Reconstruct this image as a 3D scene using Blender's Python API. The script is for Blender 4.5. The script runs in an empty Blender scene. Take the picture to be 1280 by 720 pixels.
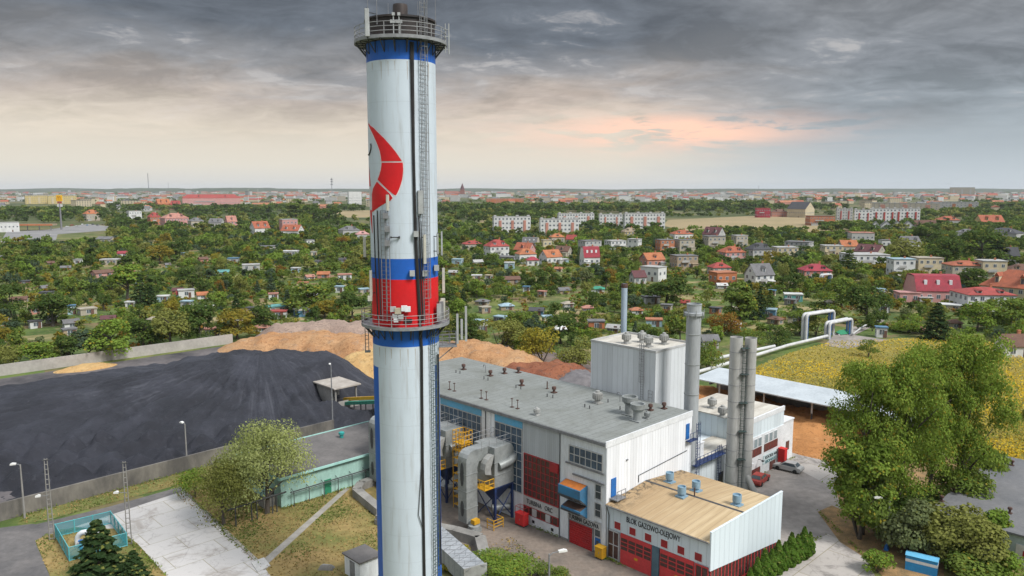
import bpy, math, random
import numpy as np
from mathutils import Vector, noise
R = math.radians
SC = bpy.context.scene
COL = SC.collection

# ---------------------------------------------------------------- camera
CAM_H, FPX, PITCH = 42.0, 960.0, math.atan(124 / 960)
cam_data = bpy.data.cameras.new("camera")
cam_data.sensor_width = 36.0
cam_data.lens = 36.0 * FPX / 1280.0
cam_data.clip_start = 0.5
cam_data.clip_end = 40000.0
cam = bpy.data.objects.new("camera", cam_data)
cam.location = (0, 0, CAM_H)
cam.rotation_euler = (math.pi / 2 - PITCH, 0, 0)
COL.objects.link(cam)
SC.camera = cam

# ---------------------------------------------------------------- view
SC.view_settings.view_transform = 'Standard'
SC.view_settings.look = 'None'
SC.view_settings.exposure = 0.74
SC.view_settings.gamma = 1.0
SC.render.engine = 'CYCLES'
SC.cycles.use_denoising = True
SC.cycles.max_bounces = 6
SC.cycles.transparent_max_bounces = 4
SC.cycles.volume_bounces = 0

SUN_EL, SUN_AZ = R(48), R(128)          # azimuth clockwise from +Y (view direction)

# ---------------------------------------------------------------- sky
world = bpy.data.worlds.new("World")
SC.world = world
world.use_nodes = True
wt = world.node_tree
wt.nodes.clear()


class NT:
    """tiny node-tree writer"""
    def __init__(s, tree):
        s.t = tree

    def n(s, typ, **kw):
        nd = s.t.nodes.new(typ)
        for k, v in kw.items():
            if k.startswith('i_'):
                k = k[2:]
                key = int(k) if k.isdigit() else k.replace('_', ' ')
                nd.inputs[key].default_value = v
            else:
                setattr(nd, k, v)
        return nd

    def l(s, a, b):
        s.t.links.new(a, b)

    def m(s, op, a, b=None, c=None, clamp=False):
        nd = s.t.nodes.new('ShaderNodeMath')
        nd.operation = op
        nd.use_clamp = clamp
        for i, x in enumerate((a, b, c)):
            if x is None:
                continue
            if isinstance(x, (int, float)):
                nd.inputs[i].default_value = x
            else:
                s.l(x, nd.inputs[i])
        return nd.outputs[0]

    def ramp(s, fac, stops, interp='LINEAR'):
        nd = s.t.nodes.new('ShaderNodeValToRGB')
        nd.color_ramp.interpolation = interp
        el = nd.color_ramp.elements
        while len(el) < len(stops):
            el.new(0.5)
        for e, (p, c) in zip(el, stops):
            e.position = p
            e.color = tuple(c) + (1,) if len(c) == 3 else c
        s.l(fac, nd.inputs[0])
        return nd.outputs[0]

    def mix(s, fac, a, b, blend='MIX'):
        nd = s.t.nodes.new('ShaderNodeMix')
        nd.data_type = 'RGBA'
        nd.blend_type = blend
        nd.clamp_factor = True
        for key, x in ((0, fac), (6, a), (7, b)):
            if isinstance(x, (int, float)):
                nd.inputs[key].default_value = x
            elif isinstance(x, tuple):
                nd.inputs[key].default_value = tuple(x) + (1,) if len(x) == 3 else x
            else:
                s.l(x, nd.inputs[key])
        return nd.outputs[2]

    def noise(s, vec, scale, detail=4, rough=0.55, dist=0.0):
        nd = s.n('ShaderNodeTexNoise')
        nd.inputs['Scale'].default_value = scale
        nd.inputs['Detail'].default_value = detail
        nd.inputs['Roughness'].default_value = rough
        nd.inputs['Distortion'].default_value = dist
        if vec is not None:
            s.l(vec, nd.inputs['Vector'])
        return nd.outputs[0]

    def smooth(s, x, a, b):
        nd = s.t.nodes.new('ShaderNodeMapRange')
        nd.interpolation_type = 'SMOOTHSTEP'
        s.l(x, nd.inputs[0])
        nd.inputs[1].default_value = a
        nd.inputs[2].default_value = b
        return nd.outputs[0]


w = NT(wt)
tc = w.n('ShaderNodeTexCoord')
sep = w.n('ShaderNodeSeparateXYZ')
w.l(tc.outputs['Generated'], sep.inputs[0])
sx, sy, sz = sep.outputs
zc_ = w.m('ADD', w.m('MAXIMUM', sz, 0.0), 0.17)
px_ = w.m('DIVIDE', sx, zc_)
py_ = w.m('DIVIDE', sy, zc_)
cmb = w.n('ShaderNodeCombineXYZ')
w.l(px_, cmb.inputs[0])
w.l(py_, cmb.inputs[1])
cl = cmb.outputs[0]
mp = w.n('ShaderNodeMapping')
mp.inputs['Scale'].default_value = (0.85, 1.0, 1.0)
mp.inputs['Rotation'].default_value = (0, 0, R(12))
w.l(cl, mp.inputs[0])
n_big = w.noise(mp.outputs[0], 0.75, 5, 0.55, 0.5)
n_mid = w.noise(mp.outputs[0], 2.0, 7, 0.58, 0.7)
n_fine = w.noise(mp.outputs[0], 6.0, 8, 0.66, 0.5)
warp = w.m('ADD', w.m('MULTIPLY', w.m('SUBTRACT', n_big, 0.5), 0.13), w.m('MULTIPLY', w.m('SUBTRACT', n_mid, 0.5), 0.085))
warp = w.m('MULTIPLY', warp, w.smooth(sz, 0.02, 0.12))
ee = w.m('ADD', sz, warp)
left_c = w.ramp(ee, [(0.0, (0.44, 0.445, 0.44)), (0.03, (0.50, 0.47, 0.41)), (0.075, (0.48, 0.425, 0.355)), (0.108, (0.35, 0.305, 0.27)),
                     (0.145, (0.185, 0.185, 0.19)), (0.19, (0.092, 0.104, 0.122)), (0.25, (0.10, 0.112, 0.13)), (0.36, (0.33, 0.355, 0.385)),
                     (0.6, (0.58, 0.615, 0.67)), (1.0, (0.62, 0.66, 0.72))])
right_c = w.ramp(ee, [(0.0, (0.38, 0.42, 0.45)), (0.03, (0.32, 0.36, 0.39)), (0.08, (0.22, 0.25, 0.275)), (0.14, (0.155, 0.168, 0.185)),
                      (0.22, (0.165, 0.172, 0.182)), (0.36, (0.33, 0.355, 0.385)), (0.6, (0.58, 0.615, 0.67)), (1.0, (0.62, 0.66, 0.72))])
side = w.smooth(w.m('ADD', sx, w.m('MULTIPLY', w.m('SUBTRACT', n_big, 0.5), 0.25)), 0.10, 0.42)
base_c = w.mix(side, left_c, right_c)
# light and dark folds in the cloud sheet
fold = w.m('ADD', w.m('MULTIPLY', w.m('SUBTRACT', n_mid, 0.5), 2.1), w.m('MULTIPLY', w.m('SUBTRACT', n_fine, 0.5), 1.0))
fold = w.m('MULTIPLY', fold, w.smooth(sz, 0.035, 0.14))
fold = w.m('ADD', fold, 1.0)
fold = w.m('MAXIMUM', fold, 0.72)
fold = w.m('MINIMUM', fold, 2.1)
vm = w.n('ShaderNodeVectorMath', operation='SCALE')
w.l(base_c, vm.inputs[0])
w.l(fold, vm.inputs['Scale'])
folded = vm.outputs[0]
# ragged thin places where the sheet breaks up
gap = w.m('MULTIPLY', w.smooth(w.m('ADD', w.m('MULTIPLY', n_mid, 0.62), w.m('MULTIPLY', n_fine, 0.38)), 0.545, 0.63), w.m('MULTIPLY', w.smooth(sz, 0.06, 0.13), w.smooth(sz, 0.30, 0.17)))
folded = w.mix(w.m('MULTIPLY', gap, 0.62), folded, (0.36, 0.345, 0.335))
# sunset-lit strip low over the town
gx = w.m('POWER', w.m('DIVIDE', w.m('SUBTRACT', sx, 0.19), 0.135), 2.0)
gz = w.m('POWER', w.m('DIVIDE', w.m('SUBTRACT', w.m('ADD', sz, w.m('MULTIPLY', w.m('SUBTRACT', n_mid, 0.5), 0.03)), 0.071), 0.017), 2.0)
streak = w.m('EXPONENT', w.m('MULTIPLY', w.m('ADD', gx, gz), -1.0))
mp2 = w.n('ShaderNodeMapping')
mp2.inputs['Scale'].default_value = (11, 11, 70)
w.l(tc.outputs['Generated'], mp2.inputs[0])
st_n = w.noise(mp2.outputs[0], 1.0, 6, 0.62, 0.5)
streak = w.m('MULTIPLY', streak, w.smooth(st_n, 0.40, 0.53))
sky_c = w.mix(w.m('MULTIPLY', streak, 1.25, clamp=True), folded, (0.74, 0.45, 0.335))
# wider blush left of it
gx2 = w.m('POWER', w.m('DIVIDE', w.m('SUBTRACT', sx, 0.05), 0.16), 2.0)
gz2 = w.m('POWER', w.m('DIVIDE', w.m('SUBTRACT', sz, 0.085), 0.04), 2.0)
blush = w.m('MULTIPLY', w.m('EXPONENT', w.m('MULTIPLY', w.m('ADD', gx2, gz2), -1.0)), w.smooth(st_n, 0.25, 0.75))
sky_c = w.mix(w.m('MULTIPLY', blush, 0.55), sky_c, (0.56, 0.45, 0.385))
sky = w.n('ShaderNodeTexSky')
sky.sky_type = 'NISHITA'
sky.sun_disc = False
sky.sun_elevation = SUN_EL
sky.sun_rotation = SUN_AZ
bg1 = w.n('ShaderNodeBackground')
bg1.inputs[1].default_value = 0.06
w.l(sky.outputs[0], bg1.inputs[0])
bg2 = w.n('ShaderNodeBackground')
bg2.inputs[1].default_value = 0.96
w.l(sky_c, bg2.inputs[0])
ms = w.n('ShaderNodeMixShader')
ms.inputs[0].default_value = 0.96          # cloud cover
w.l(bg1.outputs[0], ms.inputs[1])
w.l(bg2.outputs[0], ms.inputs[2])
wo = w.n('ShaderNodeOutputWorld')
w.l(ms.outputs[0], wo.inputs[0])

# ---------------------------------------------------------------- sun through cloud
sun_d = bpy.data.lights.new("sun", 'SUN')
sun_d.energy = 2.5
sun_d.angle = R(18)
sun_d.color = (1.0, 0.965, 0.92)
sun = bpy.data.objects.new("sun", sun_d)
sun_dir = Vector((math.sin(SUN_AZ) * math.cos(SUN_EL), math.cos(SUN_AZ) * math.cos(SUN_EL), math.sin(SUN_EL)))
sun.rotation_euler = sun_dir.to_track_quat('Z', 'Y').to_euler()
sun.location = (0, -50, 200)
COL.objects.link(sun)

# ---------------------------------------------------------------- places
def ray(x, y):
    a, b = x - 640.0, 360.0 - y
    return (a, FPX * math.cos(PITCH) + b * math.sin(PITCH), -FPX * math.sin(PITCH) + b * math.cos(PITCH))

def gp(x, y, z=0.0):
    """the spot on the level z that the photograph shows at (x, y)"""
    d = ray(x, y)
    t = (z - CAM_H) / d[2]
    return Vector((d[0] * t, d[1] * t, z))

def proj(p):
    dz = p[2] - CAM_H
    f = p[1] * math.cos(PITCH) - dz * math.sin(PITCH)
    u = p[1] * math.sin(PITCH) + dz * math.cos(PITCH)
    return 640 + FPX * p[0] / f, 360 - FPX * u / f

SITE_A = R(44.5)
UX = Vector((-math.sin(SITE_A), math.cos(SITE_A), 0))
VX = Vector((math.cos(SITE_A), math.sin(SITE_A), 0))
SITE_O = Vector((10.7714, 83.6897, 0))
SITE_R = SITE_A

def S(v, u, z=0.0):
    """plant coordinates: u along the hall front to the far left, v away from it to the far right"""
    p = SITE_O + UX * u + VX * v
    return Vector((p.x, p.y, z))

def to_site(p):
    d = Vector((p[0], p[1], 0)) - SITE_O
    return d.dot(VX), d.dot(UX)

# ---------------------------------------------------------------- materials
MATS = {}

def bsdf_mat(name):
    m = bpy.data.materials.new(name)
    m.use_nodes = True
    t = NT(m.node_tree)
    b = m.node_tree.nodes.get('Principled BSDF')
    return m, t, b

def mat(name, c, c2=None, scale=1.0, rough=0.8, bump=0.0, bscale=None, metal=0.0, amt=0.6, fine=0.25, coord='obj', stretch=None, spec=0.3, detail=5):
    """colour c drifting to c2 in blotches, with a finer grain over it"""
    if name in MATS:
        return MATS[name]
    m, t, b = bsdf_mat(name)
    if c2 is None:
        c2 = tuple(x * 0.72 for x in c)
    if coord == 'obj':
        vec = t.n('ShaderNodeTexCoord').outputs['Object']
    else:
        vec = t.n('ShaderNodeNewGeometry').outputs['Position']
    if stretch:
        mpn = t.n('ShaderNodeMapping')
        mpn.inputs['Scale'].default_value = stretch
        t.l(vec, mpn.inputs[0])
        vec = mpn.outputs[0]
    n1 = t.noise(vec, scale, detail, 0.6, 0.2)
    n2 = t.noise(vec, scale * 9.0, 3, 0.6)
    f = t.smooth(n1, 0.5 - amt * 0.4, 0.5 + amt * 0.4)
    col = t.mix(f, c, c2)
    k = t.m('ADD', 1.0, t.m('MULTIPLY', t.m('SUBTRACT', n2, 0.5), fine * 2))
    sc = t.n('ShaderNodeVectorMath', operation='SCALE')
    t.l(col, sc.inputs[0])
    t.l(k, sc.inputs['Scale'])
    t.l(sc.outputs[0], b.inputs['Base Color'])
    b.inputs['Roughness'].default_value = rough
    b.inputs['Metallic'].default_value = metal
    b.inputs['Specular IOR Level'].default_value = spec
    if bump:
        bn = t.n('ShaderNodeBump')
        bn.inputs['Strength'].default_value = bump
        bn.inputs['Distance'].default_value = 0.1
        n3 = t.noise(vec, bscale or scale * 6, 4, 0.6)
        t.l(n3, bn.inputs['Height'])
        t.l(bn.outputs[0], b.inputs['Normal'])
    MATS[name] = m
    return m

def clad(name, c, period=0.5, hs_w=0.5, groove=0.6, dirt=(0.25, 0.24, 0.22), dirt_amt=0.35, rough=0.55, metal=0.0, panel_var=0.08, hseam=None):
    """sheet cladding with upright ribs, panel-to-panel tint and rain streaks"""
    if name in MATS:
        return MATS[name]
    m, t, b = bsdf_mat(name)
    oc = t.n('ShaderNodeTexCoord').outputs['Object']
    sp = t.n('ShaderNodeSeparateXYZ')
    t.l(oc, sp.inputs[0])
    xy = t.m('ADD', sp.outputs[0], sp.outputs[1])
    a = t.m('DIVIDE', xy, period)
    fr = t.m('FRACT', a)
    tri = t.m('ABSOLUTE', t.m('SUBTRACT', fr, 0.5))            # 0.5 at the rib
    rib = t.smooth(tri, 0.40, 0.49)
    pid = t.m('FLOOR', t.m('DIVIDE', xy, period * 2))
    wn = t.n('ShaderNodeTexWhiteNoise', noise_dimensions='1D')
    t.l(pid, wn.inputs['W'])
    mpn = t.n('ShaderNodeMapping')
    mpn.inputs['Scale'].default_value = (1.6, 1.6, 0.13)
    t.l(oc, mpn.inputs[0])
    streak = t.smooth(t.noise(mpn.outputs[0], 1.4, 6, 0.65), 0.48, 0.78)
    blot = t.smooth(t.noise(oc, 0.35, 5, 0.6), 0.4, 0.75)
    k = t.m('ADD', 1.0 - panel_var, t.m('MULTIPLY', wn.outputs[0], panel_var * 2))
    sc = t.n('ShaderNodeVectorMath', operation='SCALE')
    sc.inputs[0].default_value = c
    t.l(k, sc.inputs['Scale'])
    col = t.mix(t.m('MULTIPLY', streak, dirt_amt), sc.outputs[0], dirt)
    col = t.mix(t.m('MULTIPLY', blot, dirt_amt * 0.45), col, tuple(x * 0.75 for x in c))
    col = t.mix(t.m('MULTIPLY', rib, groove * 0.5), col, tuple(x * 0.45 for x in c))
    if hseam:
        hf = t.m('ABSOLUTE', t.m('SUBTRACT', t.m('FRACT', t.m('DIVIDE', sp.outputs[2], hseam)), 0.5))
        hs = t.smooth(hf, 0.485, 0.497)
        col = t.mix(t.m('MULTIPLY', hs, hs_w), col, tuple(x * 0.4 for x in c))
    t.l(col, b.inputs['Base Color'])
    b.inputs['Roughness'].default_value = rough
    b.inputs['Metallic'].default_value = metal
    b.inputs['Specular IOR Level'].default_value = 0.3
    bn = t.n('ShaderNodeBump')
    bn.inputs['Strength'].default_value = 0.5
    bn.inputs['Distance'].default_value = 0.06
    t.l(rib, bn.inputs['Height'])
    t.l(bn.outputs[0], b.inputs['Normal'])
    MATS[name] = m
    return m

def leafmat(name, c, c2, trans=0.42, obj_var=0.0):
    if name in MATS:
        return MATS[name]
    m = bpy.data.materials.new(name)
    m.use_nodes = True
    t = NT(m.node_tree)
    m.node_tree.nodes.clear()
    pos = t.n('ShaderNodeNewGeometry').outputs['Position']
    n1 = t.noise(pos, 0.55, 3, 0.6)
    n2 = t.noise(pos, 3.1, 2, 0.6)
    f = t.m('ADD', t.m('MULTIPLY', n1, 0.55), t.m('MULTIPLY', n2, 0.45))
    col = t.mix(t.smooth(f, 0.36, 0.64), c, c2)
    d = t.n('ShaderNodeBsdfDiffuse')
    t.l(col, d.inputs[0])
    tr = t.n('ShaderNodeBsdfTranslucent')
    t.l(t.mix(0.35, col, (0.12, 0.13, 0.01)), tr.inputs[0])
    mx = t.n('ShaderNodeMixShader')
    mx.inputs[0].default_value = trans
    t.l(d.outputs[0], mx.inputs[1])
    t.l(tr.outputs[0], mx.inputs[2])
    o = t.n('ShaderNodeOutputMaterial')
    t.l(mx.outputs[0], o.inputs[0])
    MATS[name] = m
    return m

def glassmat(name, c=(0.03, 0.04, 0.045)):
    return mat(name, c, tuple(x * 2.2 for x in c), scale=1.2, rough=0.18, spec=0.6, fine=0.1)

# ---------------------------------------------------------------- mesh builder
class MB:
    def __init__(s, ox=0.0, oy=0.0, oz=0.0):
        s.v, s.f, s.m = [], [], []
        s.o = (ox, oy, oz)

    def add(s, vs, fs, m=0):
        b = len(s.v)
        s.v += [(x - s.o[0], y - s.o[1], z - s.o[2]) for x, y, z in vs]
        s.f += [tuple(b + i for i in f) for f in fs]
        s.m += [m] * len(fs)

    def box(s, x0, x1, y0, y1, z0, z1, m=0):
        if x0 > x1: x0, x1 = x1, x0
        if y0 > y1: y0, y1 = y1, y0
        if z0 > z1: z0, z1 = z1, z0
        s.add([(x0, y0, z0), (x1, y0, z0), (x1, y1, z0), (x0, y1, z0), (x0, y0, z1), (x1, y0, z1), (x1, y1, z1), (x0, y1, z1)],
              [(0, 3, 2, 1), (4, 5, 6, 7), (0, 1, 5, 4), (1, 2, 6, 5), (2, 3, 7, 6), (3, 0, 4, 7)], m)
        return s

    def poly(s, pts, m=0):
        s.add(pts, [tuple(range(len(pts)))], m)
        return s

    def prism(s, poly, axis, a, b, m=0):
        """extrude a 2D outline along an axis ('x','y','z') from a to b"""
        def P(p, t):
            return {'x': (t, p[0], p[1]), 'y': (p[0], t, p[1]), 'z': (p[0], p[1], t)}[axis]
        n = len(poly)
        vs = [P(p, a) for p in poly] + [P(p, b) for p in poly]
        fs = [tuple(range(n))[::-1], tuple(range(n, 2 * n))] + [(i, (i + 1) % n, n + (i + 1) % n, n + i) for i in range(n)]
        s.add(vs, fs, m)
        return s

    def frustum(s, p0, p1, r0, r1=None, n=12, m=0, caps=True):
        r1 = r0 if r1 is None else r1
        p0, p1 = Vector(p0), Vector(p1)
        d = (p1 - p0).normalized()
        a = d.orthogonal().normalized() if abs(d.z) < 0.999 else Vector((1, 0, 0))
        b = d.cross(a)
        vs = []
        for p, r in ((p0, r0), (p1, r1)):
            for i in range(n):
                t = 2 * math.pi * i / n
                q = p + (a * math.cos(t) + b * math.sin(t)) * r
                vs.append(tuple(q))
        fs = [(i, (i + 1) % n, n + (i + 1) % n, n + i) for i in range(n)]
        if caps:
            fs += [tuple(range(n))[::-1], tuple(range(n, 2 * n))]
        s.add(vs, fs, m)
        return s

    def tube(s, pts, r, n=8, m=0):
        """one swept pipe through pts"""
        pts = [Vector(p) for p in pts]
        rings = []
        prev = None
        for i, p in enumerate(pts):
            if i == 0: d = pts[1] - p
            elif i == len(pts) - 1: d = p - pts[i - 1]
            else: d = (pts[i + 1] - p).normalized() + (p - pts[i - 1]).normalized()
            d.normalize()
            if prev is None:
                a = d.orthogonal().normalized()
            else:
                a = prev - d * prev.dot(d)
                a = a.normalized() if a.length > 1e-6 else d.orthogonal().normalized()
            prev = a
            b = d.cross(a)
            rr = r[i] if isinstance(r, (list, tuple)) else r
            rings.append([tuple(p + (a * math.cos(2 * math.pi * k / n) + b * math.sin(2 * math.pi * k / n)) * rr) for k in range(n)])
        vs = [q for rg in rings for q in rg]
        fs = []
        for i in range(len(rings) - 1):
            for k in range(n):
                fs.append((i * n + k, i * n + (k + 1) % n, (i + 1) * n + (k + 1) % n, (i + 1) * n + k))
        fs.append(tuple(range(n))[::-1])
        fs.append(tuple(range((len(rings) - 1) * n, len(rings) * n)))
        s.add(vs, fs, m)
        return s

    def lathe(s, prof, cx=0, cy=0, n=16, m=0, caps=True):
        vs = []
        for r, z in prof:
            for i in range(n):
                t = 2 * math.pi * i / n
                vs.append((cx + r * math.cos(t), cy + r * math.sin(t), z))
        fs = []
        for j in range(len(prof) - 1):
            for i in range(n):
                fs.append((j * n + i, j * n + (i + 1) % n, (j + 1) * n + (i + 1) % n, (j + 1) * n + i))
        if caps:
            fs.append(tuple(range(n))[::-1])
            fs.append(tuple(range((len(prof) - 1) * n, len(prof) * n)))
        s.add(vs, fs, m)
        return s

    def mesh(s, name, mats, smooth=False):
        me = bpy.data.meshes.new(name)
        me.from_pydata(s.v, [], s.f)
        for mm in (mats if isinstance(mats, (list, tuple)) else [mats]):
            me.materials.append(mm)
        if s.m:
            me.polygons.foreach_set('material_index', s.m)
        me.update()
        if smooth:
            me.polygons.foreach_set('use_smooth', [True] * len(s.f))
            me.set_sharp_from_angle(angle=R(40))
        return me

    def build(s, name, mats, parent=None, smooth=False, loc=None, rz=0.0):
        o = bpy.data.objects.new(name, s.mesh(name, mats, smooth))
        COL.objects.link(o)
        if parent is not None:
            o.parent = parent
        if loc is not None:
            o.location = loc
            o.rotation_euler = (0, 0, rz)
        return o


def tag(o, label=None, cat=None, group=None, kind=None):
    if label: o['label'] = label
    if cat: o['category'] = cat
    if group: o['group'] = group
    if kind: o['kind'] = kind
    return o

def thing(name, label, cat, loc=(0, 0, 0), rz=0.0, group=None):
    o = bpy.data.objects.new(name, None)
    o.empty_display_size = 0.5
    COL.objects.link(o)
    o.location = loc
    o.rotation_euler = (0, 0, rz)
    return tag(o, label, cat, group)

def site_thing(name, label, cat, v, u, z=0.0, group=None):
    return thing(name, label, cat, S(v, u, z), SITE_R, group)

def structure(o, label=None):
    o['kind'] = 'structure'
    if label: o['label'] = label
    return o

def copy_tree(o, parent=None):
    c = o.copy()
    COL.objects.link(c)
    c.parent = parent
    for ch in o.children:
        copy_tree(ch, c)
    return c

def np_mesh(name, V, F, mats, midx=None, smooth=False):
    """mesh from numpy arrays; F is (m,4) quads"""
    me = bpy.data.meshes.new(name)
    nv, nf, k = len(V), len(F), F.shape[1]
    me.vertices.add(nv)
    me.vertices.foreach_set('co', V.astype(np.float32).ravel())
    me.loops.add(nf * k)
    me.loops.foreach_set('vertex_index', F.astype(np.int32).ravel())
    me.polygons.add(nf)
    me.polygons.foreach_set('loop_start', np.arange(0, nf * k, k, dtype=np.int32))
    for mm in (mats if isinstance(mats, (list, tuple)) else [mats]):
        me.materials.append(mm)
    if midx is not None:
        me.polygons.foreach_set('material_index', np.asarray(midx, dtype=np.int32))
    me.update(calc_edges=True)
    if smooth:
        me.polygons.foreach_set('use_smooth', np.ones(nf, dtype=bool))
    me.validate()
    return me

def link(name, me, parent=None, loc=None, rz=0.0, sc=None):
    o = bpy.data.objects.new(name, me)
    COL.objects.link(o)
    if parent is not None: o.parent = parent
    if loc is not None: o.location = loc
    o.rotation_euler = (0, 0, rz)
    if sc is not None: o.scale = sc if isinstance(sc, (tuple, list)) else (sc, sc, sc)
    return o

def lettering(text, size, mats, parent, loc, rot, name='lettering', width=None, depth=0.03):
    cu = bpy.data.curves.new('lettering_curve', 'FONT')
    cu.body = text
    cu.size = size
    cu.extrude = depth
    cu.align_x = 'CENTER'
    tmp = bpy.data.objects.new('lettering_tmp', cu)
    COL.objects.link(tmp)
    dg = bpy.context.evaluated_depsgraph_get()
    me = bpy.data.meshes.new_from_object(tmp.evaluated_get(dg))
    wd = tmp.dimensions.x
    bpy.data.objects.remove(tmp)
    me.materials.clear()
    me.materials.append(mats)
    o = bpy.data.objects.new(name, me)
    COL.objects.link(o)
    o.parent = parent
    o.location = loc
    o.rotation_euler = rot
    if width and wd > 0:
        o.scale = (width / wd, 1, 1)
    return o
# ================================================================ GROUND
def sheet(name, pts, z, m, label=None, kind='structure'):
    b = MB()
    b.poly([(p[0], p[1], z) for p in pts])
    o = b.build(name, m)
    # make sure it faces up
    if o.data.polygons[0].normal.z < 0:
        o.data.flip_normals()
    o['kind'] = kind
    if label: o['label'] = label
    return o

def px(*pts):
    return [gp(x, y) for x, y in pts]

def vu(*pts):
    return [S(v, u) for v, u in pts]

def ground_mat():
    m, t, b = bsdf_mat('ground')
    pos = t.n('ShaderNodeNewGeometry').outputs['Position']
    mpn = t.n('ShaderNodeMapping')
    mpn.inputs['Rotation'].default_value = (0, 0, R(-38))
    t.l(pos, mpn.inputs[0])
    vo = t.n('ShaderNodeTexVoronoi', feature='F1', distance='CHEBYCHEV')
    vo.inputs['Scale'].default_value = 0.085
    vo.inputs['Randomness'].default_value = 0.75
    t.l(mpn.outputs[0], vo.inputs['Vector'])
    vs = t.n('ShaderNodeSeparateXYZ')
    t.l(vo.outputs['Color'], vs.inputs[0])
    plot = t.ramp(vs.outputs[0], [(0.0, (0.11, 0.16, 0.045)), (0.22, (0.17, 0.20, 0.06)), (0.36, (0.10, 0.145, 0.04)), (0.46, (0.27, 0.225, 0.11)),
                                  (0.62, (0.155, 0.175, 0.055)), (0.74, (0.21, 0.15, 0.085)), (0.86, (0.33, 0.27, 0.15))], 'CONSTANT')
    n1 = t.noise(pos, 0.05, 6, 0.65, 0.5)
    n2 = t.noise(pos, 0.6, 5, 0.7)
    n3 = t.noise(pos, 0.004, 5, 0.6)
    c = t.mix(t.smooth(n1, 0.40, 0.60), plot, (0.06, 0.095, 0.028))
    c = t.mix(t.smooth(n2, 0.52, 0.68), c, (0.17, 0.16, 0.07))
    c = t.mix(t.smooth(n2, 0.42, 0.30), c, (0.04, 0.065, 0.02))
    # open country further out
    yy = t.n('ShaderNodeSeparateXYZ')
    t.l(pos, yy.inputs[0])
    far = t.smooth(yy.outputs[1], 520, 900)
    c2 = t.ramp(n3, [(0.3, (0.045, 0.065, 0.028)), (0.5, (0.08, 0.095, 0.04)), (0.6, (0.15, 0.135, 0.07)), (0.72, (0.06, 0.075, 0.035))])
    c = t.mix(far, c, c2)
    t.l(c, b.inputs['Base Color'])
    b.inputs['Roughness'].default_value = 0.95
    b.inputs['Specular IOR Level'].default_value = 0.1
    bn = t.n('ShaderNodeBump')
    bn.inputs['Strength'].default_value = 0.7
    bn.inputs['Distance'].default_value = 0.25
    t.l(n2, bn.inputs['Height'])
    t.l(bn.outputs[0], b.inputs['Normal'])
    return m

sheet('ground', [(-9000, -120), (9000, -120), (9000, 11000), (-9000, 11000)], 0.0, ground_mat(), 'flat land with gardens and town running to the horizon')

def litter_mat(name, base, spots, scale, amt=0.5, base2=None):
    return mat(name, base, base2 or spots, scale=scale, coord='pos', rough=0.95, amt=amt, fine=0.35, bump=0.4, bscale=scale * 8)

m_asph = mat('asphalt', (0.085, 0.083, 0.085), (0.16, 0.15, 0.145), scale=0.16, coord='pos', rough=0.9, fine=0.35, detail=7)
m_yard = mat('yard_dirt_concrete', (0.23, 0.185, 0.15), (0.13, 0.115, 0.10), scale=0.22, coord='pos', rough=0.95, fine=0.4, detail=8)
m_yard2 = mat('yard_concrete', (0.33, 0.30, 0.275), (0.19, 0.17, 0.155), scale=0.11, coord='pos', rough=0.95, fine=0.4, detail=8)

def slab_mat(name, c, dark, joint=4.0, ang=44.5):
    m, t, b = bsdf_mat(name)
    pos = t.n('ShaderNodeNewGeometry').outputs['Position']
    mpn = t.n('ShaderNodeMapping')
    mpn.inputs['Rotation'].default_value = (0, 0, R(-ang))
    t.l(pos, mpn.inputs[0])
    br = t.n('ShaderNodeTexBrick', offset=0.5)
    br.inputs['Scale'].default_value = 1.0
    br.inputs['Brick Width'].default_value = joint * 1.5
    br.inputs['Row Height'].default_value = joint
    br.inputs['Mortar Size'].default_value = 0.05
    br.inputs['Color1'].default_value = tuple(c) + (1,)
    br.inputs['Color2'].default_value = tuple(x * 0.86 for x in c) + (1,)
    br.inputs['Mortar'].default_value = (c[0] * .6, c[1] * .58, c[2] * .46, 1)
    t.l(mpn.outputs[0], br.inputs['Vector'])
    n1 = t.noise(pos, 0.22, 8, 0.7, 0.5)
    n2 = t.noise(pos, 1.1, 7, 0.7, 0.6)
    col = t.mix(t.m('MULTIPLY', t.smooth(n1, 0.50, 0.66), .8), br.outputs[0], dark)
    col = t.mix(t.m('MULTIPLY', t.smooth(n2, 0.54, 0.72), 0.4), col, tuple(x * 0.6 for x in dark))
    vo = t.n('ShaderNodeTexVoronoi', feature='DISTANCE_TO_EDGE')
    vo.inputs['Scale'].default_value = 0.33
    t.l(t.n('ShaderNodeVectorMath', operation='ADD').outputs[0], vo.inputs['Vector'])
    add = vo.inputs['Vector'].links[0].from_node
    t.l(pos, add.inputs[0])
    nz = t.n('ShaderNodeTexNoise')
    nz.inputs['Scale'].default_value = 0.9
    t.l(pos, nz.inputs['Vector'])
    t.l(nz.outputs['Color'], add.inputs[1])
    crack = t.m('MULTIPLY', t.smooth(vo.outputs['Distance'], 0.03, 0.006), t.smooth(n1, .40, .56))
    col = t.mix(t.m('MULTIPLY', crack, 0.25), col, tuple(x * 0.3 for x in dark))
    t.l(col, b.inputs['Base Color'])
    b.inputs['Roughness'].default_value = 0.9
    b.inputs['Specular IOR Level'].default_value = 0.2
    return m

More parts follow.
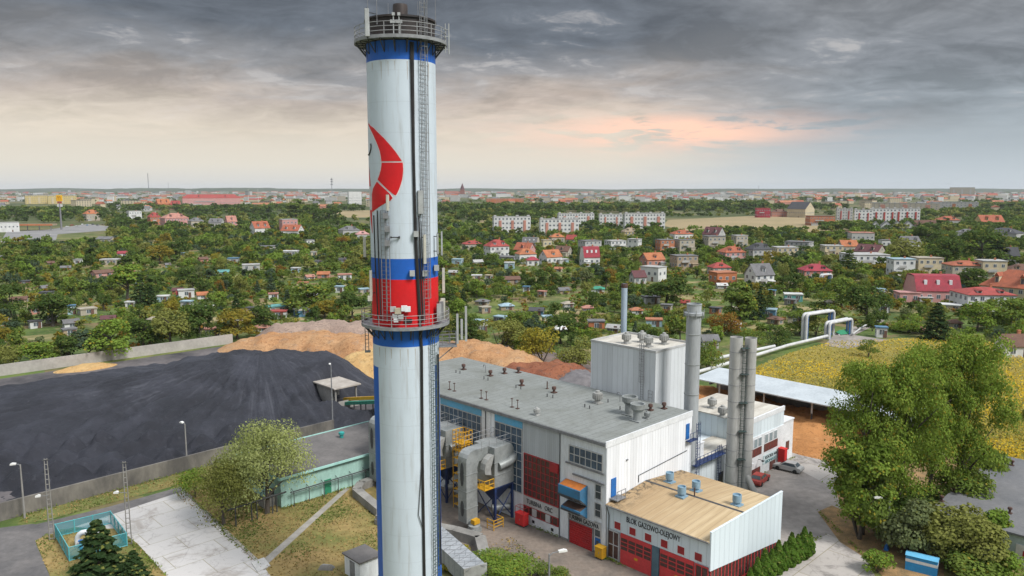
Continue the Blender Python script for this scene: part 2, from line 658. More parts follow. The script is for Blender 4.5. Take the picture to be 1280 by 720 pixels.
m_slab = slab_mat('road_slabs', (0.50, 0.485, 0.47), (0.30, 0.275, 0.25))
m_slab_b = slab_mat('apron_slabs', (0.42, 0.39, 0.36), (0.17, 0.155, 0.145), 5.0)
m_lawn = mat('dry_lawn', (0.30, 0.205, 0.085), (0.115, 0.135, 0.035), scale=0.10, coord='pos', rough=1.0, fine=0.55, amt=0.55, detail=9, bump=0.5, bscale=4)
m_lawn_g = mat('green_lawn', (0.10, 0.145, 0.035), (0.20, 0.165, 0.06), scale=0.12, coord='pos', rough=1.0, fine=0.5, amt=0.6, detail=9, bump=0.5, bscale=4)
m_coalyard = mat('coal_dust_ground', (0.035, 0.035, 0.04), (0.15, 0.135, 0.135), scale=0.09, coord='pos', rough=0.9, fine=0.5, amt=0.7, detail=9)
m_chipyard = mat('chip_yard_soil', (0.22, 0.16, 0.13), (0.09, 0.08, 0.08), scale=0.06, coord='pos', rough=0.95, fine=0.5, amt=0.6, detail=9)
m_leaf = mat('leaf_litter', (0.30, 0.185, 0.085), (0.17, 0.12, 0.06), scale=0.7, coord='pos', rough=1.0, fine=0.6, amt=0.4, detail=6)

# plant ground, lowest first, each sheet 4 mm over the one below
sheet('plant_yard', vu((-60, -60), (70, -60), (70, -2), (50, 62), (-20, 62), (-60, 30)), 0.004, m_lawn_g, 'grassy plant grounds around the buildings')
sheet('coal_yard', vu((-95, 61.5), (52, 61.5), (52, 147), (-95, 147)), 0.008, m_coalyard, 'black dusty ground of the coal yard')
sheet('chip_yard', vu((2, 52), (78, 52), (78, 95), (40, 150), (24, 150), (24, 108), (2, 80)), 0.012, m_chipyard, 'brown trampled ground round the wood chip heaps')
sheet('coal_lane', vu((-2, 52), (30, 52), (30, 96), (-2, 84)), 0.016, m_coalyard, 'sooty lane between the hut and the plant')
sheet('asphalt_yard', vu((-12.5, 30), (-0.05, 30), (-0.05, -14), (-6, -20), (-22, -20), (-18, -4), (-12.5, 9)), 0.02, m_yard, 'dusty brown concrete yard in front of the hall')
sheet('side_yard', px((900, 640), (955, 590), (985, 545), (1045, 600), (1078, 690), (1130, 790), (880, 790)), 0.024, m_yard2, 'grey worn concrete yard right of the flat block')
sheet('side_apron', px((985, 552), (1000, 543), (1052, 592), (1038, 608), (985, 580)), 0.032, m_slab_b, 'pale concrete apron before the chip bay')
sheet('road', px((985, 690), (1035, 668), (1085, 690), (1100, 760), (960, 760)), 0.036, m_slab_b, 'pale slab road at the hedge')
sheet('leaf_strip', px((1022, 640), (1040, 632), (1085, 652), (1180, 700), (1180, 730), (1115, 735), (1085, 700), (1050, 678)), 0.044, m_leaf, 'fallen leaves under the poplars', 'stuff')
sheet('leaf_bank', px((1040, 600), (1240, 560), (1180, 640), (1120, 690), (1060, 660)), 0.028, m_leaf, 'brown leaf litter under the trees', 'stuff')
# left: dry lawn, slabs, road, path
sheet('lawn', px((216, 616), (345, 600), (478, 606), (500, 640), (520, 800), (330, 800), (330, 712)), 0.02, m_lawn, 'patchy sun-dried lawn left of the chimney')
sheet('concrete_lot', px((60, 655), (135, 634), (226, 610), (332, 712), (400, 800), (230, 800), (150, 665)), 0.028, m_slab, 'cracked whitish concrete slabs')
sheet('access_road', px((-120, 690), (-120, 640), (0, 660), (40, 655), (66, 658), (45, 680), (62, 720), (90, 800), (-60, 800)), 0.032, m_asph, 'dark asphalt road with pale worn tracks')
sheet('road_link', px((20, 662), (60, 652), (135, 634), (228, 608), (232, 613), (150, 640), (66, 668)), 0.036, m_asph, 'asphalt lane along the retaining wall')
sheet('grass_island', px((44, 676), (75, 662), (148, 661), (172, 680), (208, 720), (270, 800), (85, 800), (62, 718)), 0.044, m_lawn, 'dry grass island round the fenced valve pit')
sheet('wall_verge', px((22, 656), (30, 640), (232, 590), (245, 598), (225, 606), (60, 650)), 0.04, m_lawn_g, 'narrow grass verge along the retaining wall')
m_path = mat('path_slabs', (0.34, 0.32, 0.29), (0.24, 0.225, 0.2), scale=0.8, coord='pos', rough=0.95)
b = MB()
pa = px((322, 706), (334, 706), (437, 611), (430, 611))
b.prism([(p.x, p.y) for p in pa], 'z', 0.0, 0.05)
structure(b.build('path', m_path), 'narrow concrete path crossing the dry lawn')
b = MB()
pa = px((226, 612), (229, 611), (334, 711), (330, 713))
b.prism([(p.x, p.y) for p in pa], 'z', 0.0, 0.10)
structure(b.build('kerb', m_path), 'concrete kerb between slabs and lawn')
b = MB()
pa = px((314, 704), (330, 698), (338, 708), (322, 716))
b.prism([(p.x, p.y) for p in pa], 'z', 0.0, 0.14)
structure(b.build('path_step', mat('pale_concrete', (0.55, 0.54, 0.52), scale=1.0, coord='pos')), 'pale concrete block at the foot of the path')
sheet('meadow', px((905, 486), (935, 463), (985, 442), (1040, 427), (1180, 420), (1300, 432), (1420, 470), (1420, 620), (1240, 575), (1180, 560), (1060, 512)), 0.016,
      mat('meadow_soil', (0.30, 0.23, 0.05), (0.16, 0.16, 0.045), scale=0.06, coord='pos', rough=1, fine=0.5, detail=9), 'weedy meadow gone yellow behind the chip bay')
# fields, roads and open ground further out
m_field = mat('stubble', (0.30, 0.23, 0.13), (0.23, 0.19, 0.10), scale=0.012, coord='pos', rough=1, fine=0.2, detail=9)
sheet('stubble_field', px((828, 282), (835, 275), (940, 270), (1010, 272), (1070, 278), (1062, 290), (1010, 292), (930, 292), (860, 289)), 0.05, m_field, 'wide tan stubble field beyond the white flats')
sheet('stubble_strip', px((600, 270), (640, 266), (720, 266), (720, 271), (660, 275), (612, 292), (600, 290)), 0.07, m_field, 'tan field strip behind the flats')
sheet('small_field', px((415, 272), (425, 263), (470, 263), (470, 272)), 0.06, m_field, 'far tan field left of the chimney')
sheet('filling_station_forecourt', px((0, 304), (8, 290), (60, 287), (110, 280), (136, 283), (135, 288), (72, 293), (70, 300), (0, 309)), 0.08,
      mat('forecourt_paving', (0.24, 0.235, 0.23), (0.16, 0.16, 0.16), scale=0.05, coord='pos'), 'pale paved forecourt by the sign mast')
sheet('paddock', px((1000, 362), (1030, 352), (1060, 362), (1010, 366)), 0.02, m_lawn_g, 'mown grass plot below the fenced red-roofed house')
b = MB()
pa = [gp(1030, 432), gp(1045, 416), gp(1100, 398), gp(1106, 401), gp(1068, 419), gp(1110, 425), gp(1060, 436)]
sheet('garden_lane', pa, 0.04, m_yard2, 'grey lane behind the pipe loops')
# ================================================================ PLANT MATERIALS
W_CLAD = clad('white_cladding', (0.72, 0.745, 0.775), period=0.55, dirt_amt=0.30)
W_CLAD2 = clad('white_panels', (0.62, 0.68, 0.72), period=1.3, groove=0.7, dirt_amt=0.22)
G_CLAD = clad('grey_cladding', (0.40, 0.43, 0.45), period=0.35, dirt_amt=0.3)
CUBE_CLAD = clad('pale_panel_cladding', (0.56, 0.59, 0.61), period=0.9, groove=0.55, dirt_amt=0.35)
BLOCK_CLAD = clad('block_cladding', (0.60, 0.68, 0.72), period=1.0, groove=0.5, dirt_amt=0.12)
WHITE = mat('white_paint', (0.68, 0.70, 0.72), (0.55, 0.57, 0.58), scale=0.5, rough=0.6)
WHITE2 = mat('facade_render', (0.69, 0.73, 0.76), (0.57, 0.595, 0.61), scale=0.4, rough=0.7, stretch=(1.5, 1.5, 0.3))
GREYP = mat('light_grey_paint', (0.46, 0.47, 0.47), (0.36, 0.36, 0.35), scale=0.6, rough=0.6)
CONC = mat('concrete', (0.30, 0.29, 0.27), (0.17, 0.165, 0.155), scale=0.35, rough=0.95, detail=8, stretch=(1, 1, 0.5))
CONC_D = mat('sooty_concrete', (0.20, 0.185, 0.16), (0.085, 0.08, 0.075), scale=0.3, rough=0.95, detail=9, stretch=(1, 1, 0.45), amt=0.5)
RED = mat('red_paint', (0.44, 0.020, 0.022), (0.30, 0.02, 0.022), scale=0.6, rough=0.45)
REDM = mat('red_frame', (0.36, 0.025, 0.03), (0.25, 0.03, 0.03), scale=0.8, rough=0.5)
SALM = mat('salmon_red_paint', (0.60, 0.055, 0.06), (0.46, 0.05, 0.05), scale=0.5, rough=0.5)
BLUE = mat('blue_paint', (0.02, 0.14, 0.42), (0.02, 0.10, 0.30), scale=0.6, rough=0.5)
SKYB = mat('pale_blue_paint', (0.10, 0.36, 0.58), (0.14, 0.34, 0.48), scale=0.5, rough=0.6)
HOODB = mat('hood_blue', (0.035, 0.20, 0.38), (0.05, 0.13, 0.22), scale=0.6, rough=0.5)
DKBLUE = mat('dark_blue_steel', (0.015, 0.04, 0.14), (0.02, 0.03, 0.08), scale=1.0, rough=0.5)
ORANGE = mat('orange_mesh', (0.55, 0.17, 0.03), (0.35, 0.12, 0.03), scale=1.5, rough=0.7)
YELLOW = mat('yellow_paint', (0.62, 0.34, 0.02), (0.45, 0.24, 0.02), scale=1.0, rough=0.5)
GALV = mat('galvanised_sheet', (0.34, 0.36, 0.36), (0.20, 0.215, 0.21), scale=0.5, rough=0.5, metal=0.25, detail=7)
GALV_L = mat('weathered_sheet', (0.44, 0.45, 0.44), (0.25, 0.25, 0.235), scale=0.4, rough=0.5, metal=0.15, detail=7)
STEEL = mat('dark_steel', (0.07, 0.075, 0.08), (0.04, 0.04, 0.042), scale=2, rough=0.6)
STEELG = mat('grey_steel', (0.22, 0.23, 0.24), (0.15, 0.15, 0.155), scale=2, rough=0.55)
BLACK = mat('black_paint', (0.016, 0.016, 0.018), (0.03, 0.028, 0.027), scale=1.0, rough=0.6)
RUST = mat('rust_brown', (0.10, 0.05, 0.038), (0.06, 0.042, 0.036), scale=3, rough=0.8)
GLASS = glassmat('window_glass')
GLASS_B = glassmat('window_glass_blue', (0.03, 0.05, 0.075))
DKGLASS = mat('brown_glass', (0.045, 0.025, 0.022), (0.09, 0.045, 0.04), scale=2, rough=0.25, spec=0.5)
DARK = mat('dark_opening', (0.02, 0.02, 0.022), scale=2)
TURQ = mat('turquoise_render', (0.34, 0.53, 0.47), (0.27, 0.43, 0.385), scale=0.3, rough=0.85, stretch=(1, 1, 0.4), amt=0.7)
TURQD = mat('turquoise_paint', (0.03, 0.30, 0.28), (0.03, 0.22, 0.21), scale=1, rough=0.5)
FELT = mat('roofing_felt', (0.105, 0.10, 0.098), (0.16, 0.15, 0.145), scale=0.25, rough=0.95, detail=8)
TEXTM = mat('letter_black', (0.02, 0.022, 0.025), scale=2, rough=0.6)

def felt_mat(name, c, c2, row=1.0, width=6.0, seam=0.5):
    m, t, b = bsdf_mat(name)
    oc = t.n('ShaderNodeTexCoord').outputs['Object']
    br = t.n('ShaderNodeTexBrick', offset=0.5)
    br.inputs['Scale'].default_value = 1.0
    br.inputs['Brick Width'].default_value = width
    br.inputs['Row Height'].default_value = row
    br.inputs['Mortar Size'].default_value = 0.035
    br.inputs['Mortar Smooth'].default_value = 0.3
    br.inputs['Color1'].default_value = tuple(c) + (1,)
    br.inputs['Color2'].default_value = tuple(x * 0.9 for x in c) + (1,)
    br.inputs['Mortar'].default_value = tuple(x * seam for x in c) + (1,)
    t.l(oc, br.inputs['Vector'])
    n1 = t.noise(oc, 0.15, 8, 0.65, 0.6)
    n2 = t.noise(oc, 2.4, 5, 0.65)
    col = t.mix(t.smooth(n1, 0.42, 0.68), br.outputs[0], c2)
    col = t.mix(t.m('MULTIPLY', t.smooth(n2, 0.5, 0.75), 0.5), col, tuple(x * 0.55 for x in c2))
    t.l(col, b.inputs['Base Color'])
    b.inputs['Roughness'].default_value = 0.85
    b.inputs['Specular IOR Level'].default_value = 0.25
    return m

HALLROOF = felt_mat('hall_roof_felt', (0.22, 0.235, 0.225), (0.165, 0.175, 0.16), row=1.05, width=5.0)
LIGHTROOF = mat('pale_roof_sheet', (0.56, 0.54, 0.48), (0.36, 0.33, 0.28), scale=0.3, rough=0.7, detail=8, stretch=(0.4, 2.5, 1))

def tan_roof():
    m, t, b = bsdf_mat('tan_ribbed_roof')
    oc = t.n('ShaderNodeTexCoord').outputs['Object']
    sp = t.n('ShaderNodeSeparateXYZ')
    t.l(oc, sp.inputs[0])
    y = sp.outputs[1]
    fr = t.m('ABSOLUTE', t.m('SUBTRACT', t.m('FRACT', t.m('DIVIDE', y, 1.0)), 0.5))
    rib = t.smooth(fr, 0.455, 0.485)
    mpn = t.n('ShaderNodeMapping')
    mpn.inputs['Scale'].default_value = (0.16, 2.2, 1)
    t.l(oc, mpn.inputs[0])
    n1 = t.noise(mpn.outputs[0], 0.9, 7, 0.65, 0.3)
    n2 = t.noise(oc, 0.22, 6, 0.65, 0.4)
    col = t.mix(t.smooth(n1, 0.36, 0.64), (0.49, 0.38, 0.23), (0.40, 0.295, 0.165))
    far = t.smooth(t.m('ADD', y, t.m('MULTIPLY', n2, 8.0)), -9, 3)
    col = t.mix(t.m('MULTIPLY', far, 0.55), col, (0.27, 0.165, 0.075))
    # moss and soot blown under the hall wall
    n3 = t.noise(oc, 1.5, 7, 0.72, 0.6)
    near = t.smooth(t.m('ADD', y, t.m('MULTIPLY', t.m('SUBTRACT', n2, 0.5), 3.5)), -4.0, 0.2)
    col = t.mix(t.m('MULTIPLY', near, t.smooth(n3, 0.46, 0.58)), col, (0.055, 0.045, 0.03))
    col = t.mix(t.m('MULTIPLY', rib, 0.38), col, (0.10, 0.07, 0.045))
    t.l(col, b.inputs['Base Color'])
    b.inputs['Roughness'].default_value = 0.75
    return m
TANROOF = tan_roof()

# ================================================================ BOILER HALL  (x = v, y = u)
hall = site_thing('boiler_hall', 'long white industrial hall with grey flat roof, red glazing and blue hoods', 'building', 0, 0)
HW, HL, HH = 17.4, 45.3, 13.3
b = MB(); b.box(0, HW, 0, HL, 0, HH); b.build('wall', W_CLAD, hall)
b = MB()
b.box(-0.22, HW + 0.1, 0.12, HL + 0.2, HH + 0.004, HH + 0.26)
roof = b.build('roof', HALLROOF, hall)
b = MB(); b.box(-0.3, HW + 0.05, -0.06, 0.11, HH - 0.3, HH + 0.42); b.build('gable_parapet', WHITE, hall)
b = MB(); b.box(-0.34, -0.225, 0.13, HL + 0.2, HH - 0.18, HH + 0.22); b.build('eaves_gutter', STEELG, hall)

def grid_window(parent, u0, u1, z0, z1, nu, nz, frame_m, glass_m, x=0.0, bar=0.06, name='window', xdir=-1):
    """glazed opening in the plane x; bars stand proud of the pane"""
    b = MB()
    t0, t1 = x + xdir * 0.02, x + xdir * 0.11
    b.box(t0, t1, u0, u1, z0 - 0.0, z0 + bar * 1.5); b.box(t0, t1, u0, u1, z1 - bar * 1.5, z1)
    b.box(t0, t1, u0, u0 + bar * 1.5, z0 + bar * 1.5, z1 - bar * 1.5); b.box(t0, t1, u1 - bar * 1.5, u1, z0 + bar * 1.5, z1 - bar * 1.5)
    for i in range(1, nu):
        c = u0 + (u1 - u0) * i / nu
        b.box(t0, t1 - xdir * 0.01, c - bar / 2, c + bar / 2, z0 + bar * 1.5, z1 - bar * 1.5)
    for j in range(1, nz):
        c = z0 + (z1 - z0) * j / nz
        b.box(t0, t1 - xdir * 0.016, u0 + bar * 1.5, u1 - bar * 1.5, c - bar / 2, c + bar / 2)
    w_ = b.build(name, frame_m, parent)
    p = MB(); p.box(x + xdir * 0.004, x + xdir * 0.05, u0 + 0.02, u1 - 0.02, z0 + 0.02, z1 - 0.02)
    p.build('pane', glass_m, w_)
    return w_

# front bays (plane x=0)
for i, (u0, u1) in enumerate(((13.45, 18.5), (21.1, 29.6), (32.0, 40.5), (42.0, 45.0))):
    b = MB(); b.box(-0.09, 0.05, u0, u1, 12.15, 13.24); b.build('fascia_panel', SKYB, hall)
    grid_window(hall, u0, u1, 3.6, 12.1, max(4, round((u1 - u0) / 0.92)), 8, SKYB if False else GREYP, GLASS_B, bar=0.07)
b = MB(); b.box(-0.07, 0.05, 7.12, 13.3, 9.25, 13.24); b.build('ribbed_panel', G_CLAD, hall)
grid_window(hall, 7.25, 13.2, 3.66, 9.15, 8, 6, REDM, DKGLASS, bar=0.09)
b = MB(); b.box(-0.12, 0.05, 7.25, 13.2, 2.38, 3.62); sb = b.build('sign_band', GREYP, hall)
grid_window(hall, 7.25, 13.2, 1.22, 2.34, 6, 1, REDM, DKGLASS, bar=0.08)
for u0 in (8.6, 10.9):
    b = MB(); b.box(-0.14, 0.0, u0, u0 + 0.75, 1.3, 2.28); b.build('pale_pane', GREYP, hall)
b = MB(); b.box(-0.13, 0.05, 7.15, 13.3, 0, 1.18); b.build('plinth', WHITE, hall)
for u0 in (8.0, 11.2):
    b = MB(); b.box(-0.16, -0.1, u0, u0 + 0.42, 0.42, 0.8); b.build('wall_vent', DARK, hall)
b = MB(); b.box(-0.30, 0.0, 7.3, 8.5, 8.0, 9.1); b.build('wall_louvre', REDM, hall)
lettering('TURBINA   ORC', 0.85, TEXTM, sb, (-0.135, 10.4, 2.72), (R(90), 0, R(-90)), width=4.4)
b = MB(); b.box(-0.07, 0.05, 0.02, 7.0, 0, 13.24); b.build('front_panel', WHITE2, hall)
b = MB(); b.tube([(-0.14, 7.06, 0), (-0.14, 7.06, 13.2)], 0.06, 6); b.build('downpipe', STEEL, hall)
b = MB(); b.tube([(-0.14, 20.2, 3.0), (-0.14, 20.2, 13.2)], 0.06, 6); b.build('downpipe', STEEL, hall)
b = MB(); b.box(-0.09, 0.02, 19.3, 20.9, 3.0, 13.24); b.build('front_panel', WHITE, hall)
grid_window(hall, 0.5, 5.65, 9.95, 12.1, 6, 2, GREYP, GLASS_B, x=-0.07, bar=0.09)
b = MB(); b.box(-0.24, -0.07, 0.3, 6.1, 9.72, 9.9); b.build('window_sill', STEELG, hall)
b = MB(); b.box(-0.26, -0.07, 0.2, 5.0, 8.55, 8.72); b.build('string_ledge', STEELG, hall)
for z0, z1 in ((6.55, 8.45), (4.4, 6.2), (2.0, 3.9)):
    grid_window(hall, 0.62, 1.62, z0, z1, 1, 2, GREYP, GLASS, x=-0.07, bar=0.07)

def hood(u0, u1, zt, zm, zb, v, top_m):
    bb = MB()
    bb.prism([(-0.07, zt), (-v, zt - 0.35), (-v, zm), (-0.07, zb)], 'y', u0, u1)
    h = bb.build('intake_hood', HOODB, hall)
    q = MB()
    q.prism([(-0.12, zt + 0.03), (-v + 0.12, zt - 0.29), (-v + 0.12, zt - 0.36), (-0.12, zt - 0.05)], 'y', u0 + 0.12, u1 - 0.12)
    q.build('hood_louvre', top_m, h)
    q = MB()
    q.prism([(-0.2, zb - 0.04 + 0.12), (-v - 0.03, zm - 0.05), (-v - 0.03, zm + 0.18), (-v + 0.1, zm + 0.18)], 'y', u0 - 0.05, u1 + 0.05)
    q.build('hood_lip', STEEL, h)
hood(2.75, 6.15, 7.75, 6.2, 5.25, 1.45, ORANGE)
hood(2.75, 5.75, 5.2, 4.45, 3.75, 1.35, mat('brown_mesh', (0.10, 0.06, 0.045), scale=2))
b = MB(); b.box(-0.16, 0.0, 0.75, 5.7, 2.92, 3.72); sg = b.build('sign_band', GREYP, hall)
lettering('TURBINA GAZOWA', 0.8, TEXTM, sg, (-0.18, 3.25, 3.06), (R(90), 0, R(-90)), width=4.6)

def rolldoor(parent, u0, u1, z1, m, x=0.0):
    bb = MB()
    n = int(z1 / 0.28)
    for i in range(n):
        a, c = z1 * i / n, z1 * (i + 1) / n
        bb.prism([(x - 0.03, a), (x - 0.11, a + 0.04), (x - 0.11, c - 0.06), (x - 0.03, c)], 'y', u0, u1)
    d = bb.build('roller_door', m, parent)
    f = MB(); f.prism([(u0 - .14, 0), (u0, 0), (u0, z1), (u1, z1), (u1, 0), (u1 + .14, 0), (u1 + .14, z1 + .1), (u0 - .14, z1 + .1)], 'x', x - .16, x)
    f.build('door_frame', STEELG, d)
rolldoor(hall, 1.85, 5.4, 2.85, RED, -0.07)
b = MB(); b.box(-0.14, -0.06, 0.72, 1.5, 0, 1.9); dd = b.build('door', BLUE, hall)
b = MB(); b.box(-0.18, -0.13, 0.95, 1.3, 1.0, 1.6); b.build('pane', GLASS, dd)
b = MB(); b.box(-0.08, 0.02, 0, 7.0, -0.01, 0.25); b.build('base_strip', CONC, hall)
# gable (plane y=0): blue doors, landing, sloping cable tray
for v0, v1, z0, z1 in ((0.75, 1.65, 6.95, 9.1), (16.0, 16.75, 10.2, 12.2)):
    bb = MB(); bb.box(v0, v1, -0.09, 0.02, z0, z1); d = bb.build('door', BLUE, hall)
    bb = MB(); bb.box(v1 - 0.18, v1 - 0.1, -0.15, -0.08, (z0 + z1) / 2 - 0.1, (z0 + z1) / 2); bb.build('handle', STEELG, d)
b = MB(); b.box(0.5, 2.2, -1.1, -0.02, 6.78, 6.9)
for v in (0.55, 1.35, 2.15):
    b.box(v - 0.025, v + 0.025, -1.08, -1.03, 6.9, 7.9)
b.box(0.5, 2.2, -1.08, -1.03, 7.85, 7.92); b.box(0.5, 2.2, -1.08, -1.03, 7.4, 7.44)
b.build('door_landing', STEELG, hall)
b = MB(); b.tube([(6.0, -0.06, 7.3), (6.0, -0.06, 8.15), (16.3, -0.06, 8.7)], 0.05, 6); b.build('cable_tray', STEEL, hall)
b = MB(); b.box(3.5, 3.8, -0.14, 0, 10.6, 10.75); b.build('wall_lamp', STEELG, hall)

# roof furniture of the hall (each moves with the roof)
def roof_at(x, y, z):
    return to_site(gp(x, y, z))
def mushroom(parent, v, u, z, s, m, name='roof_vent', cap=None):
    bb = MB()
    bb.box(v - 0.42 * s, v + 0.42 * s, u - 0.42 * s, u + 0.42 * s, z, z + 0.16 * s)
    bb.lathe([(0.22 * s, z + 0.1 * s), (0.22 * s, z + 0.55 * s), (0.38 * s, z + 0.62 * s), (0.38 * s, z + 1.0 * s), (0.3 * s, z + 1.1 * s), (0.05 * s, z + 1.14 * s)], v, u, 12)
    o = bb.build(name, m, parent, smooth=True)
    return o
ZR = HH + 0.262
for x, y in ((579.5, 462), (613, 470), (630.6, 467), (648, 466), (652, 482), (692.5, 491)):
    v, u = roof_at(x, y, ZR); mushroom(hall, v, u, ZR, .82, RUST)
for x, y in ((813, 513), (830, 511)):
    v, u = roof_at(x, y, ZR); mushroom(hall, v, u, ZR, 0.78, RUST)
for pr in (((562, 487), (568, 489)), ((601.5, 498), (608, 500)), ((640, 509), (647, 511))):
    for x, y in pr:
        v, u = roof_at(x, y, ZR)
        bb = MB(); bb.frustum((v, u, ZR), (v, u, ZR + 1.15), 0.05, n=6); bb.box(v - 0.12, v + 0.12, u - 0.12, u + 0.12, ZR + 1.1, ZR + 1.2); bb.box(v - .2, v + .2, u - .2, u + .2, ZR, ZR + .08)
        bb.build('roof_pipe', RUST, hall)
for x, y in ((570, 466), (575, 467), (605, 474), (610, 475.5), (645, 485), (651, 486.5), (684, 496), (691, 497.5), (731, 509), (737, 511), (760, 503), (775, 512)):
    v, u = roof_at(x, y, ZR)
    bb = MB(); bb.frustum((v, u, ZR), (v, u, ZR + 0.45), 0.07, n=6); bb.build('roof_pipe', STEEL, hall)
v, u = roof_at(684, 486, ZR)
bb = MB(); bb.frustum((v, u, ZR), (v, u, ZR + 1.1), 0.08, n=8); bb.box(v - .15, v + .15, u - .15, u + .15, ZR, ZR + .1); bb.build('roof_pipe', RUST, hall)
for x, y in ((607, 466), (775, 502), (770, 490)):
    v, u = roof_at(x, y, ZR)
    pts = [(v, u, ZR), (v, u, ZR + 1.0)] + [(v, u + 0.25 - 0.25 * math.cos(a), ZR + 1.0 + 0.25 * math.sin(a)) for a in (0.6, 1.2, 1.9, 2.5, 3.1)] + [(v, u + .5, ZR + .8)]
    bb = MB(); bb.tube(pts, 0.05, 6); bb.build('bent_pipe', STEELG, hall)

def turbine_vent(parent, v, u, z, s, m=GALV_L):
    bb = MB()
    bb.box(v - .55 * s, v + .55 * s, u - .55 * s, u + .55 * s, z, z + .14 * s)
    bb.lathe([(.45 * s, z + .1 * s), (.40 * s, z + .5 * s), (.62 * s, z + .62 * s), (.66 * s, z + 1.0 * s), (.58 * s, z + 1.45 * s), (.30 * s, z + 1.5 * s), (.27 * s, z + 1.72 * s), (.1 * s, z + 1.8 * s)], v, u, 16)
    for k in range(16):
        a = 2 * math.pi * k / 16
        ca, sa = math.cos(a), math.sin(a)
        bb.box(v + .66 * s * ca - .03, v + .66 * s * ca + .03, u + .66 * s * sa - .03, u + .66 * s * sa + .03, z + .64 * s, z + 1.3 * s)
    return bb.build('turbine_vent', m, parent, smooth=True)
v, u = roof_at(747, 504, ZR); turbine_vent(hall, v, u, ZR, 1.0)
v, u = roof_at(671, 519, ZR); turbine_vent(hall, v, u, ZR, 0.6)
for (x, y, s) in ((787, 518, 1.35), (797, 526, 1.25)):
    v, u = roof_at(x, y, ZR)
    bb = MB(); bb.box(v - .6 * s, v + .6 * s, u - .6 * s, u + .6 * s, ZR, ZR + .15)
    bb.lathe([(.45 * s, ZR + .1), (.45 * s, ZR + 1.0 * s), (.75 * s, ZR + 1.3 * s), (.75 * s, ZR + 1.75 * s), (.62 * s, ZR + 1.75 * s), (.6 * s, ZR + 1.5 * s)], v, u, 18)
    bb.build('exhaust_cowl', GALV, hall, smooth=True)
v, u = roof_at(809, 523, ZR); turbine_vent(hall, v, u, ZR, 0.55, GALV)

# ================================================================ LOW BLOCK
blk = site_thing('low_block', 'low pale-blue block with tan ribbed roof and two salmon red doors', 'building', 0, 0)
BU, BD, BE, BR = -13.55, 14.9, 6.3, 7.0
b = MB()
b.prism([(0.1, 0), (BD, 0), (BD, BE), (7.4, BR), (0.1, BE)], 'y', BU + 0.16, -0.07)
b.build('wall', BLOCK_CLAD, blk)
b = MB()
b.prism([(-0.25, BE + 0.0), (7.4, BR + 0.004), (7.4, BR + 0.15), (-0.25, BE + 0.13)], 'y', BU + 0.17, -0.065)
b.prism([(7.41, BR + 0.004), (BD + 0.2, BE), (BD + 0.2, BE + 0.13), (7.41, BR + 0.15)], 'y', BU + 0.17, -0.065)
rf = b.build('roof', TANROOF, blk)
b = MB(); b.prism([(7.2, BR + .14), (7.41, BR + .19), (7.62, BR + .14)], 'y', BU + 0.2, -0.1); b.build('ridge_cap', STEEL, rf)
b = MB(); b.box(-0.36, -0.26, BU + 0.17, -0.07, BE - 0.04, BE + 0.08); b.build('gutter', STEELG, rf)
b = MB(); b.prism([(-0.1, 3.3), (15.3, 1.5), (15.3, 7.42), (-0.1, 7.42)], 'y', BU - 0.02, BU + 0.15); b.box(-0.1, 15.3, BU - .06, BU + .2, 7.422, 7.48)
b.build('side_parapet', BLOCK_CLAD, blk)
b = MB()
b.prism([(0.0, 0), (15.2, 0), (15.2, 1.5), (0.0, 3.28)], 'y', BU + 0.02, BU + 0.15)
sw = b.build('side_glazing', DKGLASS, blk)
b = MB()
for i in range(22):
    v = 0.06 + i * 0.7
    b.box(v - 0.05, v + 0.05, BU - 0.015, BU + 0.015, 0, 3.25 - v * .118)
b.box(0.0, 15.2, BU - 0.05, BU + 0.014, 0.0, 0.35)
b.build('side_frame', SALM, sw)
b = MB(); b.box(0.02, 0.1, BU + 0.16, -0.07, 3.62, 6.28); b.build('front_siding', BLOCK_CLAD, blk)
for i in range(6):
    u1 = -1.15 - i * 2.09
    bb = MB(); bb.box(-0.03, 0.06, u1 - 0.98, u1, 3.82, 4.80); f = bb.build('square_window', WHITE, blk)
    bb = MB(); bb.box(-0.05, -0.02, u1 - 0.90, u1 - 0.08, 3.90, 4.72); bb.build('pane', REDM, f)
lettering('BLOK GAZOWO-OLEJOWY', 0.9, TEXTM, blk, (-0.0, -6.35, 5.15), (R(90), 0, R(-90)), width=7.0)

def sectional_door(parent, u0, u1, z1):
    bb = MB()
    bb.box(-0.02, 0.08, u0, u1, 0, z1)
    for k in range(5):
        z = z1 * k / 5
        bb.box(-0.045, -0.015, u0, u1, z + 0.03, z + z1 / 5 - 0.03)
    d = bb.build('sectional_door', SALM, parent)
    for r in range(3):
        z = 1.75 + r * 0.50
        for c in range(4):
            cu = u0 + (u1 - u0) * (c + 0.5) / 4
            bb = MB(); bb.box(-0.07, -0.04, cu - 0.44, cu + 0.44, z, z + 0.36); bb.build('door_pane', DKGLASS, d)
    bb = MB(); bb.box(-0.075, -0.04, (u0 + u1) / 2 - 0.3, (u0 + u1) / 2 + 0.15, 1.1, 1.35); bb.build('warning_plate', YELLOW, d)
    return d
sectional_door(blk, -6.3, -2.1, 3.58)
sectional_door(blk, -11.6, -7.4, 3.58)
b = MB(); b.box(-0.1, 0.1, -7.3, -6.4, 0, 3.6); b.build('door_pier', mat('blue_grey_pier', (0.10, 0.17, 0.21), scale=1), blk)
for u0, u1 in ((-1.95, -0.3), (-13.35, -11.75)):
    grid_window(blk, u0, u1, 0.15, 3.55, 2, 2, GREYP if u0 > -5 else SALM, DKGLASS, x=0.02, bar=0.09)
ZB = lambda v: (BE + (BR - BE) * v / 7.4 if v < 7.4 else BR - (BR - BE) * (v - 7.4) / 7.5) + 0.14
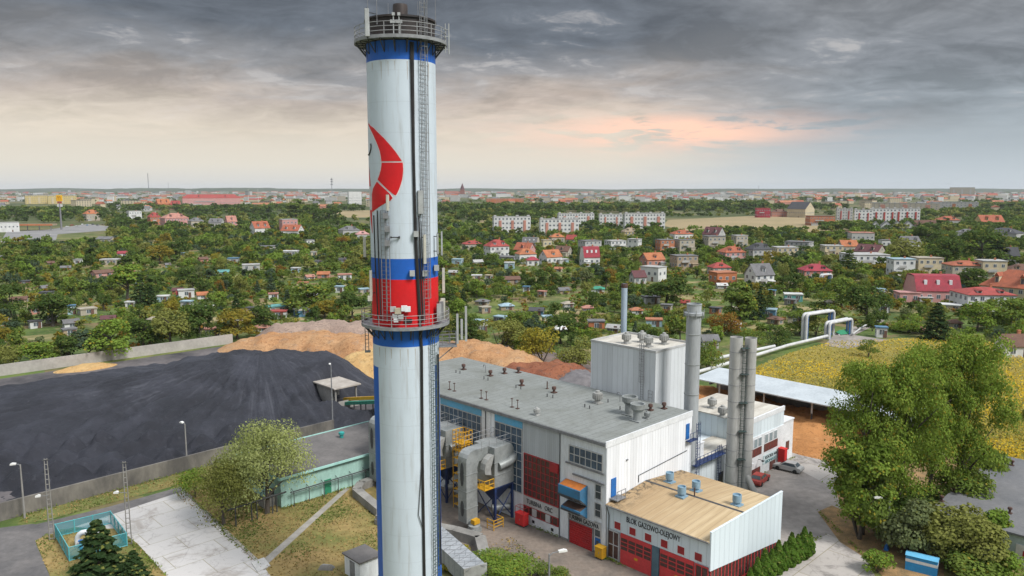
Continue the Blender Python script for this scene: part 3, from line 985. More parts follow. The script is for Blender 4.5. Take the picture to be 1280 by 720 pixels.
for x, y in ((837, 603), (852, 622), (870, 614), (921, 632)):
    v, u = roof_at(x, y, 6.95)
    z = ZB(v)
    bb = MB(); bb.box(v - .55, v + .55, u - .55, u + .55, z - .02, z + .16)
    bb.lathe([(.32, z + .1), (.32, z + .4), (.5, z + .45), (.5, z + 1.25), (.42, z + 1.25), (.40, z + 1.05)], v, u, 16)
    bb.build('roof_vent', mat('vent_blue', (0.22, 0.34, 0.43), (0.17, 0.26, 0.33), scale=2), blk, smooth=True)
v, u = roof_at(868, 622, 6.95); bb = MB(); bb.frustum((v, u, ZB(v)), (v, u, ZB(v) + 1.0), .08, n=8); bb.build('roof_pipe', RUST, blk)
b = MB(); b.tube([(-0.34, -0.35, 6.2), (-0.2, -0.4, 5.7), (-0.06, -0.42, 5.2), (-0.06, -0.42, 0.1)], 0.06, 6); b.build('downpipe', STEEL, blk)

# ================================================================ BOILER TOWER (white cube behind the hall)
cube = site_thing('boiler_tower', 'tall windowless pale cube rising behind the hall roof', 'building', 17.5, 5.9)
cb = lambda: MB(17.5, 5.9, 0)
b = cb(); b.box(17.5, 26.2, 5.9, 17.0, 0, 20.3); b.build('wall', CUBE_CLAD, cube)
b = cb(); b.box(17.6, 26.1, 6.0, 16.9, 20.304, 20.36); rt = b.build('roof', LIGHTROOF, cube)
b = cb()
b.box(17.44, 17.62, 5.84, 17.06, 20.31, 20.62); b.box(26.08, 26.26, 5.84, 17.06, 20.31, 20.62); b.box(17.63, 26.07, 5.84, 6.02, 20.31, 20.62); b.box(17.63, 26.07, 16.88, 17.06, 20.31, 20.62)
b.build('parapet', GREYP, cube)
for x, y in ((783, 429), (802.5, 427.5), (810.5, 433), (830, 430)):
    v, u = roof_at(x, y, 20.4)
    v = min(max(v, 18.4), 25.4); u = min(max(u, 6.8), 16.2)
    o = turbine_vent(cube, v - 17.5, u - 5.9, 20.36, 0.95)
def ladder(parent, p0, z0, z1, out, side, m, cage=True, w=0.45, name='ladder'):
    """upright ladder standing `out` off the wall; out and side are unit vectors"""
    p0, out, side = Vector(p0), Vector(out), Vector(side)
    bb = MB()
    base = p0 + out * 0.2
    for s in (-1, 1):
        q = base + side * s * w / 2
        bb.frustum((q.x, q.y, z0), (q.x, q.y, z1), 0.035, n=5)
    z = z0 + 0.3
    while z < z1:
        a, c = base - side * w / 2, base + side * w / 2
        bb.frustum((a.x, a.y, z), (c.x, c.y, z), 0.022, n=4, caps=False)
        z += 0.35
    l = bb.build(name, m, parent)
    if cage:
        bb = MB()
        angs = [R(a) for a in (-90, -55, -20, 20, 55, 90)]
        def cp(a): return base + out * (0.38 * math.cos(a) + 0.05) + side * 0.38 * math.sin(a)
        z = z0 + 2.4
        while z < z1 + 0.2:
            bb.tube([(cp(a).x, cp(a).y, z) for a in angs], 0.025, 4)
            z += 0.8
        for a in angs[1:5]:
            q = cp(a); bb.frustum((q.x, q.y, z0 + 2.4), (q.x, q.y, z1 + 0.2), 0.02, n=4)
        bb.build('safety_cage', m, l)
    return l
ladder(cube, (0, 2.0, 0), 13.7, 21.4, (-1, 0, 0), (0, 1, 0), STEELG)
b = cb()
for du in (0.1, 0.75):
    b.frustum((17.2, 6.0 + du, 13.6), (17.2, 6.0 + du, 15.2), 0.04, n=5)
for z in (14.2, 14.7, 15.15):
    b.frustum((17.2, 6.1, z), (17.2, 6.75, z), 0.03, n=4)
b.build('hand_rail', STEELG, cube)

# ================================================================ STACKS
def flue(name, label, v, u, z1, r, m, collar=True):
    t = site_thing(name, label, 'chimney', v, u)
    bb = MB(); bb.lathe([(r, 0), (r, z1), (r - 0.08, z1), (r - 0.1, z1 - 1.0)], 0, 0, 24, caps=False); bb.build('shaft', m, t, smooth=True)
    if collar:
        bb = MB()
        bb.lathe([(r + .02, z1 - 1.55), (r + .30, z1 - 1.5), (r + .32, z1 - 1.15), (r + .02, z1 - 1.1)], 0, 0, 24, caps=False)
        bb.build('collar', m, t, smooth=True)
        bb = MB()
        for k in range(8):
            a = 2 * math.pi * k / 8
            bb.frustum(((r + .36) * math.cos(a), (r + .36) * math.sin(a), z1 - 1.9), ((r + .36) * math.cos(a), (r + .36) * math.sin(a), z1 - .75), .05, n=5)
        bb.build('collar_lugs', GALV, t)
        bb = MB()
        for z in (z1 - 4, z1 - 8, z1 - 12, z1 - .1):
            bb.lathe([(r + .003, z - .06), (r + .05, z - .04), (r + .05, z + .04), (r + .003, z + .06)], 0, 0, 24, caps=False)
        bb.build('flange_rings', GALV, t, smooth=True)
    return t
stackmat = mat('stack_grey_paint', (0.36, 0.385, 0.40), (0.29, 0.305, 0.315), scale=0.5, rough=0.45, stretch=(1, 1, .2))
flue('steel_stack', 'thick grey steel stack with a collar, standing at the hall gable', 1.9 + 17.9, 1.7, 27.2, 0.95, stackmat)
slim = flue('slim_stack', 'slim pale-blue chimney pipe rising behind the cube', 27.6, 18.9, 27.6, 0.46, mat('pale_blue_stack', (0.34, 0.41, 0.48), (0.28, 0.35, 0.42), scale=.6, rough=.4, stretch=(1, 1, .2)), collar=False)
b = MB(); b.lathe([(.47, 27.0), (.50, 27.1), (.50, 27.62), (.47, 27.66)], 0, 0, 20, caps=False); b.build('rusty_rim', RUST, slim, smooth=True)

twin = site_thing('twin_stack', 'pair of linked bare-metal stacks with a caged ladder between', 'chimney', 28.2, -0.95)
dvec = Vector((math.cos(-SITE_R), math.sin(-SITE_R), 0))           # picture-right in plant axes
tw_m = mat('bare_metal_casing', (0.47, 0.47, 0.455), (0.33, 0.33, 0.315), scale=.4, rough=.45, metal=.1, stretch=(1, 1, .3), detail=7)
for s, r, z1 in ((-1, .86, 22.0), (1, .80, 21.9)):
    c = dvec * s * 0.98
    bb = MB(); bb.lathe([(r, 0), (r, z1), (r - .06, z1), (r - .08, z1 - .8)], c.x, c.y, 24, caps=False)
    fl = bb.build('flue_tube', tw_m, twin, smooth=True)
    bb = MB()
    for k in range(9):
        z = 1.6 + k * 2.3
        bb.lathe([(r + .002, z - .04), (r + .035, z), (r + .002, z + .04)], c.x, c.y, 24, caps=False)
    bb.build('seam_rings', STEELG, fl)
fw = Vector((dvec.y, -dvec.x, 0))                                     # towards the yard
b = MB()
q = [dvec * -0.9 + fw * .45, dvec * .9 + fw * .45, dvec * .9 - fw * .45, dvec * -.9 - fw * .45]
b.prism([(p.x, p.y) for p in q], 'z', 0, 20.2)
b.build('casing_panel', tw_m, twin)
lad_m = mat('dark_green_steel', (0.035, 0.07, 0.065), (0.05, 0.06, 0.06), scale=2, rough=.6)
ladder(twin, fw * .5, 1.0, 20.9, fw, dvec, lad_m)
for k, z in enumerate((5, 9, 13, 17, 20.6)):
    bb = MB()
    a = [dvec * -.55 + fw * .5, dvec * .55 + fw * .5, dvec * .55 + fw * 1.25, dvec * -.55 + fw * 1.25]
    bb.prism([(p.x, p.y) for p in a], 'z', z, z + .06)
    bb.build('rest_platform', lad_m, twin)
b = MB(); p0 = dvec * 1.0 + fw * .4; p1 = dvec * 2.0 + fw * 1.5
b.frustum((p0.x, p0.y, 2.6), (p1.x, p1.y, 0.2), .42, n=14); b.build('inlet_pipe', tw_m, twin, smooth=True)

# ================================================================ BIOMASS BOILER HOUSE (back building) and link
bb_t = site_thing('boiler_house', 'white two-storey boiler house with brown panels under its windows', 'building', 32.4, 0.0)
g = lambda: MB(32.4, 0, 0)
b = g(); b.box(32.4, 43.4, 0.1, 11.5, 0, 8.75); b.build('wall', BLOCK_CLAD, bb_t)
b = g(); b.box(32.3, 43.3, 0.31, 11.6, 8.754, 8.9); b.build('roof', LIGHTROOF, bb_t)
b = g(); b.box(32.3, 43.5, 0.02, 0.30, 8.4, 9.1); b.build('parapet', WHITE, bb_t)
b = g(); b.box(32.35, 43.45, 0.0, 0.09, 0, 6.2); b.build('front_panel', WHITE, bb_t)
for i, v0 in enumerate((32.75, 34.05, 35.3, 37.3, 38.7, 40.1)):
    bb = g(); bb.box(v0, v0 + 1.05, -0.06, 0.01, 4.55, 5.95); f = bb.build('window', WHITE, bb_t)
    bb = g(); bb.box(v0 + .1, v0 + .95, -0.08, -0.05, 4.65, 5.85); bb.build('pane', mat('hazy_glass', (0.16, 0.22, 0.25), (0.24, 0.3, 0.32), scale=1, rough=.3), f)
BRN = mat('brown_panel', (0.13, 0.05, 0.04), (0.09, 0.04, 0.035), scale=2, rough=.5)
for v0, v1, z0, z1 in ((32.6, 36.4, 3.3, 4.45), (37.2, 41.4, 3.3, 4.45), (32.6, 36.2, 0.1, 1.4)):
    bb = g(); bb.box(v0, v1, -0.07, 0.0, z0, z1); pn = bb.build('spandrel_panel', BRN, bb_t)
    bb = g()
    n = int((v1 - v0) / .5)
    for k in range(1, n): bb.box(v0 + k * (v1 - v0) / n - .03, v0 + k * (v1 - v0) / n + .03, -0.09, -0.065, z0, z1)
    bb.build('panel_ribs', REDM, pn)
b = g(); b.box(37.0, 41.6, -0.06, 0.0, 1.35, 2.75); sgn = b.build('sign_board', mat('sign_pale', (0.55, 0.66, 0.68), scale=1), bb_t)
lettering('KOCIOŁ NA', 0.62, TEXTM, sgn, (39.4 - 32.4, -0.08, 2.12), (R(90), 0, 0), width=3.6)
lettering('BIOMASĘ', 0.62, mat('letter_teal', (0.12, 0.25, 0.27), scale=2), sgn, (39.4 - 32.4, -0.08, 1.45), (R(90), 0, 0), width=3.4)
b = g(); b.box(39.2, 40.9, -0.08, 0.0, 0, 1.3); b.build('door', BRN, bb_t)
b = g(); b.tube([(35.6, -.02, 2.6), (35.4, -.5, 2.7), (35.2, -.9, 2.75)], .05, 6); b.box(34.9, 35.3, -1.15, -.85, 2.65, 2.8); b.build('wall_lamp', STEEL, bb_t)
b = g(); b.box(32.9, 33.7, -0.4, -.01, 1.9, 2.6); b.build('air_unit', WHITE, bb_t)
b = g(); b.box(43.52, 47.2, 0.3, 8.0, 0, 6.2); an = b.build('annex_wall', WHITE, bb_t)
b = g(); b.box(43.52, 47.3, 0.2, 8.1, 6.204, 6.4); b.build('annex_roof', WHITE, an)
b = g(); b.box(44.9, 45.9, 0.22, 0.29, 1.6, 3.0); b.build('annex_window', BRN, an)
for x, y in ((890, 510), (903, 521)):
    v, u = roof_at(x, y, 8.9); turbine_vent(bb_t, v - 32.4, u, 8.9, 1.0)
b = g()
for v, u in ((40.6, 6.6), (41.6, 6.6), (40.6, 7.5), (41.6, 7.5)): b.frustum((v, u, 8.9), (v, u, 11), .05, n=5)
for z in (9.8, 10.9):
    b.tube([(40.6, 6.6, z), (41.6, 6.6, z), (41.6, 7.5, z), (40.6, 7.5, z), (40.6, 6.6, z)], .04, 4)
b.build('roof_ladder_frame', STEELG, bb_t)

lk = site_thing('link_building', 'low white link building between the hall and the boiler house', 'building', 17.5, 1.6)
g2 = lambda: MB(17.5, 1.6, 0)
b = g2(); b.box(17.5, 32.3, 1.6, 9.5, 0, 5.4); b.build('wall', W_CLAD2, lk)
b = g2(); b.box(17.5, 32.3, 1.5, 5.7, 5.404, 5.6); b.build('roof', LIGHTROOF, lk)
b = g2(); b.box(20.6, 23.6, 1.9, 4.6, 5.6, 7.6); b.box(20.5, 23.7, 1.8, 4.7, 7.6, 7.72); b.build('roof_housing', WHITE, lk)
b = g2(); b.box(27.3, 28.4, 1.53, 1.6, 0, 2.3); b.build('door', STEEL, lk)
b = g2(); b.box(29.2, 30.6, 1.54, 1.6, .8, 2.2); b.build('louvre', G_CLAD, lk)
ltw = ladder(lk, (9.0, -0.1, 0), 0.2, 6.6, (0, -1, 0), (1, 0, 0), DKBLUE)
b = g2()
b.box(19.2, 27.0, 0.3, 1.45, 5.6, 5.68)
for k in range(9):
    v = 19.3 + k * 0.95
    b.frustum((v, .35, 5.68), (v, .35, 6.8), .04, n=5)
for z in (6.2, 6.75): b.frustum((19.3, .35, z), (26.9, .35, z), .035, n=5)
b.build('gangway', DKBLUE, lk)
tower = site_thing('cable_ladder_mast', 'dark blue caged ladder mast climbing the hall corner by the steel stack', 'ladder mast', 17.6, -0.5)
ladder(tower, (0, 0, 0), 0.1, 12.2, (0, -1, 0), (1, 0, 0), DKBLUE)
b = MB(); b.box(-1.6, .3, -.2, .45, 9.95, 10.05)
for v in (-1.55, -.8, .2): b.frustum((v, -.15, 10.05), (v, -.15, 11.1), .035, n=5)
b.frustum((-1.55, -.15, 11.05), (.2, -.15, 11.05), .03, n=5)
b.build('door_platform', DKBLUE, tower)
# ================================================================ MAIN CHIMNEY
CX, CY, CR = -9.81, 69.93, 3.03
def zc(y):
    lo, hi = -10.0, 100.0
    for _ in range(50):
        m_ = (lo + hi) / 2
        if proj((CX, CY, m_))[1] > y: lo = m_
        else: hi = m_
    return lo
chim_r = math.atan2(-CX, CY)
chim = thing('striped_chimney', 'huge white chimney with blue and red bands and a red crescent emblem', 'chimney', (CX, CY, 0), chim_r)
CW = clad('chimney_white', (0.515, 0.585, 0.65), period=1000, groove=0, dirt=(.29, .285, .27), dirt_amt=.55, panel_var=0, hseam=2.6, hs_w=.18, rough=.6)
CB = mat('chimney_blue', (0.012, 0.11, 0.46), (0.015, 0.09, 0.38), scale=0.4, rough=0.5, fine=.1)
CRD = mat('chimney_red', (0.62, 0.012, 0.016), (0.50, 0.012, 0.016), scale=0.4, rough=0.5, fine=.1)
zz = dict(top=zc(58), b0=zc(81), b1=zc(320), r0=zc(345), r1=zc(404), w2=zc(426), strip=zc(453))
N = 96
levels = [0, 6, 12, 18, zz['strip'], zz['w2'], zz['r1'], zz['r0'], zz['b1'], zc(290), zc(240), zc(200), zc(150), zc(110), zz['b0'], zz['top']]
levels = sorted(levels)
vs, fs, ms = [], [], []
for z in levels:
    for i in range(N):
        a = 2 * math.pi * i / N
        vs.append((CR * math.sin(a), -CR * math.cos(a), z))
for j in range(len(levels) - 1):
    zm = (levels[j] + levels[j + 1]) / 2
    for i in range(N):
        ad = (i + .5) * 360 / N
        if ad > 180: ad -= 360
        if zm > zz['b0']: m_ = 1
        elif zm > zz['b1']: m_ = 0
        elif zm > zz['r0']: m_ = 1
        elif zm > zz['r1']: m_ = 2
        elif zm > zz['w2']: m_ = 1
        elif zm < zz['strip'] and 57 < abs(ad) < 100: m_ = 1
        else: m_ = 0
        fs.append((j * N + i, j * N + (i + 1) % N, (j + 1) * N + (i + 1) % N, (j + 1) * N + i))
        ms.append(m_)
b = MB(); b.v, b.f, b.m = vs, fs, ms
b.build('shaft', [CW, CB, CRD], chim, smooth=True)
zt = zz['top']
ZTOP = zc(30)
b = MB(); b.lathe([(CR - .02, zt - .2), (CR - .02, ZTOP), (CR + .12, ZTOP + .02), (CR + .12, ZTOP + .18), (CR - .5, ZTOP + .2), (CR - .6, ZTOP - .3)], 0, 0, 64, caps=False)
b.lathe([(0.02, ZTOP - .3), (CR - .6, ZTOP - .3)], 0, 0, 64, caps=False)
b.build('head_drum', mat('sooty_head', (0.022, 0.021, 0.022), (0.045, 0.035, 0.032), scale=1, rough=.6), chim, smooth=True)
b = MB(); b.lathe([(.68, ZTOP - .4), (.66, zc(10)), (.62, zc(6)), (.5, zc(6)), (.5, ZTOP)], 0, 0, 28, caps=False)
b.build('flue_tip', mat('sooty_tip', (0.03, 0.027, 0.026), (0.06, 0.045, 0.04), scale=1, rough=.5), chim, smooth=True)
def cpos(deg, r, z):
    a = R(deg)
    return Vector((r * math.sin(a), -r * math.cos(a), z))
def cdir(deg):
    a = R(deg)
    return Vector((math.sin(a), -math.cos(a), 0))
PLG = mat('platform_grey_steel', (0.26, 0.27, 0.28), (0.17, 0.175, 0.18), scale=2, rough=.55)
RAILG = mat('railing_grey', (0.30, 0.31, 0.32), (0.2, 0.2, 0.2), scale=2, rough=.5)

def ring_platform(z, ro, posts, brace):
    bb = MB()
    bb.lathe([(CR + .02, z - .10), (ro, z - .10), (ro, z), (CR + .02, z)], 0, 0, 64, caps=False)
    bb.lathe([(ro - .02, z - .16), (ro + .05, z - .16), (ro + .05, z + .12), (ro - .02, z + .12)], 0, 0, 64, caps=False)
    p = bb.build('ring_platform', PLG, chim)
    bb = MB()
    for k in range(posts):
        q = cpos(360 * k / posts, ro, 0)
        bb.frustum((q.x, q.y, z), (q.x, q.y, z + 1.15), .035, n=5)
    for zz_ in (.42, .78, 1.15):
        pts = [cpos(a, ro, z + zz_) for a in range(0, 361, 6)]
        bb.tube(pts, .03, 5)
    bb.build('railing', RAILG, p)
    bb = MB()
    for k in range(brace):
        a = 360 * (k + .5) / brace
        q0, q1, q2 = cpos(a, CR + .02, z - 1.15), cpos(a, ro - .1, z - .12), cpos(a, CR + .05, z - .14)
        bb.frustum(q0, q1, .05, n=5); bb.frustum(q2, q1, .05, n=5); bb.frustum(q0, q2, .045, n=5)
    bb.build('platform_braces', STEEL, p)
    return p
ZP1, ZP2 = zc(55), zc(402)
ring_platform(ZP1, 4.0, 18, 20)
ring_platform(ZP2, 3.98, 20, 24)
# emblem: red crescent in three pieces, a small black curl, a second sliver at the left edge
def emb(rows, m, name='emblem', off=.012):
    """rows of (y_pixel, x_left, x_right) in the photograph's shaft, wrapped on the shaft"""
    bb = MB()
    def surf(x, y):
        z = zc(y)
        cx0, _ = proj((CX, CY, z))
        dep = CY * math.cos(PITCH) - (z - CAM_H) * math.sin(PITCH)
        s = (x - cx0) * dep / FPX / CR
        s = max(-.985, min(.985, s))
        return tuple(cpos(math.degrees(math.asin(s)), CR + off, z))
    K = 22
    vs = []
    for y, xl, xr in rows:
        for k in range(K): vs.append(surf(xl + (xr - xl) * k / (K - 1), y))
    fs = []
    for j in range(len(rows) - 1):
        for k in range(K - 1): fs.append((j * K + k, (j + 1) * K + k, (j + 1) * K + k + 1, j * K + k + 1))
    bb.add(vs, fs)
    # give it a real thickness
    o = bb.build(name, m, chim)
    return o
b_white = mat('emblem_edge', (0.70, 0.66, 0.67), scale=.5)
top_piece = [(156, 461.6, 462.4), (162, 464, 468.5), (168, 467, 474), (175, 470.2, 481), (183, 473.6, 488), (191, 476.4, 494.5), (199, 477.8, 500), (200.6, 478, 501), (203, 478.2, 502.5)]
mid_piece = [(204.6, 478.4, 503.2), (206, 478.5, 503.6), (213, 477.6, 504), (220, 475.6, 503.5), (224.8, 473.6, 502.8), (230, 478.6, 501.4), (236, 484.6, 499.4), (241, 490.4, 497.2), (243.6, 494, 495.6)]
low_piece = [(227.6, 472.6, 473.2), (231, 470.4, 476.6), (236, 467.8, 482), (242, 466.6, 488.4), (247, 466.6, 491.6), (250, 466.6, 489), (255, 466.6, 480), (260, 466.6, 472.5), (264, 466.7, 467.6)]
def grow(rows, d):
    r = [(y, a - d, c + d) for y, a, c in rows]
    return [(r[0][0] - d, r[0][1], r[0][2])] + r + [(r[-1][0] + d, r[-1][1], r[-1][2])]
for rows in (top_piece, mid_piece, low_piece):
    emb(grow(rows, 1.2), b_white, 'emblem_edge', .012)
    emb(rows, CRD, 'emblem_piece', .03)
emb([(207, 461.6, 462), (215, 461.2, 463), (225, 461.2, 464.2), (233, 461.4, 464.8)], CRD, 'emblem_piece', .016)
emb([(262, 463.8, 466.2), (270, 464.2, 466.4), (280, 465.4, 466.8), (290, 466.6, 467)], CRD, 'emblem_piece', .016)
emb([(233, 461.6, 465.2), (250, 462, 465.4), (261, 462.6, 465.6)], b_white, 'emblem_edge', .016)
def surf3(x, y, off=.03):
    z = zc(y); cx0, _ = proj((CX, CY, z)); dep = CY * math.cos(PITCH) - (z - CAM_H) * math.sin(PITCH)
    s = max(-.985, min(.985, (x - cx0) * dep / FPX / CR))
    return cpos(math.degrees(math.asin(s)), CR + off, z)
b = MB(); b.tube([surf3(x, y) for x, y in ((465.2, 181), (465.6, 184), (465.2, 188), (464, 192), (462.6, 194.5), (461.4, 194))], .07, 5); b.build('emblem_curl', BLACK, chim)
# cable duct, ladders
def run_tube(xs, r, m, name, off=.1):
    bb = MB(); bb.tube([surf3(x, y, off) for x, y in xs], r, 6); return bb.build(name, m, chim)
run_tube([(513, 60), (514.5, 130), (516, 200), (518.3, 300), (523.5, 395), (525.5, 430), (526.5, 560), (529, 710)], .13, BLACK, 'cable_duct')
run_tube([(515.5, 60), (517, 200), (519.6, 300), (525, 395)], .05, STEEL, 'cable')
run_tube([(525, 430), (526, 560), (522, 628), (525.5, 640), (527, 645)], .035, STEEL, 'cable')
def chimney_ladder(deg, y0, y1, m=STEELG, w=.5, cage=True):
    z0, z1 = zc(y0), zc(y1)
    d, sd = cdir(deg), Vector((math.cos(R(deg)), math.sin(R(deg)), 0))
    p = cpos(deg, CR, 0)
    return ladder(chim, p, min(z0, z1), max(z0, z1), d, sd, m, cage, w)
chimney_ladder(35, 400, 10, STEELG, .55)
chimney_ladder(47, 760, 404, mat('ladder_green', (0.10, 0.14, 0.13), (0.06, 0.08, 0.08), scale=2), .55)
run_tube([(545, 440), (546, 560), (548.5, 700)], .07, BLACK, 'cable', .15)
run_tube([(543, 440), (544, 560), (546.5, 700)], .05, STEEL, 'cable', .15)
chimney_ladder(-34, 395, 262, STEELG, .5, False)
chimney_ladder(-27, 395, 268, STEELG, .4, False)
run_tube([(475.5, 262), (477.5, 330), (480, 395)], .06, BLACK, 'cable', .25)
run_tube([(471.5, 268), (473.5, 330), (476.5, 395)], .06, BLACK, 'cable', .25)
run_tube([(521.5, 268), (523.5, 330), (526.5, 395)], .07, BLACK, 'cable', .2)
run_tube([(524, 275), (526, 330), (529, 395)], .04, STEEL, 'cable', .2)
# antennas and boxes fixed to the shaft
ANT = mat('antenna_cream', (0.50, 0.49, 0.43), (0.42, 0.41, 0.36), scale=1, rough=.5)
ANTG = mat('antenna_grey', (0.40, 0.42, 0.42), (0.3, 0.31, 0.31), scale=1, rough=.5)
def antenna(x, y0, y1, off, m, w=.26, boxed=None):
    z0, z1 = zc(y1), zc(y0)
    p = surf3(x, (y0 + y1) / 2, off)
    d = Vector((p.x, p.y, 0)).normalized()
    q = Vector((p.x, p.y, 0))
    bb = MB()
    bb.prism([(q.x - w / 2, q.y - .07), (q.x - w / 2 + .05, q.y - .12), (q.x + w / 2 - .05, q.y - .12), (q.x + w / 2, q.y - .07), (q.x + w / 2, q.y + .08), (q.x - w / 2, q.y + .08)], 'z', z0, z1)
    a = bb.build('antenna', m, chim)
    bb = MB()
    for z in (z0 + .25, z1 - .25):
        bb.frustum((q.x, q.y + .05, z), tuple(q - d * (off + .02) + Vector((0, 0, z))), .04, n=5)
    bb.frustum((q.x, q.y + .1, z0 - .15), (q.x, q.y + .1, z1 + .1), .035, n=5)
    bb.build('antenna_bracket', STEEL, a)
def far_antenna(deg, ro, y0, y1, m, w=.24):
    z0, z1 = zc(y1), zc(y0)
    q = cpos(deg, ro, 0)
    bb = MB(); bb.box(q.x - w / 2, q.x + w / 2, q.y - .08, q.y + .08, z0, z1); a = bb.build('antenna', m, chim)
    bb = MB()
    for z in (z0 + .2, z1 - .2):
        e = cpos(deg, CR, z); bb.frustum((q.x, q.y, z), tuple(e), .035, n=5)
    bb.build('antenna_bracket', STEEL, a)
antenna(487.5, 243, 262, .35, ANT, .28); antenna(526.5, 291, 326, .45, ANT, .27); antenna(541, 291, 316, .4, ANTG, .16)
antenna(470, 335, 366, .4, ANT, .26)
antenna(523.5, 238, 266, .2, ANTG, .5)
far_antenna(-82, CR + .55, 295, 320, ANT); far_antenna(82, CR + .5, 335, 366, ANT); far_antenna(95, CR + .4, 290, 320, ANTG, .14)
far_antenna(70, CR + .45, 374, 388, ANT, .3)
antenna(472, 8 + 14, 55, 1.12, ANTG, .38)
for x, y in ((514, 337), (518, 290), (487, 284), (487, 301), (528, 338), (541, 333), (485, 268)):
    p = surf3(x, y, .3)
    bb = MB(); bb.box(p.x - .22, p.x + .22, p.y - .15, p.y + .22, p.z - .25, p.z + .25); bb.build('equipment_box', ANTG if x > 510 else STEELG, chim)
p = surf3(495, 294, .18)
bb = MB(); bb.frustum((p.x - .35, p.y, p.z), (p.x + .35, p.y, p.z), .05, n=6); bb.box(p.x - .42, p.x - .3, p.y - .1, p.y + .1, p.z - .08, p.z + .08); bb.box(p.x + .3, p.x + .42, p.y - .1, p.y + .1, p.z - .1, p.z + .1); bb.build('wall_bracket', BLACK, chim)
for x, y, s, m_ in ((494, 380, .34, ANTG), (499, 382, .4, mat('box_beige', (0.42, 0.38, 0.28), scale=2)), (505.5, 379, .36, WHITE), (509, 380, .34, WHITE), (502, 389, .3, ANTG), (496, 388, .28, ANTG), (497, 393, .24, WHITE)):
    p = surf3(x, y, .45)
    bb = MB(); bb.box(p.x - s / 2 - .08, p.x + s / 2 + .08, p.y - .12, p.y + .25, p.z - s / 2, p.z + s / 2 + .1); bb.build('equipment_box', m_, chim)
for deg, y0, y1, m_ in ((58, 377, 398, ANTG), (66, 375, 396, STEELG), (74, 372, 398, ANT), (-62, 366, 372, ANT)):
    q = cpos(deg, CR + .5, 0)
    bb = MB(); bb.box(q.x - .2, q.x + .2, q.y - .15, q.y + .15, zc(y1), zc(y0)); bb.build('equipment_box', m_, chim)
p = surf3(510, 394, .05)
bb = MB(); bb.box(p.x - .35, p.x + .35, p.y - .12, p.y + .3, p.z - .16, p.z + .16); bb.build('shaft_opening', BLACK, chim)
# side balcony at the right below the ring platform
b = MB()
zb = zc(432)
for a, c in (((3.0, -.9), (4.6, -.9)), ((3.0, .5), (4.6, .5)), ((4.6, -.9), (4.6, .5))):
    for h in (0, .4, .8, 1.15): b.frustum((a[0], a[1], zb + h), (c[0], c[1], zb + h), .035, n=5)
for x_, y_ in ((3.3, -.9), (4.0, -.9), (4.6, -.9), (4.6, .5), (4.0, .5)): b.frustum((x_, y_, zb), (x_, y_, zb + 1.2), .035, n=5)
b.box(3.0, 4.65, -.95, .55, zb - .08, zb)
b.frustum((3.0, -.6, zb - 1.2), (4.4, -.6, zb - .05), .05, n=5)
b.build('side_balcony', STEELG, chim)
for x_, h0, h1 in ((4.75, .1, 2.9), (5.15, .5, 2.4), (5.55, .3, 3.6)):
    bb = MB(); bb.box(x_ - .1, x_ + .1, -.3, -.12, zb + h0, zb + h1); bb.build('antenna', ANTG, chim)
b = MB()
for h in (.5, 1.0): b.frustum((4.6, -.2, zb + h), (5.6, -.2, zb + h), .035, n=5)
b.build('antenna_bracket', STEEL, chim)
b = MB(); q = (-3.55, -.3)
b.box(-3.75, -3.25, -.5, -.1, zc(438), zc(436)); b.frustum((-3.7, -.3, zc(437)), (-3.7, -.3, zc(408)), .04, n=5); b.frustum((-3.4, -.3, zc(437)), (-3.4, -.3, zc(408)), .04, n=5)
for k in range(6):
    z = zc(436) + k * .35; b.frustum((-3.7, -.3, z), (-3.4, -.3, z), .03, n=4)
b.build('side_step', STEELG, chim)
# masts, lamps and aerials around the head
for deg, h in ((-60, 3.0), (-38, 2.8), (40, 2.2), (72, 2.5), (150, 2.6), (200, 2.4)):
    q = cpos(deg, CR + .15, 0)
    bb = MB(); bb.frustum((q.x, q.y, ZTOP - .6), (q.x, q.y, ZTOP + h), .035, .02, n=5); bb.build('lightning_rod', STEELG, chim)
for deg in (-10, -2):
    q = cpos(deg, CR + .3, 0)
    bb = MB(); bb.frustum((q.x, q.y, ZP1 + .1), (q.x, q.y, ZP1 + 1.9), .05, n=6); bb.box(q.x - .12, q.x + .12, q.y - .1, q.y + .1, ZP1 + 1.7, ZP1 + 1.95); bb.box(q.x - .28, q.x + .28, q.y - .1, q.y + .1, ZP1 + 1.1, ZP1 + 1.35)
    bb.build('warning_lamp', ANTG, chim)
q = cpos(80, 4.25, 0)
bb = MB(); bb.frustum((q.x, q.y, ZP1 - .9), (q.x, q.y, ZP1 + 1.7), .06, n=6); bb.frustum((q.x - .3, q.y, ZP1 - .8), (q.x - .3, q.y, ZP1 + 1.7), .04, n=6)
for z in (-.5, .6, 1.2): bb.frustum((q.x - .5, q.y, ZP1 + z), (q.x, q.y, ZP1 + z), .03, n=5)
bb.build('aerial_mast', ANTG, chim)

# rust and soot runs below the ring platforms and brackets
STAIN = mat('rust_run', (.34, .30, .26), (.42, .42, .42), scale=1.5, rough=.8)
STAIN_B = mat('soot_run', (.05, .07, .13), (.03, .06, .2), scale=1.5, rough=.8)
srnd = random.Random(4)
for y0, xs, L0, mm_ in ((83, (460, 468, 476, 487, 495, 507, 526, 534), 22, STAIN), (428, (474, 482, 490, 499, 508, 517, 534, 541), 26, STAIN), (64, (462, 473, 484, 500, 521, 536), 15, STAIN_B), (406, (476, 488, 503, 515, 538), 17, STAIN_B)):
    for x in xs:
        x += srnd.uniform(-2, 2); L_ = L0 * srnd.uniform(.4, 1.15); w_ = srnd.uniform(.25, .7)
        emb([(y0, x - w_, x + w_), (y0 + L_ * .5, x - w_ * .7 + .3, x + w_ * .7 + .3), (y0 + L_, x + .2, x + .5)], mm_, 'rust_stain', .006)
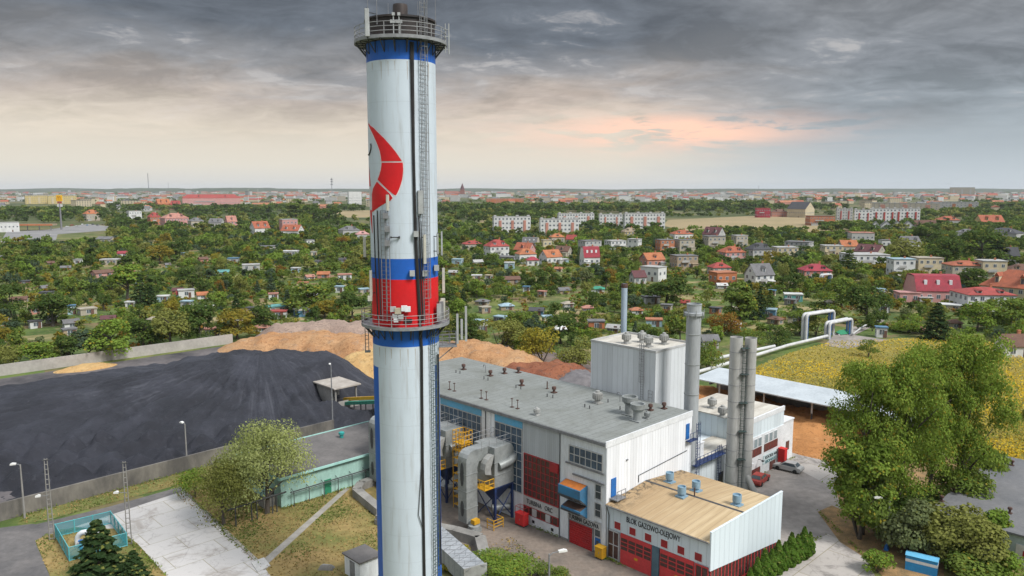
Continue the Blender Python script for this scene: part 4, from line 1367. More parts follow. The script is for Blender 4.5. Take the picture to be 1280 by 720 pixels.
# ================================================================ DUST COLLECTORS before the hall
def collector(first=True):
    """x = v, y = u, origin under the filter body"""
    t = thing('dust_collector', 'x', 'dust collector')
    bb = MB()
    for sx_, sy_ in ((-1, -1), (-1, 1), (1, -1), (1, 1)):
        l = MB(); l.box(sx_ * 1.5 - .14, sx_ * 1.5 + .14, sy_ * 1.75 - .14, sy_ * 1.75 + .14, 0, 4.5); l.build('leg', DKBLUE, t)
    bb.frustum((-1.5, -1.75, .3), (-1.5, 1.75, 3.6), .07, n=5); bb.frustum((-1.5, 1.75, .3), (-1.5, -1.75, 3.6), .07, n=5)
    bb.frustum((-1.5, -1.75, .3), (1.5, -1.75, 3.6), .07, n=5); bb.frustum((1.5, -1.75, .3), (-1.5, -1.75, 3.6), .07, n=5)
    bb.box(-1.6, 1.6, -1.85, 1.85, 4.3, 4.5)
    bb.build('brace', DKBLUE, t)
    bb = MB(); zh, zl = 4.3, 2.2
    top = [(-1.55, -1.8, zh), (1.55, -1.8, zh), (1.55, 1.8, zh), (-1.55, 1.8, zh)]
    low = [(-.3, -.3, zl), (.3, -.3, zl), (.3, .3, zl), (-.3, .3, zl)]
    bb.add(top + low, [(0, 1, 5, 4), (1, 2, 6, 5), (2, 3, 7, 6), (3, 0, 4, 7), (4, 5, 6, 7), (3, 2, 1, 0)])
    bb.build('hopper', DKBLUE, t)
    bb = MB()
    bb.prism([(-1.7, 4.5), (1.7, 4.5), (1.7, 8.6), (1.2, 9.3), (-1.7, 9.3)], 'y', -1.9, 1.9)
    for z in (5.9, 7.4): bb.box(-1.76, 1.76, -1.96, 1.96, z, z + .1)
    bb.build('filter_body', GALV, t)
    # tall inverted-U duct towards the yard
    bb = MB()
    pts = [(-1.7, 9.35)] + [(-4.2 - 1.2 * math.sin(a), 8.15 + 1.2 * math.cos(a)) for a in (0, .4, .8, 1.2, 1.57)] + [(-5.4, .9), (-3.6, .9), (-3.6, 7.2), (-3.3, 7.9), (-1.7, 7.9)]
    bb.prism(pts, 'y', -.8, .8)
    for z in (2.6, 4.6, 6.6): bb.box(-5.46, -3.54, -.86, .86, z, z + .1)
    d = bb.build('flue_duct', GALV, t)
    for z0, z1 in ((5.2, 8.0), (1.6, 3.5)):
        n = 14
        op = MB()
        op.prism([(.3 * math.cos(2 * math.pi * k / n), (z0 + z1) / 2 + (z1 - z0) / 2 * math.sin(2 * math.pi * k / n)) for k in range(n)], 'x', -5.47, -5.44)
        op.build('oval_port', STEEL, d)
    bb = MB()
    pts = [(-1.72, 8.5)] + [(-1.8 - 1.5 * math.sin(a), 7.0 + 1.5 * math.cos(a)) for a in (.3, .7, 1.1, 1.57, 1.9)] + [(-2.2, 6.2)] + [(-1.75 - .55 * math.sin(a), 7.0 + .5 * math.cos(a)) for a in (1.9, 1.4, .7)]
    bb.prism(pts, 'y', -1.85, -.95); bb.build('elbow_duct', GALV_L, t)
    bb = MB()
    bb.tube([(1.7, -.9, 7.2), (2.3, -1.3, 7.2), (2.6, -1.6, 6.8), (2.6, -1.6, 1.9), (2.4, -1.6, 1.4), (1.7, -1.2, 1.2), (-.4, 0, 1.2)], .42, 12)
    bb.build('clean_air_pipe', GALV, t, smooth=True)
    bb = MB(); bb.tube([(-1.0, -1.95, 7.0), (.6, -2.25, 7.3), (1.6, -2.1, 7.6), (2.2, -1.7, 7.6)], .5, 10); bb.build('side_duct', GALV, t, smooth=True)
    bb = MB(); bb.lathe([(.75, 0), (.75, .8), (.2, 1.0)], -4.7, -1.4, 14); bb.box(-5.4, -4.0, -2.0, -.9, 0, .5); bb.frustum((-4.7, -.6, .8), (-4.7, -1.5, .8), .45, n=12); bb.build('fan', GALV, t, smooth=True)
    bb = MB(); bb.box(-5.1, -4.2, -1.9, -1.2, 1.0, 1.5); bb.build('motor', YELLOW, t)
    bb = MB()
    bb.box(-3.4, -1.75, -1.9, .3, 4.55, 4.63)
    for x_ in (-3.4, -2.6, -1.8):
        bb.frustum((x_, -1.88, 4.6), (x_, -1.88, 5.7), .05, n=5)
    for z in (5.15, 5.7): bb.frustum((-3.4, -1.88, z), (-1.8, -1.88, z), .05, n=5)
    for y_ in (-1.9, -.9, .2): bb.frustum((-3.4, y_, 4.6), (-3.4, y_, 5.7), .05, n=5)
    for z in (5.15, 5.7): bb.frustum((-3.4, -1.88, z), (-3.4, .2, z), .05, n=5)
    bb.build('service_platform', YELLOW, t)
    bb = MB()
    for x_ in np.linspace(-3.6, 1.5, 5):
        for y_ in (-1.6, 1.6): bb.frustum((x_, y_, 9.3), (x_, y_, 10.4), .03, n=5)
    for y_ in (-1.6, 1.6):
        for z in (9.85, 10.4): bb.frustum((-3.6, y_, z), (1.5, y_, z), .028, n=5)
    bb.build('top_railing', RAILG, t)
    return t
c0 = collector()
DC = [(-1.7, 16.9, 'dust collector nearest the red glazing, its tall duct showing two oval ports'),
      (-1.7, 26.4, 'second dust collector behind the nearer one, half hidden by the chimney'),
      (-1.7, 36.3, 'dust collector whose duct stands beside the turquoise building')]
for i, (v, u, lb) in enumerate(DC):
    o = c0 if i == 0 else copy_tree(c0)
    o.location = S(v, u); o.rotation_euler = (0, 0, SITE_R); o.scale = (1, 1, 1.08)
    tag(o, lb, 'dust collector', 'dust collectors before the hall')
# yellow stair cage between the two
t = site_thing('stair_cage', 'yellow caged stair landing between the two dust collectors', 'stairs', -2.6, 22.0)
b = MB()
for z in np.linspace(.5, 9.0, 9):
    b.box(-.9, .9, -.9, .9, z, z + .05)
b.build('landings', YELLOW, t)
b = MB()
for x_ in (-.9, -.3, .3, .9):
    for y_ in (-.9, -.3, .3, .9):
        if abs(x_) > .8 or abs(y_) > .8: b.frustum((x_, y_, 0 if abs(x_) > .8 and abs(y_) > .8 else 7.6), (x_, y_, 10.6), .05, n=5)
for z in (8.2, 8.8, 9.4, 10.0, 10.6):
    b.tube([(-.9, -.9, z), (.9, -.9, z), (.9, .9, z), (-.9, .9, z), (-.9, -.9, z)], .045, 5)
b.build('cage', YELLOW, t)
t = site_thing('yellow_guard_rail', 'low yellow guard rail round a floor pit by the nearest collector', 'guard rail', -4.6, 13.9)
b = MB()
for x_, y_ in ((0, 0), (1.6, 0), (1.6, 1.2), (0, 1.2)): b.frustum((x_, y_, 0), (x_, y_, 1.3), .06, n=6)
for z in (.45, .85, 1.28): b.tube([(0, 1.2, z), (0, 0, z), (1.6, 0, z), (1.6, 1.2, z)], .05, 5)
b.build('rails', YELLOW, t)
# concrete channel walls, quilted flue duct
def wall_run(name, label, cat, pts, h, w, m, closed=False, coping=None):
    t = thing(name, label, cat, pts[0])
    bb = MB(pts[0].x, pts[0].y, 0)
    for a, c in zip(pts[:-1], pts[1:]):
        d = (c - a).normalized(); n = Vector((-d.y, d.x, 0)) * w / 2
        a2, c2 = a - d * w * .0, c + d * w * .0
        bb.prism([((a2 + n).x, (a2 + n).y), ((c2 + n).x, (c2 + n).y), ((c2 - n).x, (c2 - n).y), ((a2 - n).x, (a2 - n).y)], 'z', 0, h)
    bb.build('panels', m, t)
    if coping:
        bb = MB(pts[0].x, pts[0].y, 0)
        for a, c in zip(pts[:-1], pts[1:]):
            d = (c - a).normalized(); n = Vector((-d.y, d.x, 0)) * (w / 2 + .08)
            bb.prism([((a + n).x, (a + n).y), ((c + n).x, (c + n).y), ((c - n).x, (c - n).y), ((a - n).x, (a - n).y)], 'z', h + .002, h + .12)
        bb.build('coping', coping, t)
    return t
wall_run('flue_channel', 'bent concrete channel on the lawn at the turquoise building', 'channel', [gp(476, 645), gp(446, 620), gp(452, 611), gp(480, 601)], 1.1, 1.2, CONC)
wall_run('flue_channel', 'concrete channel elbow right of the chimney by the collector fan', 'channel', [gp(548, 668), gp(569, 672), gp(600, 681), gp(608, 712)], 1.2, 1.3, CONC)
qd = thing('quilted_duct', 'grey diamond-quilted duct running out from the chimney foot', 'duct', gp(575, 720))
QM = felt_mat('quilted_sheet', (0.33, 0.35, 0.37), (0.22, 0.24, 0.26), row=1.2, width=1.2, seam=.45)
b = MB(*gp(575, 720))
A_, B_ = gp(546, 690), gp(594, 735)
d = (B_ - A_).normalized(); n = Vector((-d.y, d.x, 0)) * 1.25
ex = [A_ - d * 2, B_]
b.prism([((ex[0] + n).x, (ex[0] + n).y), ((ex[1] + n).x, (ex[1] + n).y), ((ex[1] - n).x, (ex[1] - n).y), ((ex[0] - n).x, (ex[0] - n).y)], 'z', 0.5, 2.4)
b.build('duct_body', QM, qd)
b = MB(*gp(575, 720))
for k in range(-2, 9):
    c = A_ + d * k * 1.1
    for s in (1, -1):
        p = c + n * s; q = c + d * 1.1 * 1.0 - n * s
        b.frustum((p.x, p.y, 2.41), (q.x, q.y, 2.41), .03, n=4)
b.build('stiffener_ribs', STEELG, qd)
b = MB(*gp(575, 720)); e = B_ + d * .12
b.prism([((B_ + n * 1.1).x, (B_ + n * 1.1).y), ((e + n * 1.1).x, (e + n * 1.1).y), ((e - n * 1.1).x, (e - n * 1.1).y), ((B_ - n * 1.1).x, (B_ - n * 1.1).y)], 'z', .4, 2.5)
b.build('end_flange', GALV_L, qd)
# cabinets, skip, booth, tank
def cabinet(name, label, cat, loc, rz, w, dp, h, m, legs=.2):
    t = thing(name, label, cat, loc, rz)
    bb = MB(); bb.box(-w / 2, w / 2, -dp / 2, dp / 2, legs, h - .08); bb.box(-w / 2 - .05, w / 2 + .05, -dp / 2 - .06, dp / 2 + .05, h - .078, h); bb.build('body', m, t)
    bb = MB(); bb.box(-w / 2 + .06, -.01, -dp / 2 - .03, -dp / 2, legs + .08, h - .16); bb.box(.01, w / 2 - .06, -dp / 2 - .03, -dp / 2, legs + .08, h - .16)
    d_ = bb.build('door', m, t)
    bb = MB(); bb.box(.06, .1, -dp / 2 - .07, -dp / 2 - .03, h * .5, h * .62); bb.build('handle', STEELG, d_)
    for sx_ in (-1, 1):
        bb = MB(); bb.box(sx_ * (w / 2 - .12) - .05, sx_ * (w / 2 - .12) + .05, -dp / 2 + .05, dp / 2 - .05, 0, legs); bb.build('leg', STEEL, t)
    return t
RY = SITE_R - math.pi / 2
cabinet('gas_cabinet', 'yellow gas cabinet between the blue door and the low block', 'cabinet', S(-.75, .15), SITE_R - R(90), 1.05, .8, 1.5, YELLOW)
t = cabinet('red_cabinet', 'bright red steel cage cabinet under the TURBINA ORC sign', 'cabinet', S(-1.0, 12.6), SITE_R - R(90), 1.5, .9, 1.7, mat('bright_red', (0.62, .03, .03), (.5, .03, .03), scale=2))
b = MB()
for x_ in (-.72, .72):
    for y_ in (-.42, .42): b.frustum((x_, y_, 1.7), (x_, y_, 2.5), .035, n=5)
b.tube([(-.72, -.42, 2.5), (.72, -.42, 2.5), (.72, .42, 2.5), (-.72, .42, 2.5), (-.72, -.42, 2.5)], .035, 5)
b.build('top_frame', REDM, t)
t = site_thing('red_booth', 'tall bright red locker beside the brown door of the boiler house', 'locker', 41.8, -.75)
b = MB(); b.box(-.45, .45, -.5, .5, 0, 2.9); b.box(-.5, .5, -.55, .55, 2.9, 3.0); b.build('body', mat('bright_red'  , (0.62, .03, .03), (.5, .03, .03), scale=2), t)
b = MB(); b.box(-.36, .36, -.54, -.5, .15, 2.7); dd = b.build('door', mat('bright_red', (0.62, .03, .03)), t)
b = MB(); b.box(.2, .26, -.6, -.54, 1.2, 1.5); b.build('handle', STEELG, dd)
# ================================================================ LAMPS AND MASTS
def street_lamp(label, loc, h, arm, rz=0.0, head=(.75, .28), post=CONC, flood=True, foot=None):
    t = thing('street_lamp', label, 'street lamp', loc, rz, 'street lamps round the yard')
    bb = MB(); bb.frustum((0, 0, 0), (0, 0, h), .14, .08, n=10); bb.build('pole', post, t)
    bb = MB(); bb.tube([(0, 0, h - .25), (arm * .3, 0, h + .05), (arm, 0, h + .12)], .045, 6); bb.build('arm', STEELG, t)
    bb = MB(); bb.prism([(arm - .1, h + .06), (arm + head[0], h + .06), (arm + head[0], h + .2), (arm + head[0] * .6, h + .3), (arm - .1, h + .22)], 'y', -head[1] / 2, head[1] / 2)
    hd = bb.build('lamp_head', mat('lamp_white', (.72, .72, .7), (.6, .6, .58), scale=2), t)
    bb = MB(); bb.box(arm, arm + head[0] - .08, -head[1] / 2 + .04, head[1] / 2 - .04, h + .03, h + .058); bb.build('diffuser', GREYP, hd)
    if foot:
        bb = MB(); bb.frustum((0, 0, 0), (0, 0, 1.0), .35, .16, n=4); bb.build('foot', foot, t)
    return t
street_lamp('concrete lamp post at the road end of the retaining wall', gp(31, 648), 7.2, .55, R(200), (.55, .4))
street_lamp('lamp post rising behind the middle of the retaining wall', S(-22.6, 63.2), 6.6, .5, R(150), (.55, .4))
street_lamp('tall thin lamp post between the coal heap and the turquoise building', gp(416, 534), 11.2, .5, R(120), (.4, .3), STEELG)
street_lamp('lamp post with a blue foot among the bushes under the poplars', gp(1108, 688), 6.3, 1.0, R(178), (.8, .3), STEELG, foot=BLUE)
street_lamp('grey street lamp reaching over the brown yard below the TURBINA GAZOWA door', Vector((3.5, 68.3, 0)), 8.0, 1.0, R(15), (.75, .3), STEELG)
def lattice_mast(label, loc, h, lamp_z, rz):
    t = thing('lattice_post', label, 'lattice post', loc, rz, 'lattice posts by the valve pit')
    bb = MB()
    w0, w1 = .26, .15
    for s in (-1, 1):
        bb.add([], [])
        bb.frustum((s * w0, 0, 0), (s * w1, 0, h), .07, .05, n=4)
    n = int(h / .62)
    for k in range(n + 1):
        z = .2 + (h - .3) * k / n
        w_ = w0 + (w1 - w0) * z / h
        bb.frustum((-w_, 0, z), (w_, 0, z), .045, n=4)
    bb.build('shaft', CONC, t)
    bb = MB(); bb.frustum((0, -.05, lamp_z), (-.9, -.1, lamp_z + .1), .035, n=5); bb.build('arm', STEELG, t)
    bb = MB(); bb.prism([(-.8, lamp_z), (-1.35, lamp_z), (-1.35, lamp_z + .15), (-1.0, lamp_z + .28), (-.8, lamp_z + .2)], 'y', -.22, .1); bb.build('lamp_head', mat('lamp_white', (.72, .72, .7)), t)
    bb = MB(); bb.box(-.4, .4, -.05, .05, h - .25, h - .15); bb.build('cross_arm', STEEL, t)
    return t
lattice_mast('concrete lattice post left of the fenced valve pit', gp(65, 675), 10.2, 5.6, R(20))
lattice_mast('concrete lattice post at the slabs, right of the fenced valve pit', gp(162, 681), 10.3, 6.5, R(10))

# ================================================================ RETAINING WALL, VALVE PIT, TURQUOISE BUILDING
WALL_P = [S(-50.0, 60.0), S(-41, 60.4), S(-30, 60.8), S(-18, 61.2), S(-10, 61.4), S(2, 61.5)]
wall_run('retaining_wall', 'long stained concrete wall holding the coal back from the road', 'wall', WALL_P, 2.35, .35, CONC_D)
fz = [gp(70, 672), gp(87, 702), gp(159, 683), gp(139, 655)]
ft = thing('pit_fence', 'turquoise mesh fence around the white arched pipe', 'fence', fz[1])
FEN = mat('fence_turquoise', (0.10, 0.42, 0.45), (0.08, 0.33, 0.36), scale=1.5, rough=.5)
def meshmat():
    m, t, b_ = bsdf_mat('wire_mesh')
    oc = t.n('ShaderNodeTexCoord').outputs['Object']
    sp = t.n('ShaderNodeSeparateXYZ'); t.l(oc, sp.inputs[0])
    k = t.m('ADD', sp.outputs[0], sp.outputs[1])
    a = t.m('GREATER_THAN', t.m('FRACT', t.m('MULTIPLY', t.m('ADD', k, sp.outputs[2]), 7.0)), .70)
    c = t.m('GREATER_THAN', t.m('FRACT', t.m('MULTIPLY', t.m('SUBTRACT', k, sp.outputs[2]), 7.0)), .70)
    t.l(t.m('MAXIMUM', a, c), b_.inputs['Alpha'])
    b_.inputs['Base Color'].default_value = (0.05, .28, .33, 1)
    return m
WIRE = meshmat()
for i in range(4):
    a, c = fz[i], fz[(i + 1) % 4]
    L = (c - a).length; d = (c - a).normalized()
    n_ = 4 if i % 2 == 0 else 3
    o_ = fz[1]
    for k in range(n_):
        p = a + d * L * k / n_ - o_
        bb = MB(); bb.frustum((p.x, p.y, 0), (p.x, p.y, 1.75), .075, n=6); bb.build('post', FEN, ft)
    bb = MB()
    p, q = a - o_, c - o_
    for z in (.12, 1.68): bb.frustum((p.x, p.y, z), (q.x, q.y, z), .05, n=5)
    rl = bb.build('rail', FEN, ft)
    bb = MB(); nn = Vector((-d.y, d.x, 0)) * .006
    bb.prism([((p + nn).x, (p + nn).y), ((q + nn).x, (q + nn).y), ((q - nn).x, (q - nn).y), ((p - nn).x, (p - nn).y)], 'z', .15, 1.64)
    bb.build('mesh_panel', WIRE, ft)
vt = thing('pipe_arch', 'white insulated pipe arch with blue valves inside the fenced pit', 'pipe', gp(108, 684))
b = MB(); pts = [(-1.0, 0, 0), (-1.0, 0, .9)] + [(-math.cos(a), 0, .9 + 1.0 * math.sin(a)) for a in (.35, .8, 1.2, 1.57, 1.95, 2.4, 2.8)] + [(1.0, 0, .9), (1.0, 0, 0)]
b.tube(pts, .3, 12); b.build('insulated_pipe', WHITE, vt, smooth=True)
b = MB(); b.tube([(p[0] * .8 + .9, .9, p[2] * .8) for p in pts], .26, 10); b.build('insulated_pipe', GREYP, vt, smooth=True)
for x_ in (-.2, 1.2):
    b = MB(); b.frustum((x_, -.7, 0), (x_, -.7, 1.1), .18, n=10); b.lathe([(.3, 1.1), (.3, 1.18)], x_, -.7, 12); b.build('valve', BLUE, vt)

gb = site_thing('turquoise_building', 'long low turquoise building with grey felt roof', 'building', -20.0, 38.5)
gB = lambda: MB(-20.0, 38.5, 0)
b = gB(); b.box(-20, 2, 38.6, 50.6, 0, 4.1); b.build('wall', TURQ, gb)
b = gB(); b.box(-20.3, 2.2, 38.2, 50.9, 4.104, 4.30); r_ = b.build('roof', FELT, gb)
EDG = mat('eaves_mint', (0.36, .60, .55), (.28, .5, .46), scale=1)
b = gB(); b.box(-20.38, 2.2, 50.91, 51.05, 4.0, 4.42); b.box(-20.45, -20.31, 38.2, 50.9, 4.0, 4.36); b.box(-20.3, 2.2, 38.06, 38.19, 4.02, 4.34); b.build('roof_edge', EDG, r_)
v, u = to_site(gp(427, 547, 4.3)); b = gB(); b.lathe([(.3, 4.3), (.3, 4.8), (.45, 4.85), (.45, 5.15), (.1, 5.3)], v, u, 12); b.build('roof_vent', TURQD, r_, smooth=True)
v, u = to_site(gp(404, 614, 0)); b = gB(); b.box(v - .5, v + .5, 38.5, 38.6, 0, 2.1); dd = b.build('door', mat('green_door', (.03, .22, .12), (.02, .16, .09), scale=2), gb)
b = gB(); b.box(v + .28, v + .36, 38.44, 38.5, 1.0, 1.15); b.build('handle', STEELG, dd)
b = gB()
for v in np.linspace(-18.5, -5, 7): b.frustum((v, 37.9, 0), (v, 37.9, 2.1), .06, n=6); b.frustum((v, 37.9, 2.05), (v, 38.6, 2.3), .04, n=5)
b.tube([(-19, 37.9, 2.1), (-2, 37.9, 2.1)], .09, 8); b.tube([(-19, 37.75, 1.95), (-2, 37.75, 1.95)], .05, 6); b.build('wall_pipe', STEEL, gb)
b = gB(); b.box(-20.06, -19.98, 40.5, 41.5, 0, 2.1); b.build('door', STEEL, gb)
b = gB(); b.box(-20.06, -19.98, 43.5, 46.0, 1.2, 2.8); b.build('window', GLASS, gb)
t = site_thing('pipe_rack', 'dark steel pipe rack crossing the lawn under the willows', 'pipe rack', -24.6, 37.6)
b = MB()
for v, u in ((0, 0), (.7, 0), (3.0, .3), (3.6, .3), (-2.2, -.2)): b.frustum((v, u, 0), (v, u, 2.4), .09, n=6)
b.tube([(-3, 0, 2.4), (5, .3, 2.4)], .1, 8); b.tube([(-3, .3, 2.2), (5, .6, 2.2)], .08, 8)
b.build('frame', STEEL, t)
t = site_thing('outside_steps', 'grey outside steps with rail at the turquoise end wall', 'steps', -21.6, 40.0)
b = MB()
for k in range(6): b.box(-.15, 1.5, k * .32, (k + 1) * .32, 0, 1.5 - k * .25)
b.build('treads', CONC, t)
b = MB()
for k in (0, 3, 5): b.frustum((-.1, k * .35, 1.3 - k * .24), (-.1, k * .35, 2.5 - k * .24), .04, n=5)
b.tube([(-.1, 0, 2.5), (-.1, 1.75, 1.3)], .04, 5); b.build('handrail', STEEL, t)
# small grey-roofed kiosk at the bottom
k_ = site_thing('meter_kiosk', 'small white kiosk with flat dark roof left of the chimney foot', 'kiosk', -22.2, 16.2)
b = MB(); b.box(-1.3, 1.3, -1.5, 1.5, 0, 2.25); b.build('wall', WHITE2, k_)
b = MB(); b.box(-1.5, 1.5, -1.75, 1.7, 2.254, 2.42); b.build('roof', FELT, k_)
b = MB(); b.box(-1.36, -1.29, -.5, .4, 0, 1.95); b.build('door', STEELG, k_)
t = thing('stone_lump', 'broken concrete lump lying on the dry lawn by the kiosk', 'stone', gp(408, 711))
b = MB(); b.add([(-.9, -.4, 0), (.8, -.5, 0), (.9, .4, 0), (-.7, .5, 0), (-.6, -.25, .55), (.5, -.35, .65), (.6, .2, .4), (-.4, .3, .45)], [(3, 2, 1, 0), (4, 5, 6, 7), (0, 1, 5, 4), (1, 2, 6, 5), (2, 3, 7, 6), (3, 0, 4, 7)])
b.build('block', CONC, t)
t = site_thing('pallet_stack', 'small stack of grey boxes beside the chimney lawn', 'boxes', -13.4, 25.4)
b = MB(); b.box(-.6, .6, -.5, .5, 0, .7); b.box(-.5, .2, -.4, .4, .7, 1.2); b.build('box', CONC, t)

# ================================================================ COAL, CHIPS, HUT, CONVEYOR
def fbm(x, y, s, o=4):
    return noise.fractal(Vector((x * s, y * s, 3.7)), .9, 2.1, o)
def heightfield(v0, v1, u0, u1, step, fn):
    nv, nu = int((v1 - v0) / step) + 1, int((u1 - u0) / step) + 1
    V = np.zeros((nv * nu, 3)); H_ = np.zeros(nv * nu)
    k = 0
    for i in range(nv):
        for j in range(nu):
            v, u = v0 + i * step, u0 + j * step
            p = S(v, u, fn(v, u)); V[k] = p; k += 1
    idx = np.arange(nv * nu).reshape(nv, nu)
    F = np.stack([idx[:-1, :-1], idx[1:, :-1], idx[1:, 1:], idx[:-1, 1:]], -1).reshape(-1, 4)
    keep = (V[F][:, :, 2].max(axis=1) > -0.04)
    return V, F[keep]
rnd = random.Random(11)
dumps = []
for row in range(5):
    for k in range(20):
        v = -72 + k * 4.4 + rnd.uniform(-1.0, 1.0) + (row % 2) * 2.2
        u = 65.5 + row * 4.2 + rnd.uniform(-.9, .9) + max(0, (-v - 20)) * .12
        if rnd.random() < .10 or v > 2 - row * 9: continue
        dumps.append((v, u, rnd.uniform(2.6, 3.4), rnd.uniform(2.0, 3.0)))
for k in range(12):
    dumps.append((rnd.uniform(-4, 14), rnd.uniform(63.5, 70), rnd.uniform(2.2, 3.4), rnd.uniform(.7, 1.5)))
dumps += [(7, 70, 6.5, 2.6), (2, 73, 5, 1.8)]
def sstep(a, b_, x):
    t = min(1, max(0, (x - a) / (b_ - a))); return t * t * (3 - 2 * t)
RIDGE = [(16.5, 92, 7.4), (12, 98, 7.6), (6, 104, 7.5), (0, 106, 6.9)]
def coal_h(v, u):
    # ridge of the heap, tipping faces all round
    h = 0
    for a, c, hh in RIDGE:
        dv, du = v - a, u - c
        k = hh + 1.5 - math.hypot(dv, du * .85) * (.60 if dv > -2 else .40)
        h = max(h, min(k, hh - .5 + .12 * (k - hh)))
    # bulldozed fan running down to the front and the left
    dv, du = v - 10, u - 104
    r = math.hypot(dv, du); th = math.atan2(du, dv)
    fan = 6.6 * max(0, 1 - math.hypot(dv / (88.0 if dv < 0 else 26.0), du / (44.0 if du < 0 else 27.0))) ** .95
    fur = abs(math.sin(th * 26 + fbm(v, u, .05) * 3)) - .6
    fan += fur * .95 * sstep(8, 20, r) * sstep(.2, 1.2, fan) + .30 * fbm(v, u, .22)
    shelf = (3.0 + .6 * fbm(v, u, .05)) * sstep(86, 106, u) * (1 - sstep(124, 133, u)) * (1 - sstep(-6, 6, v))
    fan *= 1 - (1 - sstep(66, 90, u)) * (1 - sstep(-6, 6, v)) * .75
    h = max(h + .35 * fbm(v, u, .2), fan, shelf)
    edge = sstep(62.0, 67, u) * (1 - sstep(126, 137, u)) * (1 - sstep(22, 31, v))
    h *= edge
    for a, c, w_, hh in dumps:
        q = ((v - a) / w_) ** 2 + ((u - c) / (w_ * (.62 if u < c else 1.15))) ** 2
        if q < 1: h = max(h, h * .35 + hh * (1 - q ** .75) * (1.0 + .12 * fbm(v, u, .9)))
    h += .26 * fbm(v, u, .38) + .12 * fbm(v, u, 1.1, 4)
    hut = sstep(5.0, 9.5, math.hypot(v - 14.5, u - 74.5))
    out = sstep(61.8, 63.2, u) * (1 - sstep(131, 139, u)) * (1 - sstep(24, 32, v)) * hut
    return h * out - .08 * (1 - out) - .02
def coal_mat():
    m, t, b_ = bsdf_mat('coal')
    pos = t.n('ShaderNodeNewGeometry').outputs['Position']
    n1 = t.noise(pos, .08, 7, .65, .8); n2 = t.noise(pos, 1.1, 7, .75); n3 = t.noise(pos, 5, 4, .7)
    # dusty machine tracks fanning out from the heap
    sp = t.n('ShaderNodeSeparateXYZ'); t.l(pos, sp.inputs[0])
    c0_ = S(10, 104)
    dx = t.m('SUBTRACT', sp.outputs[0], c0_.x); dy = t.m('SUBTRACT', sp.outputs[1], c0_.y)
    ang = t.m('ARCTAN2', dx, t.m('MULTIPLY', dy, -1.0))
    r_ = t.m('SQRT', t.m('ADD', t.m('MULTIPLY', dx, dx), t.m('MULTIPLY', dy, dy)))
    cv_ = t.n('ShaderNodeCombineXYZ'); t.l(t.m('MULTIPLY', ang, 26.0), cv_.inputs[0]); t.l(t.m('MULTIPLY', r_, .045), cv_.inputs[1])
    n4 = t.noise(cv_.outputs[0], 1.3, 6, .7, .6)
    inner = t.smooth(r_, 44, 30)
    trk = t.m('MULTIPLY', t.m('MULTIPLY', t.smooth(n4, .50, .66), t.smooth(n1, .34, .58)), inner)
    c = t.mix(t.smooth(n1, .35, .7), (.014, .0155, .022), (.032, .0345, .047))
    c = t.mix(t.m('MULTIPLY', trk, .5), c, (.078, .082, .098))
    c = t.mix(t.m('MULTIPLY', t.smooth(n4, .46, .36), t.m('MULTIPLY', inner, .35)), c, (.016, .017, .021))
    c = t.mix(t.m('MULTIPLY', t.smooth(n2, .56, .76), .7), c, (.085, .09, .108))
    c = t.mix(t.m('MULTIPLY', t.smooth(n3, .45, .25), .5), c, (.014, .014, .017))
    t.l(c, b_.inputs['Base Color']); b_.inputs['Roughness'].default_value = .7; b_.inputs['Specular IOR Level'].default_value = .35
    bn = t.n('ShaderNodeBump'); bn.inputs['Strength'].default_value = 1.0; bn.inputs['Distance'].default_value = .35
    t.l(n2, bn.inputs['Height']); t.l(bn.outputs[0], b_.inputs['Normal'])
    return m
V, F = heightfield(-92, 33, 61.6, 140, .46, coal_h)
o = link('coal_heap', np_mesh('coal_heap', V, F, coal_mat(), smooth=True))
tag(o, 'vast black coal heap furrowed by bulldozers behind the retaining wall', 'coal heap')

def chip_mat(name, c1, c2, c3):
    m, t, b_ = bsdf_mat(name)
    pos = t.n('ShaderNodeNewGeometry').outputs['Position']
    n1 = t.noise(pos, .09, 6, .65, .6); n2 = t.noise(pos, 1.3, 6, .75); n3 = t.noise(pos, .35, 6, .7, .5)
    c = t.mix(t.smooth(n1, .38, .66), c1, c2)
    c = t.mix(t.m('MULTIPLY', t.smooth(n3, .52, .68), .7), c, c3)
    n4 = t.noise(pos, 3.2, 4, .7)
    c = t.mix(t.m('MULTIPLY', t.smooth(n2, .50, .66), .75), c, tuple(x * .45 for x in c1))
    c = t.mix(t.m('MULTIPLY', t.smooth(n4, .52, .66), .5), c, tuple(min(1, x * 1.5) for x in c2))
    t.l(c, b_.inputs['Base Color']); b_.inputs['Roughness'].default_value = 1; b_.inputs['Specular IOR Level'].default_value = .1
    bn = t.n('ShaderNodeBump'); bn.inputs['Strength'].default_value = .9; bn.inputs['Distance'].default_value = .3
    t.l(n2, bn.inputs['Height']); t.l(bn.outputs[0], b_.inputs['Normal'])
    return m
def heap(name, label, lumps, m, step=.8):
    vs_ = [l[0] for l in lumps]; us_ = [l[1] for l in lumps]; mx = max(max(l[2], l[3]) for l in lumps) * 1.35
    def fn(v, u):
        h = 0
        for a, c, wv, wu, hh in lumps:
            q = math.hypot((v - a) / wv, (u - c) / wu)
            if q < 1.2: h = max(h, hh * .72 * min(1, max(0, 1 - q) * 1.75) ** .9)
        k = h + (.75 * fbm(v, u, .16) + .4 * fbm(v, u, .45) + .16 * fbm(v, u, 1.4)) * min(1, h * .5)
        return k - .06
    V, F = heightfield(min(vs_) - mx, max(vs_) + mx, min(us_) - mx, max(us_) + mx, step, fn)
    k = V[F][:, :, 2].max(axis=1) > .0
    o = link(name, np_mesh(name, V, F[k], m, smooth=True))
    return tag(o, label, 'heap')
CH1 = chip_mat('wood_chips', (.36, .19, .09), (.42, .26, .14), (.27, .20, .145))
